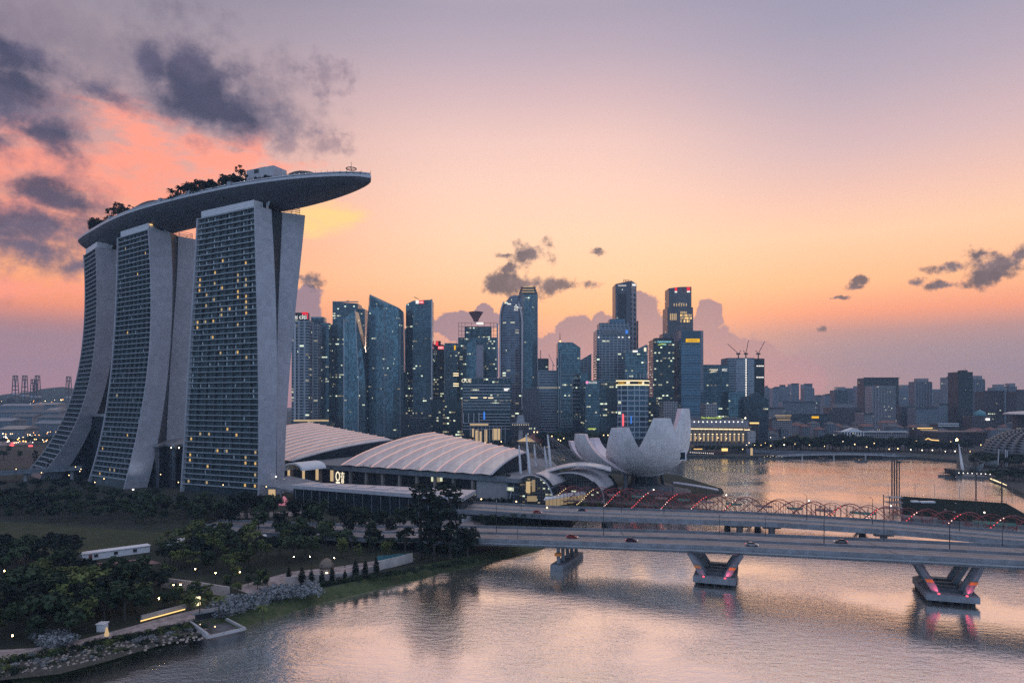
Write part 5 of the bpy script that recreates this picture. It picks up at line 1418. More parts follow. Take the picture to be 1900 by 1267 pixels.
sgn(T, 'HSBC', M['sign_yellow'], 1147.5, 1160.5, 708.3, 712.3, 927.4); panel(T, 'sign_emblem', 1162, 1168.5, 708.3, 712, 927, M['sign_cream']); panel(T, 'sign_emblem', 1191.5, 1195, 708.5, 712.5, 929, M['sign_cream'])
sgn(T, '汇丰', M['sign_yellow'], 1184.5, 1191, 708.3, 712.5, 927.4)
panel(T, 'lit_tree', 1155, 1157, 768, 790, 928.5, M['led_red']); panel(T, 'blue_sign', 1170, 1172, 772, 786, 928.5, M['sign_blue'])
T = tower('dark teal office block with a pink round sign', [(1086, 0), (1113, 0)], 990, 706, 'teal', 32)
pk = at(1089.3, 709.4, 988.5); MB().tube([pk, pk - Vector((0, .5, 0))], 2.0, 14).build('sign_disc', M['sign_pink'], T); sgn(T, 'Income', M['sign_white'], 1093, 1107.5, 707.6, 711.2, 988.8)
tower('dark unlit slab beside the block with the pink sign', [(1113.5, 0), (1145, 0)], 995, 704, 'dark', 34)
panel(T, 'green_strip', 1091, 1106, 794.5, 796, 985, M['sign_green'])
# right group
T = tower('stepped stone tower with red corner signs and golden lit upper floors', [(1238.5, 14), (1259, 0), (1286, 8)], 1290, 570, 'stone_tower', 42)
block(T, 'upper_tier', [(1241, 14), (1259, 1), (1283, 9)], 1291, [535, 532.5, 532], FC['stone_tower'], 34, 571)
for i in range(7):
    for j in range(4):
        if rnd.random() < .7: panel(T, 'lit_window', 1262.5 + i * 3.1, 1264.4 + i * 3.1, 578 + j * 5.2, 581.6 + j * 5.2 + (.6 if j > 2 else 0), 1289 + 8 * (i * 3.1 + 4) / 27, M['lit_soft'] if rnd.random() < .55 else M['lit_warm'], 1.2)
for j in range(4): panel(T, 'lit_window', 1243 + j * 3.4, 1244.6 + j * 3.4, 582, 594, 1303 - 13 * (4 + j * 3.4) / 20, M['lit_soft'], 2.2)
for i in range(6): panel(T, 'lit_window', 1250 + i * 4.5, 1251.6 + i * 4.5, 563, 568, 1288, M['lit_soft'], 1)
for x0, x1, y0 in ((1252, 1256, 533.5), (1274.5, 1280, 533)):
    panel(T, 'sign_panel', x0, x1, y0, y0 + 6.5, 1289 if x0 > 1260 else 1294, M['sign_red'], 1.5); panel(T, 'sign_plate', x0, x1, y0 + 7, y0 + 9.5, 1289 if x0 > 1260 else 1294, M['sign_white'], 1.5)
T = tower('dark office tower with a cyan lit company sign and scattered lit floors', [(1212, 0), (1251, 0)], 1050, 630, 'dark_lit', 36)
block(T, 'roof_plant', [(1216, 0), (1250, 0)], 1054, 627, M['dark_metal'], 20, 630)
sgn(T, 'CapitaCommercial', M['sign_cyan'], 1220, 1245, 632, 636.6, 1048.6); a = at(1221, 640, 1048.8); MB().tube([a, at(1228, 638.4, 1048.8), at(1236, 638, 1048.8)], [.4, .7, .2], 5).build('sign_swoosh', M['sign_green'], T)
sgn(T, 'Trust', M['sign_cyan'], 1229, 1236, 638.6, 640.6, 1048.6)
tower('pale grey service core between the cyan sign tower and the yellow sign tower', [(1251.5, 0), (1262, 0)], 1075, 632, principled('core_wall', (.26, .25, .28), .7, seam=(3, 4, .2, .2)), 30)
T = tower('broad blue banded tower with a yellow sign panel', [(1260, 10), (1264, 0), (1300, 0), (1305, 8)], 1040, 613.5, 'blue_bands', 40)
panel(T, 'blank_top', 1264, 1300, 614, 634.5, 1039.6, principled('blank_blue', (.05, .09, .12), .4, metal=.4), .3)
panel(T, 'sign_panel', 1272.5, 1298, 628.5, 634.8, 1039, M['sign_yellow'], .8); sgn(T, 'maybank', M['black'], 1276, 1294, 630, 633.6, 1037.6)
tower('dark teal tower peeping between the stone tower and cyan sign tower', [(1230, 0), (1243, 0)], 1240, 619, 'tall_dark', 30)
T = tower('dark curtain wall block with two white signs', [(1305, 0), (1352, 0)], 1080, 676.5, 'dark', 36)
sgn(T, 'CapitaLand', M['sign_cream'], 1316.5, 1331.5, 684, 688.4, 1078.4); MB().tube([at(1317, 691, 1078.6), at(1323, 689.6, 1078.6), at(1330, 689.2, 1078.6)], [.3, .6, .2], 5).build('sign_swoosh', M['sign_cream'], T); sgn(T, 'NTUC', M['sign_white'], 1340, 1349, 684, 688.6, 1078.4)
T = tower('tower under construction with a lit hoist shaft and roof cranes', [(1350, 2), (1363, 0), (1400, 0)], 1130, 664, 'bands', 36)
block(T, 'core', [(1400.5, 0), (1418.5, 0)], 1132, 665, FC['black'], 30)
for i in range(22): panel(T, 'hoist_lamp', 1383.5, 1385, 666 + i * 3.2, 667.3 + i * 3.2, 1128.8, M['lit_white'], .6)
for i in range(8): panel(T, 'work_light', 1404 + (i % 4) * 3.6, 1405.4 + (i % 4) * 3.6, 678 + (i // 4) * 21, 679.8 + (i // 4) * 21, 1130.8, M['lit_white'], .6)
PB = facade('pale_bay', (0.16, 0.19, 0.22), (0.34, 0.36, 0.40), fh=4, bw=3, fv=.4, fu=.2, lit=0, metal=.4); panel(T, 'glass_bay', 1365, 1382, 668, 745, 1129.2, PB, .5); panel(T, 'glass_bay', 1387, 1399, 668, 745, 1129.2, PB, .5)
for i, (xb, xt, yt, nm) in enumerate(((1370, 1350, 638, 'leftward'), (1384, 1389, 631, 'upright'), (1407, 1419, 633, 'rightward'))):
    C_ = thing('tower_crane', f'tower crane with its jib pointing {nm} on the unfinished tower', 'crane', at(xb, 664, 1140), 'cranes on the unfinished tower')
    MB().bar(at(xb, 668, 1140), at(xb, 657, 1140), 1.5).build('mast', M['dark_metal'], C_); MB().obox(at(xb, 656.5, 1140), (3.0, 0, 0), (0, 1.5, 0), (0, 0, 1.2)).build('cab', M['dark_metal'], C_)
    MB().bar(at(xb, 656, 1140), at(xt, yt, 1140), .8).bar(at(xb, 656, 1140), at(xb + (5 if xt < xb + 3 else -5), 650, 1140), .7).build('jib', M['rust_red'], C_)
T = tower('dark pointed low block in front of the unfinished tower', [(1381, 6), (1404, 0), (1426, 6)], 1040, [742, 727, 742], 'dark_quiet', 36)
tower('blue glass low block below the curtain wall block', [(1352, 0), (1382, 0)], 1060, 727, 'teal', 30)
tower('white tiled hotel block with a small red roof sign', [(1231, 0), (1258, 0)], 960, 745, 'apart', 30)
tower('small white building in front of the yellow sign tower base', [(1308, 0), (1330, 0)], 935, 749, 'apart', 24)
tower('dark narrow building with a column of warm lamps', [(1203.5, 0), (1212, 0)], 1000, 736, 'dark_lit', 30)
tower('dark base building right of the tower with thin white frames', [(1077, 0), (1090, 0)], 1040, 692, 'teal', 30)
tower('low dark block behind the foremost ribbed roof', [(758, 0), (800, 0)], 990, 776, 'dark_quiet', 40, cat='low block', name='low_building')
tower('wide dark low block behind the ribbed roof and left of the white lined office', [(800, 0), (857, 0)], 1000, 742, 'dark_lit', 40, cat='low block', name='low_building')
tower('dark base block between the twin sail towers and the bank slab', [(745, 0), (760, 0)], 1010, 770, 'dark_quiet', 30, cat='low block', name='low_building')
tower('shaded block right of the octagonal tower foot', [(970, 0), (1000, 0)], 1020, 720, 'tall_dark', 34, cat='low block', name='low_building')
# ------------------------------------------------------------------ far city beyond the bay
def far_block(label, x0, x1, yt, Y, mat, depth=30, group=None, parts=(), cat='building', name='apartment_block'):
    d = 6 + rnd.random() * 6
    T = tower(label, [(x0, 0), (x1, 0)], Y, yt, mat, depth, cat, name, group)
    w = x1 - x0
    if 'plant' in parts: block(T, 'roof_plant', [(x0 + w * .25, 0), (x0 + w * .65, 0)], Y + 4, yt - 3.2, FC['black'], 12, yt + .2)
    if 'fins' in parts:
        k = max(2, int(w / 5))
        for i in range(k + 1): panel(T, 'wall_fin', x0 + w * i / k - .4, x0 + w * i / k + .4, yt + 2, 790, Y - .3, M['grey_metal'], 1.2)
    if 'crown' in parts: block(T, 'crown', [(x0 + w * .2, 0), (x0 + w * .8, 0)], Y + 3, yt - 6, FC['apart'], 20, yt + .2)
    if 'roofline' in parts: panel(T, 'roof_slab', x0 - .4, x1 + .4, yt - 1.4, yt + .1, Y - .5, M['dark_metal'], 3)
    return T
FB = [
 ('slim hazy pale block just right of the unfinished tower', 1419, 1428, 719, 2300, 'apart_blue', ('plant',)),
 ('hazy pale block with a thin dark roof slab, second beyond the unfinished tower', 1434, 1444, 720, 2250, 'apart_blue', ('roofline',)),
 ('wide hazy blue block with an uneven roof beyond the bay', 1443, 1465, 717, 2300, 'apart_blue', ('plant', 'fins')),
 ('left one of two slim hazy twin towers with dark roof slabs', 1468, 1482, 712.5, 2350, 'apart_blue', ('roofline', 'fins')),
 ('right one of two slim hazy twin towers with dark roof slabs', 1492, 1507, 713, 2350, 'apart_blue', ('roofline', 'fins')),
 ('narrow hazy slab attached beside the right twin tower', 1507, 1511, 720, 2360, 'apart_blue', ()),
 ('low broad blue slab block in front of the twin towers', 1452, 1512, 746, 1900, 'apart_blue', ('fins', 'roofline')),
 ('hazy blue block with a rounded group of roof tanks', 1514, 1530, 736, 2100, 'apart_blue', ('plant', 'fins')),
 ('hazy blue block with a broad flat roof beside the tanks', 1530, 1546, 734, 2050, 'apart_blue', ('plant',)),
 ('pale low terrace block left of the broad blue slab', 1424, 1455, 757, 1700, 'apart', ('roofline',)),
 ('dark teal block with a jagged roof left of the black slab', 1549, 1574, 724, 1900, 'dark_quiet', ('plant', 'crown')),
 ('pale ribbed block behind the dark teal jagged block', 1568, 1592, 720, 2150, 'apart_blue', ('fins',)),
 ('taller pale ribbed block touching the black slab', 1592, 1605, 716, 2100, 'apart_blue', ('roofline', 'fins')),
 ('broad black slab building with a flat roof', 1602.5, 1667.5, 701.5, 1600, 'black', ('roofline',)),
 ('pale gridded apartment tower standing before the black slab', 1618, 1661, 716, 1450, 'apart', ('plant', 'fins')),
 ('hazy block with a small pale crown right of the black slab', 1669, 1697, 720, 2050, 'apart_blue', ('crown',)),
 ('dark stepped tower with a flat tall top between hazy blocks', 1698, 1729, 708, 1800, 'tall_dark', ('crown', 'fins')),
 ('hazy blue grey block right of the dark stepped tower', 1730, 1745, 722, 2100, 'apart_blue', ()),
 ('hazy block with a sloped shoulder next to the slender dark slab', 1744, 1759, 727, 2000, 'apart_blue', ('plant',)),
 ('grey ribbed block tucked against the slender dark slab', 1757, 1778, 700, 1900, 'apart_blue', ('fins', 'roofline')),
 ('slender black slab tower with roof tanks, tallest in the far row', 1778, 1805, 690, 1250, 'black', ('plant',)),
 ('dark blue block with stepped shoulders behind the slender slab', 1804, 1827, 703, 1700, 'tall_dark', ('crown', 'fins')),
 ('brown flat block near the opera dome', 1826, 1864, 726, 1450, 'brown', ('roofline',)),
 ('hazy twin roofed block behind the brown flat block', 1846, 1868, 719, 1900, 'apart_blue', ('crown',)),
 ('dark block with stepped roof at the far edge of the row', 1871, 1887, 717, 1900, 'tall_dark', ('crown',)),
 ('brown block at the very end of the far row', 1886, 1915, 726, 1400, 'brown', ('plant',)),
 ('dark low tower below the pale crown block', 1672, 1698, 753, 1500, 'dark_quiet', ()),
 ('blue low slab below the dark stepped tower', 1699, 1740, 757, 1450, 'apart_blue', ('roofline',)),
 ('blue low slab left of the slender black slab foot', 1740, 1776, 752, 1500, 'apart_blue', ('plant',)),
 ('small white block with dark balcony stripe before the pale gridded tower', 1603, 1619, 767, 1150, 'apart', ('roofline',)),
 ('long dark blue block with a yellow lit sign', 1468, 1540, 769, 1350, 'dark_quiet', ('roofline',)),
 ('dark hipped block right of the yellow lit sign', 1540, 1598, 756, 1400, 'brown', ('crown',)),
 ('pale low block with lit red and white bands', 1432, 1470, 776, 1150, 'apart', ('roofline',)),
]
for lb, x0, x1, yt, Y, mt, pr in FB:
    T = far_block(lb, x0, x1, yt, Y, mt, parts=pr)
    if 'yellow lit sign' in lb and lb.startswith('long'): panel(T, 'sign_panel', 1506, 1519, 772, 776, 1349, M['sign_yellow'], .8)
    if 'red and white' in lb:
        for k in range(3): panel(T, 'lit_band', 1438 + 2 * k, 1468 - k, 768 + 4 * k + 2, 769.2 + 4 * k + 2, 1149 - k, M['lit_soft'], 1)
    if 'slender black' in lb: MB().tube([at(1791, 690, 1255), at(1791, 682, 1255)], .3, 4).build('roof_mast', M['dark_metal'], T)
# rows of small hazy blocks that fill the far skyline
for i in range(46):
    x = 1416 + (i * 10.7) % 490 + rnd.uniform(-3, 3); w = rnd.uniform(9, 20); yt = rnd.uniform(730, 752); Y = rnd.uniform(2500, 3600)
    far_block('small hazy block in the crowded skyline far beyond the bay', x, x + w, yt, Y, 'apart_blue', 40, 'small hazy blocks far beyond the bay', ('roofline',) if i % 2 else ('plant',))
for i in range(34):
    x = 1420 + (i * 14.3) % 470 + rnd.uniform(-4, 4); w = rnd.uniform(12, 30); Y = rnd.uniform(1050, 1350); h = rnd.uniform(8, 20)
    a, b = at(x, 800, Y), at(x + w, 800, Y)
    T = thing('low_building', 'low old town building with a hipped roof behind the far shore trees', 'building', ((a.x + b.x) / 2, Y, 2.6), 'low old town buildings')
    MB().box(a.x, b.x, Y, Y + 18, 2.6, 2.6 + h).build('walls', FC['apart' if i % 3 == 0 else 'apart_blue'], T)
    MB().loft([[(a.x - 1, Y - 1, 2.65 + h), (b.x + 1, Y - 1, 2.65 + h), (b.x + 1, Y + 19, 2.65 + h), (a.x - 1, Y + 19, 2.65 + h)], [(a.x + 5, Y + 8.5, 7 + h), (b.x - 5, Y + 8.5, 7 + h), (b.x - 5, Y + 9.5, 7 + h), (a.x + 5, Y + 9.5, 7 + h)]]).build('roof', M['red_roof' if i % 2 else 'dark_concrete'], T)
# long white colonnaded civic building and friends
T = thing('civic_building', 'long white civic building with a columned pediment front', 'building', at(1615, 815, 1010))
block(T, 'walls', [(1560, 0), (1680, 0)], 1010, 801, FC['apart'], 24); panel(T, 'cornice', 1558, 1682, 799.5, 801.5, 1009, M['white_paint'], 2)
for i in range(8): panel(T, 'column', 1566 + i * 5, 1567.6 + i * 5, 802, 818, 1008, M['white_paint'], 1.2)
a, b, c = at(1562, 801.5, 1007.5), at(1606, 801.5, 1007.5), at(1584, 794, 1007.5); MB().loft([[a, b, c], [p + Vector((0, 10, 0)) for p in (a, b, c)]]).build('pediment', M['white_paint'], T)
T = thing('domed_court', 'brown stone court house topped by a teal dome', 'court house', at(1820, 785, 1200))
block(T, 'walls', [(1803, 0), (1842, 0)], 1200, 772, FC['brown'], 24); a = at(1818, 772, 1210)
MB().lathe((a.x, a.y, a.z), [(9, 0), (9.2, 2)] + [(9.4 * math.cos(q), 2 + 8 * math.sin(q)) for q in (.2, .5, .8, 1.1, 1.35)] + [(.4, 11.5)], 14).build('dome', M['teal_dome'], T, smooth=True)
panel(T, 'lit_sign', 1829, 1836, 776, 779.5, 1199, M['lit_white'])
T = thing('terrace_building', 'low building with pale curved white terraces beside the slender slab foot', 'building', at(1758, 795, 1150))
block(T, 'walls', [(1738, 0), (1779, 0)], 1150, 786, FC['brown'], 20)
for y in (785, 789): panel(T, 'terrace_edge', 1740, 1778, y, y + 1.8, 1149, M['white_paint'], 1.4)
T = thing('brown_block', 'broad brown low block between the far trees and the opera dome', 'building', at(1785, 825, 930)); block(T, 'walls', [(1738, 0), (1832, 0)], 960, 801, FC['brown'], 40)
T = thing('lit_market', 'low market hall with orange lit eaves', 'market', at(1720, 800, 1060)); block(T, 'walls', [(1698, 0), (1742, 0)], 1060, 793, FC['brown'], 16)
panel(T, 'lit_eave', 1702, 1730, 793.5, 795, 1059, M['lit_warm']); panel(T, 'lit_eave', 1708, 1740, 797, 798, 1059, M['lit_soft'])
T = thing('lit_pavilion', 'small pavilion with a glowing yellow curved roof edge among far trees', 'pavilion', at(1733, 820, 930)); block(T, 'walls', [(1722, 0), (1748, 0)], 930, 814, FC['brown'], 10)
MB().tube([at(1717, 815.5, 929), at(1722, 813, 929), at(1728, 816, 929), at(1742, 817, 929)], .6, 5).build('lit_eave', M['lit_warm'], T)
# grand colonnaded hotel on the far bank
T = thing('colonnaded_hotel', 'grand classical stone hotel with lit colonnades on the far bank', 'hotel', at(1330, 836, 850))
block(T, 'walls', [(1268, 0), (1380, 0), (1392, 14)], 850, [792, 792, 793], facade('classical_wall', (0.05, 0.045, 0.04), (0.17, 0.14, 0.13), fh=5, bw=4.4, fv=.3, fu=.45, lit=.12, litc=((1, .6, .25), (1, .7, .35)), ls=1.4, metal=.1), 40)
block(T, 'attic', [(1270, 0), (1378, 0), (1389, 10)], 856, [779, 779, 780], principled('attic_wall', (.23, .23, .26), .7, seam=(4, 4, .3, .3)), 30, 792.2)
block(T, 'roof', [(1274, 0), (1376, 0)], 862, 775, M['dark_concrete'], 22, 779.2)
panel(T, 'cornice', 1266, 1393, 791, 793, 848.5, M['stone'], 2)
for i in range(12): panel(T, 'lit_ledge', 1270 + i * 9.1, 1278.2 + i * 9.1, 794.5 + .1 * i, 796.2 + .1 * i, 847.5, M['lit_cream'], .5)
panel(T, 'lit_ledge', 1381, 1391, 796.5, 798, 853, M['lit_cream'], .5)
for i in range(14):
    x = 1269 + i * 8.1
    panel(T, 'column', x, x + 2.0, 804, 820, 848, M['stone'], 1.6); panel(T, 'lit_arch', x + 3.2, x + 6.0, 804.5, 806.3, 848.6, M['lit_cream'], .5); panel(T, 'lit_arch', x + 3.2, x + 5.8, 808, 818, 849, M['lit_soft'], .4)
    MB().ball(at(x + 3, 782.5, 847), .75, 6, 4).build('attic_lamp', M['lit_white'], T)
sgn(T, 'The Fullerton Hotel', M['sign_green'], 1301, 1338, 773, 776.6, 855)
MB().ball(at(1383, 775.5, 850), .9, 6, 4).build('corner_lamp', M['lamp_white'], T)
T = thing('bridge_house', 'small blank grey annex block right of the grand classical hotel', 'building', at(1396, 830, 870)); block(T, 'walls', [(1383, 0), (1402, 0)], 858, 800, M['concrete'], 18)
T = thing('lit_rooftop_bar', 'low rooftop bar with a warm lit eave right of the grand hotel', 'bar', at(1400, 800, 900)); block(T, 'walls', [(1391, 0), (1408, 0)], 900, 783, FC['brown'], 12); panel(T, 'lit_eave', 1391, 1408, 783.5, 786, 899, M['lit_warm'])
T = thing('riverside_arcade', 'low riverside arcade with a row of lamps along the water', 'arcade', at(1310, 846, 800)); block(T, 'walls', [(1262, 0), (1345, 0)], 806, 836, FC['brown'], 10)
panel(T, 'lit_window', 1287, 1303, 832.2, 833.4, 805, M['lit_warm']); panel(T, 'lit_pavilion_front', 1339, 1350, 831.5, 836.5, 804, M['lit_warm']); panel(T, 'awning', 1316, 1350, 838, 840, 803, M['red_roof'], 2)
for i in range(13): MB().ball(at(1281 + i * 3.5, 839 + .18 * i, 801), .38, 5, 3).build('quay_lamp', M['lit_white'], T)
T = thing('lit_obelisk', 'slim lit pylon standing at the near end of the low arched bridge', 'pylon', at(1395, 846, 790)); MB().bar(at(1394.5, 849, 790), at(1394.5, 831, 790), 2.0).build('lit_shaft', M['lit_soft'], T); MB().bar(at(1394.5, 830.9, 790), at(1394.5, 826, 790), 1.2).build('tip', M['dark_metal'], T)
# red-roofed pier pavilion and watch tower
T = thing('pier_pavilion', 'red roofed pier pavilion with a lit gable behind the cable masts', 'pavilion', at(990, 828, 905))
a, b = at(962, 822, 905), at(1022, 822, 925)
MB().hexa([(a.x, a.y), (a.x + 23, a.y - 3), (b.x, b.y), (b.x - 6, b.y + 18), (a.x + 2, a.y + 16)], 2.6, zat(822, 905)).build('lit_walls', facade('pier_wall', (0.05, .04, .03), (.2, .15, .1), fh=4, bw=2.2, fv=.2, fu=.35, lit=.36, litc=((1, .6, .25), (1, .72, .36)), ls=1.1, metal=0, run=2), T)
g0, g1, g2 = at(959, 819, 903), at(994, 820, 900), at(978, 808, 903)
MB().loft([[g0, g1, g2], [g0 + Vector((20, 24, 0)), g1 + Vector((26, 18, 0)), at(1012, 805, 925)]]).build('red_roof', M['red_roof'], T)
MB().loft([[g0 + Vector((0, -.5, .3)), g1 + Vector((0, -.5, .3)), g2 + Vector((0, -.5, -.5))], [g0 + Vector((0, -.3, .3)), g1 + Vector((0, -.3, .3)), g2 + Vector((0, -.3, -.5))]]).build('lit_gable', M['lit_soft'], T)
MB().hexa([(at(985, 800, 918).x, 912), (at(1012, 800, 918).x, 912), (at(1012, 800, 918).x, 926), (at(985, 800, 918).x, 926)], zat(813, 912), zat(806, 912)).build('ridge_roof', M['red_roof'], T)
for x in (991, 997): MB().ball(at(x, 801.5, 920), .7).build('roof_lamp', M['lamp_warm'], T)
T = thing('watch_tower', 'waterfront tower with a wide flared observation ring', 'tower', at(966, 815, 930))
p = at(966, 815, 930)
MB().lathe((p.x, p.y, 2.6), [(3.2, 0), (2.8, zat(797, 930) - 2.6)], 12).build('shaft', M['concrete'], T)
zt = zat(786, 930); MB().lathe((p.x, p.y, 0), [(4, zat(797, 930)), (11, zat(790, 930)), (12.5, zt), (12.5, zt + 1.2), (6, zt + 1.6), (5, zat(776, 930)), (4.6, zat(770, 930))], 18).build('ring', M['grey_metal'], T)
for k in range(8): MB().ball(at(951 + k * 4.2, 788, 917), .45, 5, 3).build('ring_lamp', M['lit_cream'], T)

# ------------------------------------------------------------------ low bridges, boats and opera house
def arcs(name, label, x0, x1, y_deck0, y_deck1, Y0, Y1, th, nar, mat, cat='bridge', rise=0.0):
    T = thing(name, label, cat, at((x0 + x1) / 2, 845, (Y0 + Y1) / 2)); rings = []; n = 40
    for i in range(n + 1):
        u = i / n; Y = Y0 + (Y1 - Y0) * u; p = at(x0 + (x1 - x0) * u, y_deck0 + (y_deck1 - y_deck0) * u, Y); p.z += rise * math.sin(math.pi * u)
        f = (u * nar) % 1.0; bot = p.z - th - (p.z - th - 0.6) * (1 - math.sin(math.pi * f) ** .5) * (1 if nar else 0)
        rings.append([(p.x, p.y, bot), (p.x, p.y + 12, bot), (p.x, p.y + 12, p.z), (p.x, p.y, p.z)])
    MB().loft(rings).build('arched_deck', mat, T)
    MB().loft([[(r[3][0], r[3][1] - .3, r[3][2] - .2), (r[3][0], r[3][1] - .3, r[3][2] + 1.0), (r[3][0], r[3][1] + .1, r[3][2] + 1.0), (r[3][0], r[3][1] + .1, r[3][2] - .2)] for r in rings]).build('parapet', M['bridge_concrete'], T)
    return T
arcs('arched_road_bridge', 'low road bridge with shallow arches across the far river mouth', 1385, 1785, 835.5, 846, 815, 800, 2.2, 7, M['bridge_concrete'])
T = arcs('curved_footbridge', 'pale slim curved footbridge in front of the low arched road bridge', 1435, 1775, 846, 856, 775, 770, .9, 0, M['pale_metal'], 'footbridge', 5.0)
for x in (1500, 1560, 1620, 1674, 1720): 
    p = gr(x, 853, 0); MB().bar((p.x, 776, -1), (p.x, 776, 5.5 if x < 1700 else 3.5), 1.4).build('pier', M['concrete'], T)
def boat(label, px, py, ln, hgt, lit):
    p = gr(px, py, 0); T = thing('river_boat', label, 'boat', p)
    h = ln / 2; sec = lambda x, w, z0, z1: [(p.x + x, p.y - w * .6, z0), (p.x + x, p.y + w * .6, z0), (p.x + x, p.y + w, z1), (p.x + x, p.y - w, z1)]
    MB().loft([sec(-h, .6, .3, 1.7), sec(-h * .7, 2.2, -.3, 1.3), sec(h * .7, 2.2, -.3, 1.3), sec(h, .5, .4, 1.9)]).build('hull', M['dark_concrete'], T)
    MB().box(p.x - h * .6, p.x + h * .6, p.y - 1.7, p.y + 1.7, 1.2, 1.5).box(p.x - h * .66, p.x + h * .66, p.y - 2, p.y + 2, hgt, hgt + .3).build('roof', M['dark_metal'], T)
    for k in range(5):
        for s in (-1.6, 1.6): MB().bar((p.x - h * .55 + k * h * .275, p.y + s, 1.4), (p.x - h * .55 + k * h * .275, p.y + s, hgt), .18).build('post', M['dark_metal'], T)
    for k in range(lit): MB().ball((p.x - h * .5 + k * ln * .8 / max(1, lit - 1) , p.y - 2.3, 2.2 + (k % 2)), .3, 5, 3).build('boat_lamp', M['lit_cream'], T)
boat('lit double deck river boat moored by the low arched bridge', 1427, 851, 24, 4.2, 7)
boat('dark covered bumboat on the open bay, left of two', 1527, 855, 16, 3.4, 0)
boat('dark covered bumboat on the open bay, right of two', 1598, 857, 14, 3.4, 1)
boat('dark long boat approaching the lit jetty', 1757, 884, 15, 3.2, 0)
T = thing('red_boat', 'small dull red boat lying along the far quay', 'boat', gr(1334, 849, 0)); p = gr(1334, 849, 0); MB().loft([[(p.x + x, p.y - w, .1), (p.x + x, p.y + w, .1), (p.x + x, p.y + w * 1.3, 1.8), (p.x + x, p.y - w * 1.3, 1.8)] for x, w in ((-9, .4), (-6, 1.5), (6, 1.5), (9, .4))]).build('hull', M['red_roof'], T); MB().box(p.x - 4, p.x + 3, p.y - 1, p.y + 1, 1.8, 3.4).build('cabin', M['dark_metal'], T)
JT = thing('lit_jetty', 'dark jetty edged with a row of lamps below the white mast', 'jetty', gr(1805, 885, 0))
a, b, c, d = gr(1774, 886, 0), gr(1840, 889, 0), gr(1840, 876, 0), gr(1776, 876, 0)
MB().hexa([(q.x, q.y) for q in (a, b, c, d)], -1, 1.8).build('deck', M['dark_concrete'], JT); MB().hexa([(a.x, a.y + 1), (a.x + 6, a.y + 1), (a.x + 6, a.y + 16), (a.x, a.y + 16)], 1.85, 6.5).build('shelter', M['dark_metal'], JT)
for k in range(8): MB().ball((a + (b - a) * (k + .6) / 8) + Vector((0, -.3, 4.2)), .42, 6, 4).build('jetty_lamp', M['lit_white'], JT)
MS = thing('white_mast', 'leaning white mast spire rising over the lit jetty', 'mast', gr(1786, 878))
MB().tube([at(1787, 877, 620), at(1783, 850, 620), at(1779, 823, 620)], [1.3, .9, .2], 8).build('spire', M['white_paint'], MS)
MB().bar(at(1779.5, 829, 620), at(1784, 830, 620), .5).build('spar', M['white_paint'], MS)
def sail_roof(label, P, Y, posts):
    T = thing('sail_canopy', label, 'canopy', at(P[0][0], P[0][1], Y), 'white tensile canopies')
    c = [at(x, y, Y + d) for x, y, d in P]; rows = []
    for i in range(9):
        u = i / 8; a = c[0].lerp(c[1], u); b = c[3].lerp(c[2], u); rows.append([a.lerp(b, v) + Vector((0, 0, -3.0 * math.sin(math.pi * u) * (1 - v * .3) - 1.5 * math.sin(math.pi * v))) for v in (0, .25, .5, .75, 1)])
    mb = MB().grid(rows); mb.grid([[q - Vector((0, 0, .15)) for q in r] for r in rows]); mb.build('cloth', M['white_paint'], T, smooth=True)
    for (x0, y0, x1, y1) in posts: MB().tube([at(x0, y0, Y + 6), at(x1, y1, Y + 6)], .5, 6).build('post', M['pale_metal'], T)
sail_roof('white sail canopy low over the jetty between its struts', [(1789, 860, 0), (1827, 857, -6), (1822, 868, 14), (1800, 871, 14)], 610, ((1800, 864, 1808, 876), (1822, 862, 1816, 876)))
sail_roof('white sail canopy with a long pointed beak under the opera dome', [(1803, 846, 0), (1852, 853, -4), (1850, 866, 10), (1836, 858, 16)], 640, ((1853, 833, 1852, 862), (1866, 834, 1865, 864), (1869, 836, 1868, 866)))
OP = thing('opera_dome', 'huge spiky shell dome of the opera house, dark with a pinkish top', 'opera house', at(1930, 838, 790))
pc = at(1934, 842, 800); mb = MB(); sp = MB(); nu, nv_ = 34, 16
def dome(u, v, k=1.0):
    a = 2 * math.pi * u; e = v * math.pi / 2
    return pc + Vector((61 * k * math.cos(a) * math.cos(e), 46 * k * math.sin(a) * math.cos(e), (30 * k) * math.sin(e) ** .9))
for i in range(nu):
    for j in range(nv_):
        q = [dome(i / nu, j / nv_), dome((i + 1) / nu, j / nv_), dome((i + 1) / nu, (j + 1) / nv_), dome(i / nu, (j + 1) / nv_)]
        top = dome((i + .5) / nu, (j + .62) / nv_, 1.035); mb.face(*q)
        if j < nv_ - 1: sp.face(q[3], top, q[0] + (top - q[0]) * 0.02); sp.face(q[2], top, q[3]); sp.face(q[1], top, q[2])
mb.build('glass_shell', M['dark_glass'], OP); tag(sp.build('sunshade_spikes', principled('spikes', (.13, .125, .13), .5, metal=.3), OP), kind='stuff')
OP2 = thing('dome_canopy', 'pale flat shell roof edge behind the opera dome', 'canopy', at(1905, 768, 900)); p = at(1925, 768, 900); MB().lathe((p.x, p.y, p.z), [(36, -1), (37, .2), (30, 2.5), (10, 4), (.5, 4.3)], 28).build('roof', M['pale_metal'], OP2); MB().lathe((p.x, p.y, 2.6), [(26, 0), (27, p.z - 3.8)], 22).build('drum', FC['brown'], OP2)
QW = thing('quay_wall', 'dark quay wall with a yellow light line running towards the camera', 'wall', gr(1865, 905))
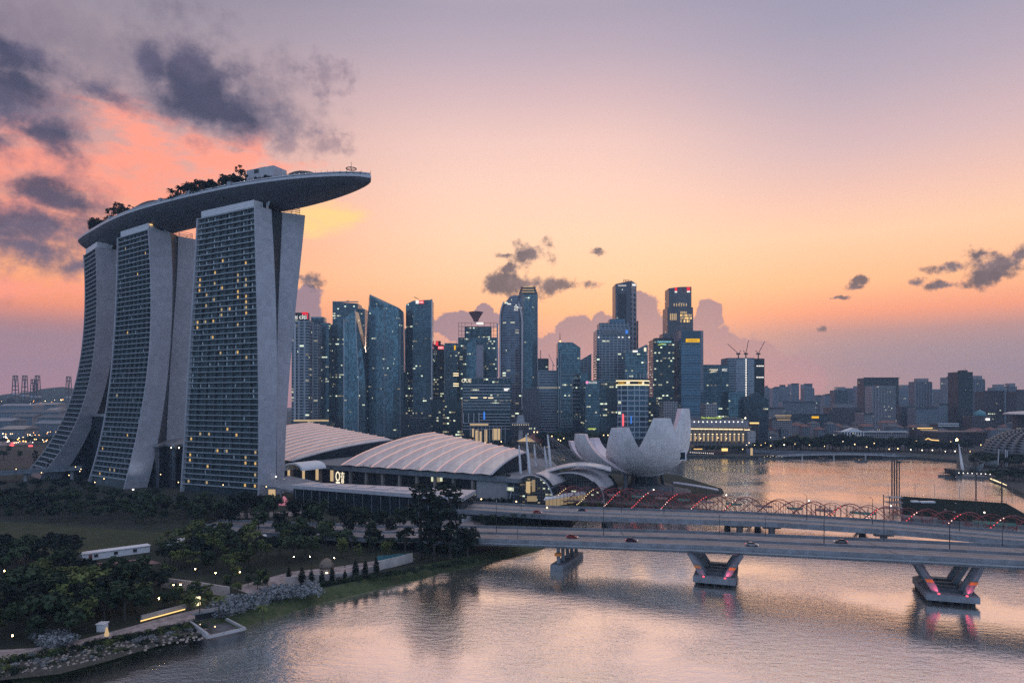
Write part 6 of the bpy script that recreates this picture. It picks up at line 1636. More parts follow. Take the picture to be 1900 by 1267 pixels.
a, b = gr(1838, 889, 1.5), gr(1885, 908, 1.5); MB().bar(a + Vector((0, 0, .6)), b + Vector((0, 0, .6)), .9, .5).build('light_line', M['lit_cream'], QW); MB().bar(a + Vector((1.5, .5, 0)), b + Vector((1.5, .5, 0)), 2.6, 1.6).build('wall', M['dark_concrete'], QW)
BR = thing('orange_sign', 'small orange lit board at the edge of the opera house grounds', 'sign', at(1893, 852, 700)); panel(BR, 'lit_board', 1888, 1893, 850, 853, 700, M['lamp_orange']); panel(BR, 'lit_board', 1895, 1901, 850, 853, 700, M['lamp_orange']); p = at(1894, 853, 700.5); MB().bar((p.x, p.y, 2.6), (p.x, p.y, p.z + 2), .4).build('post', M['dark_metal'], BR)

# ------------------------------------------------------------------ left distance: port, roads, depots
hill = MB(); rows = []
for i in range(41):
    x = -1900 + i * 42; row = []
    for j in range(9):
        v = j / 8; hgt = 92 * math.exp(-((x + 1830) / 330) ** 2) + 66 * math.exp(-((x + 1350) / 300) ** 2) + 9 * math.sin(x * .021) + 6 * math.sin(x * .05 + 1)
        row.append((x, 2350 + v * 700, 2.5 + max(4, hgt) * math.sin(math.pi * v) ** .8))
    rows.append(row)
structure('hill', MB().grid(rows), M['hill'], smooth=True)
def crane(px, yt, yb, Y, label):
    T = thing('port_crane', label, 'crane', at(px, yb, Y), 'port cranes above the hill')
    t0, b0 = at(px, yt, Y), at(px, yb, Y); w = 5.2
    legs = MB()
    for sx in (-1, 1):
        for sy in (-1, 1):
            legs.bar((b0.x + sx * w * 1.6, Y + sy * 9, 2.6), (b0.x + sx * w, Y + sy * 7, b0.z + (t0.z - b0.z) * .25), 2.0).bar((b0.x + sx * w, Y + sy * 7, b0.z + (t0.z - b0.z) * .25), (b0.x + sx * w, Y + sy * 3, t0.z), 2.0)
    legs.build('frame_leg', M['crane_steel'], T)
    for f in (.2, .42, .78, 1.0):
        z = b0.z + (t0.z - b0.z) * f; MB().box(b0.x - w - .9, b0.x + w + .9, Y - 4, Y + 4, z - 1.3, z + 1.3).build('cross_beam', M['dark_metal'], T)
    MB().box(b0.x - 8, b0.x + 8, Y - 8, Y + 8, b0.z - 4, b0.z + 1).build('machine_house', M['pale_metal'], T)
for px, yt, yb, lb in ((28.5, 697, 730, 'port gantry crane, leftmost on the hill'), (46, 697, 733, 'dark port gantry crane between its neighbours on the hill'), (62, 704, 735, 'shorter port gantry crane, third on the hill'), (69.5, 697, 735, 'tall port gantry crane beside the shorter one'), (127.5, 699, 736, 'lone port gantry crane near the farthest hotel tower')):
    crane(px, yt, yb, 2300, lb)
wh = [(0, 60, 752, 757, 1700, 'grey_metal'), (60, 105, 750, 755, 1800, 'stone'), (0, 110, 764, 768, 1500, 'dark_concrete'), (20, 60, 772, 776, 1350, 'dark_concrete'), (86, 104, 760, 764, 1600, 'stone'), (64, 108, 785, 790, 1180, 'bridge_concrete'), (0, 42, 795, 798, 1120, 'stone'), (70, 120, 774, 778, 1300, 'dark_concrete'), (-40, 20, 780, 784, 1250, 'grey_metal')]
nmz = ['long pale depot roof under the hill', 'pinkish depot roof right under the port cranes', 'wide grey depot with a long flat roof', 'small grey shed before the wide depot', 'small pinkish shed near the lone crane', 'blue grey shed above the lamp-lit road', 'low pale shed by the lamp-lit road at the frame edge', 'grey shed below the pinkish depot', 'pale shed by the dark tree clump']
for (x0, x1, y0, y1, Y, mt), lb in zip(wh, nmz):
    a, b = at(x0, y0, Y), at(x1, y0, Y); zt = zat(y0, Y)
    T = thing('depot_shed', lb, 'shed', ((a.x + b.x) / 2, Y, 2.6)); MB().box(a.x, b.x, Y, Y + 40, 2.6, max(6, zt - 1)).build('walls', FC['apart_blue'], T)
    MB().loft([[(a.x - 2, Y - 2, max(6, zt - 1) + .05), (a.x - 2, Y + 20, max(6, zt - 1) + 5), (a.x - 2, Y + 42, max(6, zt - 1) + .05)], [(b.x + 2, Y - 2, max(6, zt - 1) + .05), (b.x + 2, Y + 20, max(6, zt - 1) + 5), (b.x + 2, Y + 42, max(6, zt - 1) + .05)]]).build('roof', M[mt], T)
VD = thing('viaduct', 'grey elevated road on round piers before the farthest hotel tower', 'viaduct', at(70, 890, 520))
va, vb = at(-60, 880, 520), at(152, 866, 548)
u = (vb - va).normalized(); s_ = Vector((-u.y, u.x, 0))
MB().loft([[va + s_ * o + Vector((0, 0, z)) for o, z in ((0, -2.4), (10, -2.4), (10, 0), (0, 0))], [vb + s_ * o + Vector((0, 0, z)) for o, z in ((0, -2.4), (10, -2.4), (10, 0), (0, 0))]]).build('deck', M['bridge_concrete'], VD)
MB().bar(va + Vector((0, 0, .5)), vb + Vector((0, 0, .5)), .4, 1.1).build('parapet', M['bridge_concrete'], VD)
for f in (.2, .48, .9):
    p = va.lerp(vb, f) + s_ * 5; MB().tube([(p.x, p.y, 3), (p.x, p.y, p.z - 2.3)], 1.5, 10).build('pier', M['concrete'], VD)
sheet('road', ccw([(p.x, p.y) for p in (gr(-60, 829), gr(-60, 822), gr(60, 818), gr(60, 824))]), 3.02, M['asphalt'])
sheet('field', ccw([(p.x, p.y) for p in (gr(-60, 832), gr(70, 828), gr(90, 842), gr(60, 868), gr(-60, 872))]), 3.03, M['mud'])
# ------------------------------------------------------------------ trees and planting
def leaf(mb, c, s, rr, nrm=None):
    a = Vector((rr.gauss(0, 1), rr.gauss(0, 1), rr.gauss(0, 1) + .4)).normalized() if nrm is None else (nrm + Vector((rr.gauss(0, .5), rr.gauss(0, .5), rr.gauss(0, .5)))).normalized()
    t1 = a.orthogonal().normalized(); t1 = (Matrix.Rotation(rr.random() * 6.28, 3, a) @ t1); t2 = a.cross(t1)
    mb.face(c - t1 * s, c - t2 * s * .6 , c + t1 * s, c + t2 * s * .6)
def crown_blobs(mb, blobs, n, s, rr):
    wsum = sum(b[3] ** 2 for b in blobs)
    for (x, y, z, r, fl) in blobs:
        for _ in range(int(n * r * r / wsum) + 3):
            d = Vector((rr.gauss(0, 1), rr.gauss(0, 1), rr.gauss(0, 1))).normalized(); q = r * rr.uniform(.5, 1.08)
            c = Vector((x + d.x * q, y + d.y * q, z + d.z * q * fl)); leaf(mb, c, s * rr.uniform(.6, 1.3), rr, d)
def limbs(mb, h, tops, r0):
    mb.tube([(0, 0, 0), (.1, .05, h * .5), (0, 0, h)], [r0, r0 * .75, r0 * .6], 6, False)
    for t_ in tops: mb.tube([(0, 0, h * .92), (t_[0] * .5, t_[1] * .5, h + (t_[2] - h) * .6), t_], [r0 * .5, r0 * .35, r0 * .12], 4, False)
def tree_meshes(kind, seed):
    """unit tree about 10 m tall"""
    rr = random.Random(seed); tk, cr_ = MB(), MB()
    if kind == 'broad':
        bl = [(0, 0, 7.6, 2.0, .6)]
        for k in range(9): a = k * 2.4 + rr.random(); r = rr.uniform(1.6, 3.9); bl.append((r * math.cos(a), r * math.sin(a), rr.uniform(5.6, 8.2), rr.uniform(1.2, 2.0), .6))
        crown_blobs(cr_, bl, 430, .62, rr); limbs(tk, 4.0, [(b[0] * .8, b[1] * .8, b[2]) for b in bl[:7]], .35)
    elif kind == 'round':
        bl = [(0, 0, 6.2, 2.1, 1)]
        for k in range(8): a = k * 2.4 + rr.random(); r = rr.uniform(.9, 2.1); bl.append((r * math.cos(a), r * math.sin(a), rr.uniform(3.6, 8.2), rr.uniform(1.0, 1.6), .9))
        crown_blobs(cr_, bl, 400, .52, rr); limbs(tk, 3.2, [(b[0] * .7, b[1] * .7, b[2]) for b in bl[:5]], .28)
    elif kind == 'tall':
        bl = []
        for k in range(13): a = k * 2.4; z = 2.2 + k * .58; r = (.35 + .95 * rr.random()) * (1.15 - abs(z - 5) / 9); bl.append((r * math.cos(a), r * math.sin(a), z, rr.uniform(.55, .95), 1.1))
        crown_blobs(cr_, bl, 460, .3, rr); limbs(tk, 7.5, [(b[0], b[1], b[2]) for b in bl[::3]], .16)
    elif kind == 'wispy':
        bl = []
        for k in range(9): a = k * 2.4 + rr.random(); r = rr.uniform(.5, 2.6); bl.append((r * math.cos(a), r * math.sin(a), rr.uniform(5.0, 9.2), rr.uniform(.7, 1.2), .7))
        crown_blobs(cr_, bl, 260, .45, rr); limbs(tk, 4.5, [(b[0], b[1], b[2]) for b in bl], .22)
    elif kind == 'cypress':
        bl = [(0, 0, 1.2 + k * .9, .85 * (1 - abs(k - 2.5) / 9 - k * .055), 1.2) for k in range(10)]
        crown_blobs(cr_, bl, 330, .3, rr); limbs(tk, 1.0, [(0, 0, 6)], .15)
    elif kind == 'bush':
        bl = [(0, 0, .9, .9, .9)] + [(rr.uniform(-1.3, 1.3), rr.uniform(-1.3, 1.3), rr.uniform(.5, 1.1), rr.uniform(.5, .9), .9) for _ in range(5)]
        crown_blobs(cr_, bl, 240, .2, rr); tk.tube([(0, 0, 0), (0, 0, .6)], .08, 4)
    elif kind == 'palm':
        for k in range(17):
            a = k * 2.4 + rr.random() * .4; el = rr.uniform(-.1, 1.1); prev = None; L_ = rr.uniform(2.6, 3.4)
            for j in range(8):
                u = j / 7; q = Vector((math.cos(a) * L_ * u * math.cos(el * (1 - u * .4)), math.sin(a) * L_ * u * math.cos(el * (1 - u * .4)), 8.0 + L_ * (math.sin(el) * u - .75 * u * u)))
                if prev is not None:
                    sd = Vector((-math.sin(a), math.cos(a), 0)); w = .62 * (1 - abs(u - .45)) * .8
                    cr_.face(prev, prev + sd * w - Vector((0, 0, w * .6)), q + sd * w * .8 - Vector((0, 0, w * .6)), q); cr_.face(prev, q, q - sd * w * .8 - Vector((0, 0, w * .6)), prev - sd * w - Vector((0, 0, w * .6)))
                prev = q
        tk.tube([(0, 0, 0), (.15, 0, 4), (0, 0, 8.1)], [.26, .2, .16], 6)
    return tk, cr_
PROTO = {}
def proto(kind, leafm, var, nm='tree'):
    key = (kind, leafm, var)
    if key not in PROTO:
        tk, cr_ = tree_meshes(kind, hash(kind) % 97 + var * 31 if False else {'broad': 3, 'round': 11, 'tall': 23, 'wispy': 31, 'cypress': 41, 'bush': 53, 'palm': 67}[kind] + var * 101)
        a = tk.mesh('trunk'); a.materials.append(M['bark']); b = cr_.mesh('crown'); b.materials.append(M[leafm]); PROTO[key] = (a, b)
    return PROTO[key]
NAMES = {'broad': 'broadleaf_tree', 'round': 'round_tree', 'tall': 'casuarina_tree', 'wispy': 'young_tree', 'cypress': 'cypress_tree', 'bush': 'bush', 'palm': 'palm_tree'}
def plant(kind, leafm, loc, h, label, group=None, cat='tree', wide=1.0, seed=None):
    var = (seed if seed is not None else rnd.randint(0, 99)) % 3
    a, b = proto(kind, leafm, var)
    r = bpy.data.objects.new(NAMES[kind], None); COL.objects.link(r); r.location = loc; r.rotation_euler = (0, 0, rnd.random() * 6.28)
    k = h / (1.9 if kind == 'bush' else 10.0); r.scale = (k * wide, k * wide, k); tag(r, label, cat, group)
    for nm, me in (('trunk', a), ('crown', b)):
        o = bpy.data.objects.new(nm, me); COL.objects.link(o); o.parent = r
    return r
def inpoly(x, y, P):
    c = False; n = len(P)
    for i in range(n):
        (x1, y1), (x2, y2) = P[i], P[(i + 1) % n]
        if (y1 > y) != (y2 > y) and x < (x2 - x1) * (y - y1) / (y2 - y1) + x1: c = not c
    return c
def wood(P, n, kinds, hr, leafs, label, group, mind=5.0, z=3.0, wide=(1.0, 1.35)):
    """n trees with their feet inside the photo polygon P, spread evenly over the ground"""
    xs_, ys_ = [p[0] for p in P], [p[1] for p in P]; put = []; tries = 0
    g = [gr(x, y, z) for x, y in P]; GP = [(p.x, p.y) for p in g]
    X0, X1, Y0, Y1 = min(p[0] for p in GP), max(p[0] for p in GP), min(p[1] for p in GP), max(p[1] for p in GP)
    while len(put) < n and tries < n * 60:
        tries += 1; x, y = rnd.uniform(X0, X1), rnd.uniform(Y0, Y1)
        if not inpoly(x, y, GP) or any((x - a) ** 2 + (y - b) ** 2 < mind ** 2 for a, b in put): continue
        put.append((x, y)); plant(rnd.choice(kinds), rnd.choice(leafs), (x, y, z), rnd.uniform(*hr), label, group, wide=rnd.uniform(*wide))
# belt below the towers
wood([(-60, 900), (165, 893), (190, 925), (-60, 930)], 34, ['broad', 'round'], (5.5, 8.5), ['leaf', 'leaf_dark', 'leaf'], 'low dark tree in front of the elevated road', 'low trees before the elevated road', 6.0)
wood([(-60, 934), (185, 930), (250, 932), (330, 938), (470, 946), (520, 952), (470, 974), (300, 974), (-60, 962)], 96, ['broad', 'broad', 'round'], (7, 11.5), ['leaf', 'leaf_dark', 'leaf'], 'dark broadleaf tree in the belt of trees below the hotel towers', 'trees below the hotel towers', 6.5)
wood([(60, 865), (160, 862), (175, 885), (60, 890)], 9, ['cypress', 'tall'], (12, 17), ['leaf_dark'], 'slender dark tree at the foot of the farthest hotel tower', 'slender trees at the tower foot', 4)
wood([(-60, 842), (60, 838), (80, 850), (-60, 862)], 10, ['round', 'broad'], (8, 12), ['leaf'], 'dark roadside tree beyond the elevated road', 'roadside trees beyond the elevated road', 8)
# trees along the approach road
for i, (x, y, h) in enumerate(((458, 968, 17), (498, 972, 15), (545, 975, 16), (590, 985, 17), (632, 978, 15), (672, 990, 15.5), (705, 990, 13), (742, 985, 12), (430, 980, 15), (560, 1000, 12), (520, 996, 13), (610, 1002, 11), (650, 998, 13), (690, 1004, 10), (725, 998, 11), (480, 990, 14), (575, 982, 16), (655, 975, 12), (618, 968, 11), (765, 978, 10))):
    plant('broad' if i < 2 else 'round', 'leaf' if i % 2 else 'leaf_dark', gr(x, y), h, 'dark street tree beside the approach road of the highway bridge', 'street trees by the approach road', wide=1.05, seed=i)
# the tall dark pair before the pavilion and their round neighbours
for (x, y, h, kd, lb, w_) in ((780, 1035, 30, 'tall', 'tall ragged casuarina before the glass pavilion, left of the pair', 1.5), (835, 1036, 31, 'tall', 'tall ragged casuarina before the glass pavilion, right of the pair', 1.7), (806, 1040, 22, 'tall', 'shorter casuarina filling between the tall pair', 1.6), (868, 1034, 14.5, 'round', 'dense round dark tree by the bridge abutment', 1.35), (752, 1042, 15, 'wispy', 'thin leaning tree left of the tall casuarina pair', 1.0), (848, 1045, 9, 'round', 'small dark tree under the tall casuarina pair', 1.3)):
    plant(kd, 'leaf_dark', gr(x, y), h, lb, wide=w_)
# park middle ground
wood([(290, 1012), (380, 1000), (540, 1002), (700, 1012), (740, 1030), (600, 1035), (520, 1055), (440, 1072), (300, 1065), (280, 1035)], 62, ['round', 'broad', 'wispy'], (7.5, 12), ['leaf', 'leaf', 'leaf_light', 'leaf_dark', 'leaf_light'], 'leafy tree of the riverside garden behind the pale wall', 'trees of the riverside garden', 4.6)
wood([(-30, 1040), (110, 1035), (160, 1050), (90, 1075), (-30, 1080)], 17, ['broad', 'round'], (9, 12), ['leaf_dark', 'leaf'], 'dark tree of the clump beside the lawn', 'clump of dark trees beside the lawn', 5)
wood([(120, 1092), (250, 1085), (300, 1102), (300, 1140), (190, 1165), (100, 1195), (-30, 1205), (-30, 1110)], 66, ['round', 'broad', 'wispy'], (8, 12.5), ['leaf', 'leaf_dark', 'leaf', 'leaf_light'], 'dark tree of the thicket behind the riverside promenade', 'thicket behind the promenade', 4.2)
wood([(300, 1105), (385, 1108), (395, 1125), (300, 1140)], 10, ['wispy', 'round'], (4, 7), ['leaf', 'leaf_light'], 'small garden tree beside the lit promenade wall', 'small trees by the lit promenade wall', 4)
wood([(400, 1085), (480, 1072), (500, 1090), (420, 1108)], 9, ['wispy', 'round'], (4, 7), ['leaf', 'leaf_light'], 'small garden tree behind the silver bushes', 'small trees behind the silver bushes', 4)
for x, y, h, lb in ((455, 1055, 9, 'light yellowish green tree in the middle of the garden'), (420, 1065, 8, 'olive tree under the yellowish one in the garden'), (665, 1045, 8, 'pale green small tree left of the pool fence'), (715, 1038, 9, 'pale round small tree by the pool fence'), (310, 1088, 9, 'dark conical tree standing alone before the pale wall'), (365, 1120, 8, 'thin tree beside the lit pillar')):
    plant('round' if h > 8 else 'wispy', 'leaf_light', gr(x, y), h, lb)
for i, (x, y, h) in enumerate(((493, 1085, 7), (536, 1080, 6.5), (560, 1084, 7.5), (578, 1086, 6.8), (597, 1084, 6), (616, 1082, 7), (660, 1072, 8), (678, 1068, 7), (698, 1065, 7.4), (640, 1078, 5))):
    plant('cypress', 'leaf_dark', gr(x, y), h * 1.15, 'dark clipped cypress in the row before the pale garden wall', 'row of clipped cypresses', wide=2.0)
for i in range(34):
    u = i / 33; x, y = 408 + 172 * u + rnd.uniform(-8, 8), 1138 - 40 * u + rnd.uniform(-9, 9)
    plant('bush', 'leaf_silver', gr(x, y), rnd.uniform(2.6, 4.6), 'silvery grey bush on the bank below the garden', 'silvery bushes on the bank', 'bush', 1.1)
for i in range(12):
    x, y = 85 + rnd.uniform(-18, 40), 1195 + rnd.uniform(-14, 10); plant('bush', 'leaf_silver', gr(x, y), rnd.uniform(2, 3.2), 'silvery bush at the near end of the promenade', 'silvery bushes by the promenade end', 'bush')
for i in range(40):
    u = i / 39; x, y = 585 + 290 * u, 1088 - 42 * u + rnd.uniform(-2, 2); plant('bush', 'leaf' if i % 3 else 'leaf_dark', gr(x, y), rnd.uniform(1.4, 2.4), 'low dark shrub of the hedge along the top of the river bank', 'hedge shrubs on the river bank', 'bush', 1.2)
for i in range(46):
    u = i / 45; x, y = -20 + 375 * u, 1236 - 74 * u + rnd.uniform(-3, 3); plant('bush', ('leaf', 'leaf_dark', 'leaf_light')[i % 3], gr(x, y), rnd.uniform(.9, 1.9), 'low shrub between the promenade and the rocky bank', 'shrubs along the promenade edge', 'bush', 1.3)
for x, y, h, lb in ((486, 1160, 6.5, 'bushy golden palm at the water edge'), (407, 1150, 8, 'slender palm beside the water terrace'), (370, 1150, 7, 'short palm behind the water terrace')):
    plant('palm', 'leaf_light', gr(x, y), h, lb, cat='palm', wide=1.1)
for x in (893, 915, 935, 952, 973, 990, 1003, 1014):
    plant('palm' if x > 950 else 'round', 'leaf', gr(x, 972 + (x - 893) * .02), 6.5 if x > 950 else 5.5, 'dark shrub or palm in the planting between the two road bridges', 'planting between the road bridges', wide=1.3)
for i in range(18): plant('bush', 'leaf_dark', gr(890 + i * 7, 966 + rnd.uniform(-1, 8)), 3.4, 'low dense bush between the two road bridges', 'bushes between the road bridges', 'bush', 1.4)
for x, y in ((1110, 945), (1130, 940), (1085, 948), (1060, 950)): plant('round', 'leaf_light', gr(x, y), 5, 'lit small tree at the foot of the lotus museum plaza', 'small plaza trees by the museum')
for i in range(5): plant('round', 'leaf_dark', gr(895 + i * 13, 942), 7, 'small tree before the plain podium wall', 'small trees by the podium wall')
# planted edge on the podium cornice
for i in range(60):
    p = L(-132 + i * 2.15, -.3 + rnd.uniform(-.3, .5), 18.0); plant('bush', 'leaf_dark', p, rnd.uniform(1.6, 2.4), 'trailing dark shrub of the planted edge on the podium roof', 'planted edge of the podium roof', 'bush', 1.0)
# sky garden
def deckplant(kind, s, off, h, lb, gp, w_=1.0, lf='leaf_dark'):
    p, d, sv = on_deck(s, off); plant(kind, lf, p, h, lb, gp, 'palm' if kind == 'palm' else ('bush' if kind == 'bush' else 'tree'), w_)
for i in range(9): deckplant('palm', .588 + i * .0045, rnd.uniform(3, 15), rnd.uniform(12, 16.5), 'tall palm of the grove at the left end of the sky garden', 'sky garden palms', .85)
for i in range(46): deckplant(('wispy', 'palm', 'round', 'broad')[i % 4], .60 + i * .0036, rnd.uniform(-4, 15), rnd.uniform(10, 16.5), 'dark tree of the sky garden grove on the deck', 'sky garden grove', .85)
for i in range(20): deckplant('bush', .60 + i * .0085, 16 + rnd.uniform(-2, 0), rnd.uniform(2.6, 4.5), 'low bush behind the sky deck parapet', 'sky deck bushes', 1.2)
for i in range(9): deckplant('round', .755 + i * .009, 12.5, rnd.uniform(5, 7), 'clipped dark shrub before the restaurant block on the deck', 'shrubs before the deck restaurant', 1.25)
for i in range(30): deckplant(('round', 'palm', 'wispy')[i % 3], .20 + i * .0080, rnd.uniform(3, 16), rnd.uniform(9, 15), 'dark tree of the garden at the stern of the sky deck', 'stern garden trees', 1.15)
for i in range(10): 
    p, d, sv = on_deck(.29 + i * .011, rnd.uniform(9, 13), rnd.uniform(2, 5)); o = MB().ball(p, .45, 6, 4).tube([p - Vector((0, 0, p.z - ZR)), p], .06, 4).build('garden_lamp', M['lamp_warm'], None, origin=p); tag(o, 'warm garden lamp among trees at the stern of the sky deck', 'lamp', 'stern garden lamps')
for i in range(6):
    p, d, sv = on_deck(.63 + i * .018, 12, 2.5); o = MB().ball(p, .4, 6, 4).tube([p - Vector((0, 0, 2.5)), p], .06, 4).build('garden_lamp', M['lamp_warm'], None, origin=p); tag(o, 'warm garden lamp under the sky garden grove', 'lamp', 'grove lamps')
# far bank trees
def bank(x0, x1, y, n, h, Y, label, group):
    for i in range(n):
        x = x0 + (x1 - x0) * (i + rnd.uniform(.1, .9)) / n; YY = Y + rnd.uniform(-8, 25); p = at(x, y, YY); plant(rnd.choice(('broad', 'round')), 'leaf_dark' if i % 2 else 'leaf', (p.x, YY, 2.6), rnd.uniform(h * .75, h * 1.15), label, group, wide=1.3)
bank(1008, 1132, 815, 34, 20, 905, 'dark tree in the bank behind the red roofed pavilion', 'trees behind the pavilion')
bank(868, 960, 822, 14, 9, 905, 'low dark tree on the quay before the white lined office block', 'trees on the office quay')
bank(650, 870, 815, 26, 15, 900, 'dark tree behind the ribbed roofs along the quay', 'trees behind the ribbed roofs')
bank(1285, 1400, 838, 16, 9, 822, 'dark tree before the grand colonnaded hotel', 'trees before the grand hotel')
bank(1390, 1480, 838, 14, 13, 850, 'dark tree at the near end of the low arched bridge', 'trees by the bridge end')
bank(1462, 1620, 838, 34, 20, 855, 'dark spreading tree behind the low arched bridge', 'trees behind the arched bridge')
bank(1610, 1700, 838, 18, 18, 850, 'dark tree before the long white civic building', 'trees before the civic building')
bank(1690, 1800, 840, 22, 15, 820, 'dark tree on the far shore near the white mast', 'trees near the white mast')
bank(1805, 1915, 870, 26, 13, 650, 'dark tree below the opera dome', 'trees below the opera dome')
bank(1840, 1920, 895, 16, 9, 540, 'dark tree along the quay with the yellow light line', 'trees along the quay')
bank(0, 130, 790, 14, 13, 1250, 'distant dark tree among the depots', 'trees among the depots')
bank(-10, 100, 808, 12, 11, 980, 'distant dark tree by the lamp lit road', 'trees by the lamp lit road')
for i in range(60):
    x = rnd.uniform(-30, 140); YY = rnd.uniform(2250, 2340); plant('round', 'leaf_dark', (at(x, 740, YY).x, YY, 3 + rnd.uniform(20, 50) * (1 if x < 70 else .4)), rnd.uniform(16, 26), 'distant tree on the wooded port hill', 'trees on the port hill', wide=1.4)

# ------------------------------------------------------------------ park ground, paths, garden walls
PX = lambda pts, z=3.0: ccw([(p.x, p.y) for p in (gr(x, y, z) for x, y in pts)])
sheet('lawn', PX([(-60, 966), (60, 970), (250, 984), (335, 988), (300, 1005), (270, 1014), (150, 1030), (60, 1024), (-60, 1022)]), 3.012, M['lawn'])
sheet('path', PX([(95, 1062), (160, 1046), (270, 1036), (300, 1044), (240, 1052), (150, 1062), (90, 1072)]), 3.016, M['brick_path'])
sheet('promenade', PX([(-60, 1226), (-60, 1208), (60, 1202), (150, 1186), (250, 1160), (300, 1146), (372, 1128), (402, 1132), (396, 1146), (330, 1160), (230, 1186), (120, 1208), (20, 1224)]), 3.02, M['path'])
sheet('path', PX([(275, 1112), (300, 1098), (420, 1104), (420, 1112), (380, 1128), (350, 1128)]), 3.016, M['lawn'])
sheet('plaza', PX([(430, 1090), (540, 1060), (620, 1052), (760, 1030), (770, 1036), (640, 1066), (560, 1082), (470, 1104)]), 3.018, M['path'])
sheet('road', PX([(420, 978), (540, 973), (900, 962), (900, 986), (700, 992), (520, 992)]), 3.03, M['pale_road'])
sheet('road', PX([(430, 952), (560, 948), (560, 956), (430, 962)]), 3.03, M['pale_road'])
sheet('rocky_bank', PX([(-60, 1232), (60, 1226), (200, 1200), (340, 1164), (392, 1152), (392, 1172), (300, 1196), (200, 1226), (110, 1250), (-60, 1268)]), 3.024, M['rubble'])
def wall_line(name, label, pts, h, th, mat, z=3.0, cat='wall'):
    P = [gr(x, y, z) for x, y in pts]; T = thing(name, label, cat, P[len(P) // 2])
    for i in range(len(P) - 1):
        d = (P[i + 1] - P[i]).normalized(); s = Vector((-d.y, d.x, 0)) * th / 2
        a, b = P[i], P[i + 1]
        MB().hexa([(q.x, q.y) for q in (a - s, b - s, b + s, a + s)], z, z + h).build('wall_panel', M[mat], T)
    return T
wall_line('garden_wall', 'long pale wall of the garden behind the dark conical tree', [(270, 1084), (318, 1091), (365, 1097), (425, 1107)], 3.2, .5, 'garden_wall')
wall_line('garden_wall', 'pale garden wall rising towards the tall casuarinas', [(700, 1058), (735, 1050), (765, 1042)], 3.4, .5, 'garden_wall')
wall_line('garden_wall', 'pale low wall behind the clipped cypress row', [(530, 1084), (580, 1078), (640, 1075), (700, 1060)], 2.4, .5, 'garden_wall')
wall_line('pool_fence', 'blue screen fence behind the garden near the casuarinas', [(700, 1040), (760, 1034)], 1.8, .2, 'teal_dome', cat='fence')
T = wall_line('promenade_wall', 'low promenade wall lit from below in warm light', [(262, 1150), (300, 1140), (345, 1128)], 1.3, .6, 'concrete')
a, b = gr(263, 1152, 3), gr(345, 1130, 3); MB().bar(a + Vector((0, -.6, .25)), b + Vector((0, -.6, .25)), .25).build('light_line', M['lit_warm'], T)
def shed(label, x0, y0, x1, y1, h, d, col='white_paint', win=3):
    a, b = gr(x0, y0), gr(x1, y1); T = thing('site_shed', label, 'shed', (a + b) / 2); u = (b - a).normalized(); n = Vector((-u.y, u.x, 0)); Ln = (b - a).length
    MB().hexa([(q.x, q.y) for q in (a, b, b + n * d, a + n * d)], 3, 3 + h).build('walls', M[col], T)
    MB().hexa([(q.x, q.y) for q in (a - u * .3 - n * .4, b + u * .3 - n * .4, b + u * .3 + n * (d + .4), a - u * .3 + n * (d + .4))], 3.02 + h, 3.3 + h).build('roof', M['white_paint'], T)
    for k in range(win):
        c = a + u * Ln * (k + .7) / (win + .5) - n * .06 + Vector((0, 0, h * .6)); w_ = MB().obox(c, u * .7, n * .05, Vector((0, 0, .55))).build('window', M['black'], T)
        fr_ = MB().obox(c - n * .08 + Vector((0, 0, -.62)), u * .85, n * .08, Vector((0, 0, .07))).build('sill', M['grey_metal'], w_)
    c = a + u * Ln * .12 - n * .06 + Vector((0, 0, 1.1)); dr = MB().obox(c, u * .6, n * .05, Vector((0, 0, 1.1))).build('door', M['red_roof'], T); MB().obox(c - n * .1 + u * .4, u * .08, n * .05, Vector((0, 0, .08))).build('handle', M['black'], dr)
shed('long white site shed with small square windows beside the lawn', 152, 1041, 278, 1024, 2.6, 4)
shed('white low shed with a long roof half hidden behind garden trees', 318, 1020, 372, 1008, 2.6, 5, 'white_paint', 1)
shed('small blue roofed hut among the garden trees', 382, 1008, 400, 1006, 3, 4, 'teal_dome', 1)
shed('small blue hut behind the yellowish garden tree', 470, 1010, 494, 1008, 3, 4, 'teal_dome', 1)
# lit dome folly in the garden
T = thing('garden_folly', 'small domed garden folly glowing warm behind the cypress row', 'folly', gr(606, 1072)); p = gr(606, 1072)
MB().lathe((p.x, p.y, 3), [(2.6, 3.6), (2.5, 4.6), (1.9, 5.9), (1.0, 6.7), (.1, 7.1)], 14).build('dome', principled('folly_dome', (.16, .12, .09), .6), T, smooth=True)
for k in range(8):
    a = k * math.pi / 4; MB().tube([(p.x + 2.3 * math.cos(a), p.y + 2.3 * math.sin(a), 3), (p.x + 2.3 * math.cos(a), p.y + 2.3 * math.sin(a), 6.6)], .22, 6).build('column', M['stone'], T)
MB().ball((p.x, p.y, 4.6), .55).build('inner_lamp', M['lamp_warm'], T)
for i in range(90):
    u = rnd.random(); x, y = -30 + 410 * u, 1240 - 76 * u + rnd.uniform(-8, 24 - 10 * u)
    plant('bush', ('leaf', 'leaf_silver', 'leaf_dark', 'leaf_light')[rnd.choice((0, 0, 1, 2, 3))], gr(x, y, 2.9), rnd.uniform(.6, 1.5), 'small wild plant on the rocky bank below the promenade', 'wild plants on the rocky bank', 'bush', 1.4)
rk = MB()
for i in range(420):
    u = rnd.random(); x, y = -40 + 430 * u, 1244 - 76 * u + rnd.uniform(-10, 24 - 10 * u); p = gr(x, y, 3.0); r_ = rnd.uniform(.12, .5)
    rk.lathe(p, [(r_, -.1), (r_ * rnd.uniform(.7, 1), r_ * .5), (r_ * .3, r_ * .8)], rnd.randint(4, 6))
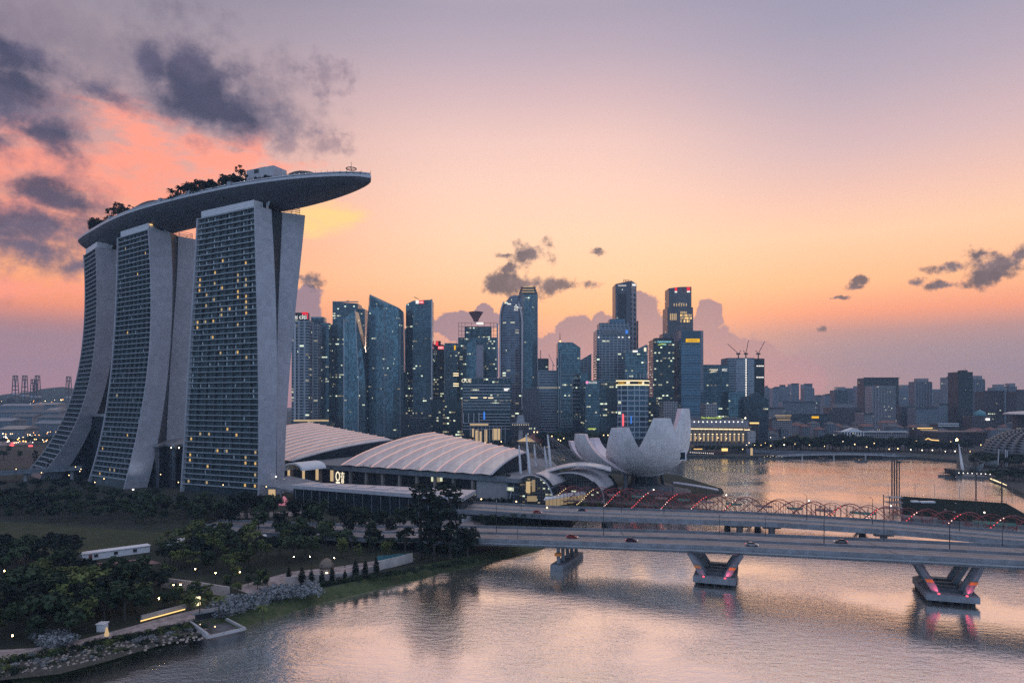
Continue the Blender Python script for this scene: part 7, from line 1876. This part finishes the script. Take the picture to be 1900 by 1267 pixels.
tag(rk.build('rubble', M['stone']), kind='stuff')
# terrace at the water
TE2 = thing('water_terrace', 'small stone landing terrace jutting into the river below the promenade', 'terrace', gr(405, 1160))
q = [gr(352, 1158), gr(385, 1182), gr(455, 1166), gr(420, 1148)]
MB().hexa([(a.x, a.y) for a in q], -1, 2.0).build('deck', M['dark_concrete'], TE2)
for i, (a, b, h) in enumerate(((q[0], q[1], 1.4), (q[1], q[2], .7), (q[2], q[3], .6))): MB().bar(a + Vector((0, 0, h / 2 - .3)), b + Vector((0, 0, h / 2 - .3)), .6, h).build('low_wall', M['concrete'], TE2)
a, b = gr(362, 1152), gr(402, 1144); MB().hexa([(a.x, a.y), (b.x, b.y), (b.x + .5, b.y + 3), (a.x + .5, a.y + 3)], 2.75, 4.8).build('kiosk_wall', M['black'], TE2); MB().hexa([(a.x - .6, a.y - .8), (b.x + .6, b.y - .8), (b.x + 1, b.y + 3.8), (a.x, a.y + 3.8)], 4.85, 5.15).build('kiosk_roof', M['grey_metal'], TE2)
for a in (gr(371, 1162), gr(399, 1166)): MB().ball(a + Vector((0, 0, .6)), .16).build('terrace_lamp', M['lamp_warm'], TE2)
KS = thing('ticket_kiosk', 'small white lit kiosk beside the promenade', 'kiosk', gr(185, 1170)); p = gr(186, 1172); MB().box(p.x - 1.0, p.x + 1.0, p.y, p.y + 2, 3, 5.0).build('walls', M['white_paint'], KS); MB().box(p.x - 1.2, p.x + 1.2, p.y - .3, p.y + 2.3, 5.02, 5.2).build('roof', M['white_paint'], KS)
PL = thing('lit_pillar', 'glowing cream pillar beside the promenade bend', 'pillar', gr(367, 1122)); p = gr(367, 1122); MB().tube([(p.x, p.y, 3), (p.x, p.y, 5.8)], .75, 10).build('lit_shaft', M['lit_cream'], PL); MB().lathe((p.x, p.y, 5.8), [(.9, 0), (.9, .3), (.1, .8)], 10).build('cap', M['dark_metal'], PL)
BN = thing('lit_statue', 'small glowing warm statue on the promenade edge', 'statue', gr(198, 1180)); p = gr(198, 1180); MB().lathe((p.x, p.y, 3), [(.5, 0), (.6, .6), (.35, 1.6), (.3, 2.1), (.05, 2.5)], 8).build('figure', M['lit_soft'], BN); MB().box(p.x - .7, p.x + .7, p.y - .7, p.y + .7, 2.9, 3.1).build('plinth', M['concrete'], BN)
# ------------------------------------------------------------------ lamps
def lamp_mesh(h, r):
    a = MB().tube([(0, 0, 0), (0, 0, h)], [.09, .06], 5).mesh('pole'); a.materials.append(M['dark_metal']); return a
LM = {}
def lamp(loc, h, r, mat, label, group):
    k = (h, r, mat)
    if k not in LM:
        b = MB().ball((0, 0, h + r), r, 6, 4).mesh('globe', (0, 0, 0), True); b.materials.append(M[mat]); LM[k] = (lamp_mesh(h, r), b)
    T = thing('street_lamp', label, 'lamp', loc, group)
    for nm, me in zip(('pole', 'globe'), LM[k]): o = bpy.data.objects.new(nm, me); COL.objects.link(o); o.parent = T
for x, y in ((8, 1078), (56, 1080), (152, 1118), (250, 1128), (203, 1138), (78, 1142), (295, 1132), (322, 1105), (305, 1082), (335, 1105), (400, 1082), (362, 1074), (445, 1080), (545, 1050), (575, 1050), (620, 1052), (210, 1095), (23, 1205)):
    lamp(gr(x, y), 3.4, .19, 'garden_lamp', 'warm globe lamp glowing among the garden trees', 'garden globe lamps')
for x, y in ((30, 900), (77, 908), (128, 914), (150, 900), (148, 905), (176, 930), (193, 922), (298, 912), (331, 930), (414, 936), (494, 940), (140, 895)):
    lamp(gr(x, y), 11.5, .3, 'lamp_warm', 'street lamp glowing over the dark trees below the hotel towers', 'street lamps below the towers')
for i in range(64):
    x = rnd.uniform(-10, 118); y = rnd.uniform(796, 824); Y = (CAMH - 10) * F / (y - HZ)
    lamp((at(x, y, Y).x, Y, 2.6), 8, .55 if i % 4 else .8, ('lamp_warm', 'lamp_white', 'lamp_orange')[i % 3], 'roadside lamp on the busy road left of the hotel', 'roadside lamps left of the hotel')
for i in range(34):
    x = rnd.uniform(0, 128); y = rnd.uniform(741, 770); Y = min(2200, (CAMH - 14) * F / max(24, (y - HZ))); 
    zz = zat(y, Y); lamp((at(x, y, Y).x, Y, 2.6), max(6, zz - 2.6), .8 if i % 3 else 1.3, ('lamp_orange', 'lamp_warm')[i % 2], 'floodlight mast glowing among the distant depots', 'floodlights among the depots')
for x, y in ((6, 811), (22, 822), (55, 827), (20, 826)):
    p = gr(x, y, 4); o = MB().obox(p, (1.4, 0, 0), (0, .5, 0), (0, 0, .5)).obox(p + Vector((0, 2, -.3)), (1.5, 0, 0), (0, 2, 0), (0, 0, 1.0)).build('parked_truck', M['led_red'], None, origin=p); tag(o, 'vehicle with glowing red tail lights on the dark road', 'vehicle', 'vehicles with red lights')
for x, y in ((1412, 826), (1430, 828), (1455, 826), (1475, 824), (1502, 826), (1530, 828), (1538, 818), (1564, 820), (1586, 825), (1608, 830), (1622, 823), (1650, 834), (1666, 833), (1690, 835), (1711, 836), (1730, 836), (1754, 838), (1772, 838), (1800, 838), (1764, 820), (1742, 826), (1820, 826), (1795, 819), (1430, 812), (1455, 812), (1390, 822), (1400, 826), (1420, 822), (1385, 826), (1378, 834), (1300, 814), (1332, 813), (1348, 814), (1690, 822), (1700, 818)):
    Y = 812 if y > 822 else 850; p = at(x, y, Y); lamp((p.x, Y, 2.6), max(2, p.z - 2.6), rnd.choice((.38, .5, .62)), rnd.choice(('lamp_warm', 'lamp_white', 'lamp_warm')), 'lamp glowing along the far shore road', 'lamps along the far shore')
for x, y in ((1024, 810), (1040, 818), (1046, 814), (1036, 816), (1128, 808), (1120, 808), (930, 820), (900, 822)):
    p = at(x, y, 880); lamp((p.x, 880, 2.6), max(2, p.z - 2.6), .6, 'lamp_warm', 'lamp on the quay behind the halls and museum', 'lamps on the rear quay')
p = at(1775, 818, 860); lamp((p.x, 860, 2.6), p.z - 2.6, 1.5, 'blaze', 'large blazing orange floodlight near the white mast', 'blazing floodlight')
for x, y in ((893, 941), (958, 946), (970, 930), (1015, 958)): lamp(gr(x, y + 2), 5 if x != 970 else 9, .4, 'lamp_warm', 'warm lamp on the plaza before the glass vaults', 'plaza lamps before the vaults')
p = gr(248, 908); li = bpy.data.lights.new('tower_uplight', 'SPOT'); li.energy = 7000; li.color = (.75, .82, 1.0); li.spot_size = R(80); li.spot_blend = 1; li.shadow_soft_size = .5
T = thing('flood_lamp', 'white floodlight at the foot of the middle hotel tower leg', 'lamp', at(247, 909, 484)); p = at(247, 909, 484); MB().lathe(p, [(.5, 0), (.7, .6), (.5, .8)], 8).build('lamp_head', M['lit_white'], T)
lo = bpy.data.objects.new('tower_uplight', li); COL.objects.link(lo); lo.parent = T; lo.location = (0, -1, 1.2); lo.rotation_euler = Vector((0.05, .45, 1)).to_track_quat('-Z', 'Y').to_euler()
# ------------------------------------------------------------------ evening haze
mb = MB().box(-5000, 5000, -700, 5200, -2.0, 330.0)
hz = mb.build('haze', bpy.data.materials.new('haze')); hz['kind'] = 'stuff'
hm = hz.data.materials[0]; hm.use_nodes = True
t = NT(hm.node_tree); v = t.n('ShaderNodeVolumePrincipled'); o = t.n('ShaderNodeOutputMaterial')
v.inputs['Color'].default_value = (0.55, 0.74, 0.98, 1); v.inputs['Density'].default_value = 0.00011; v.inputs['Anisotropy'].default_value = 0.0
t.put(o.inputs['Volume'], v.outputs[0])
hz.display_type = 'WIRE'
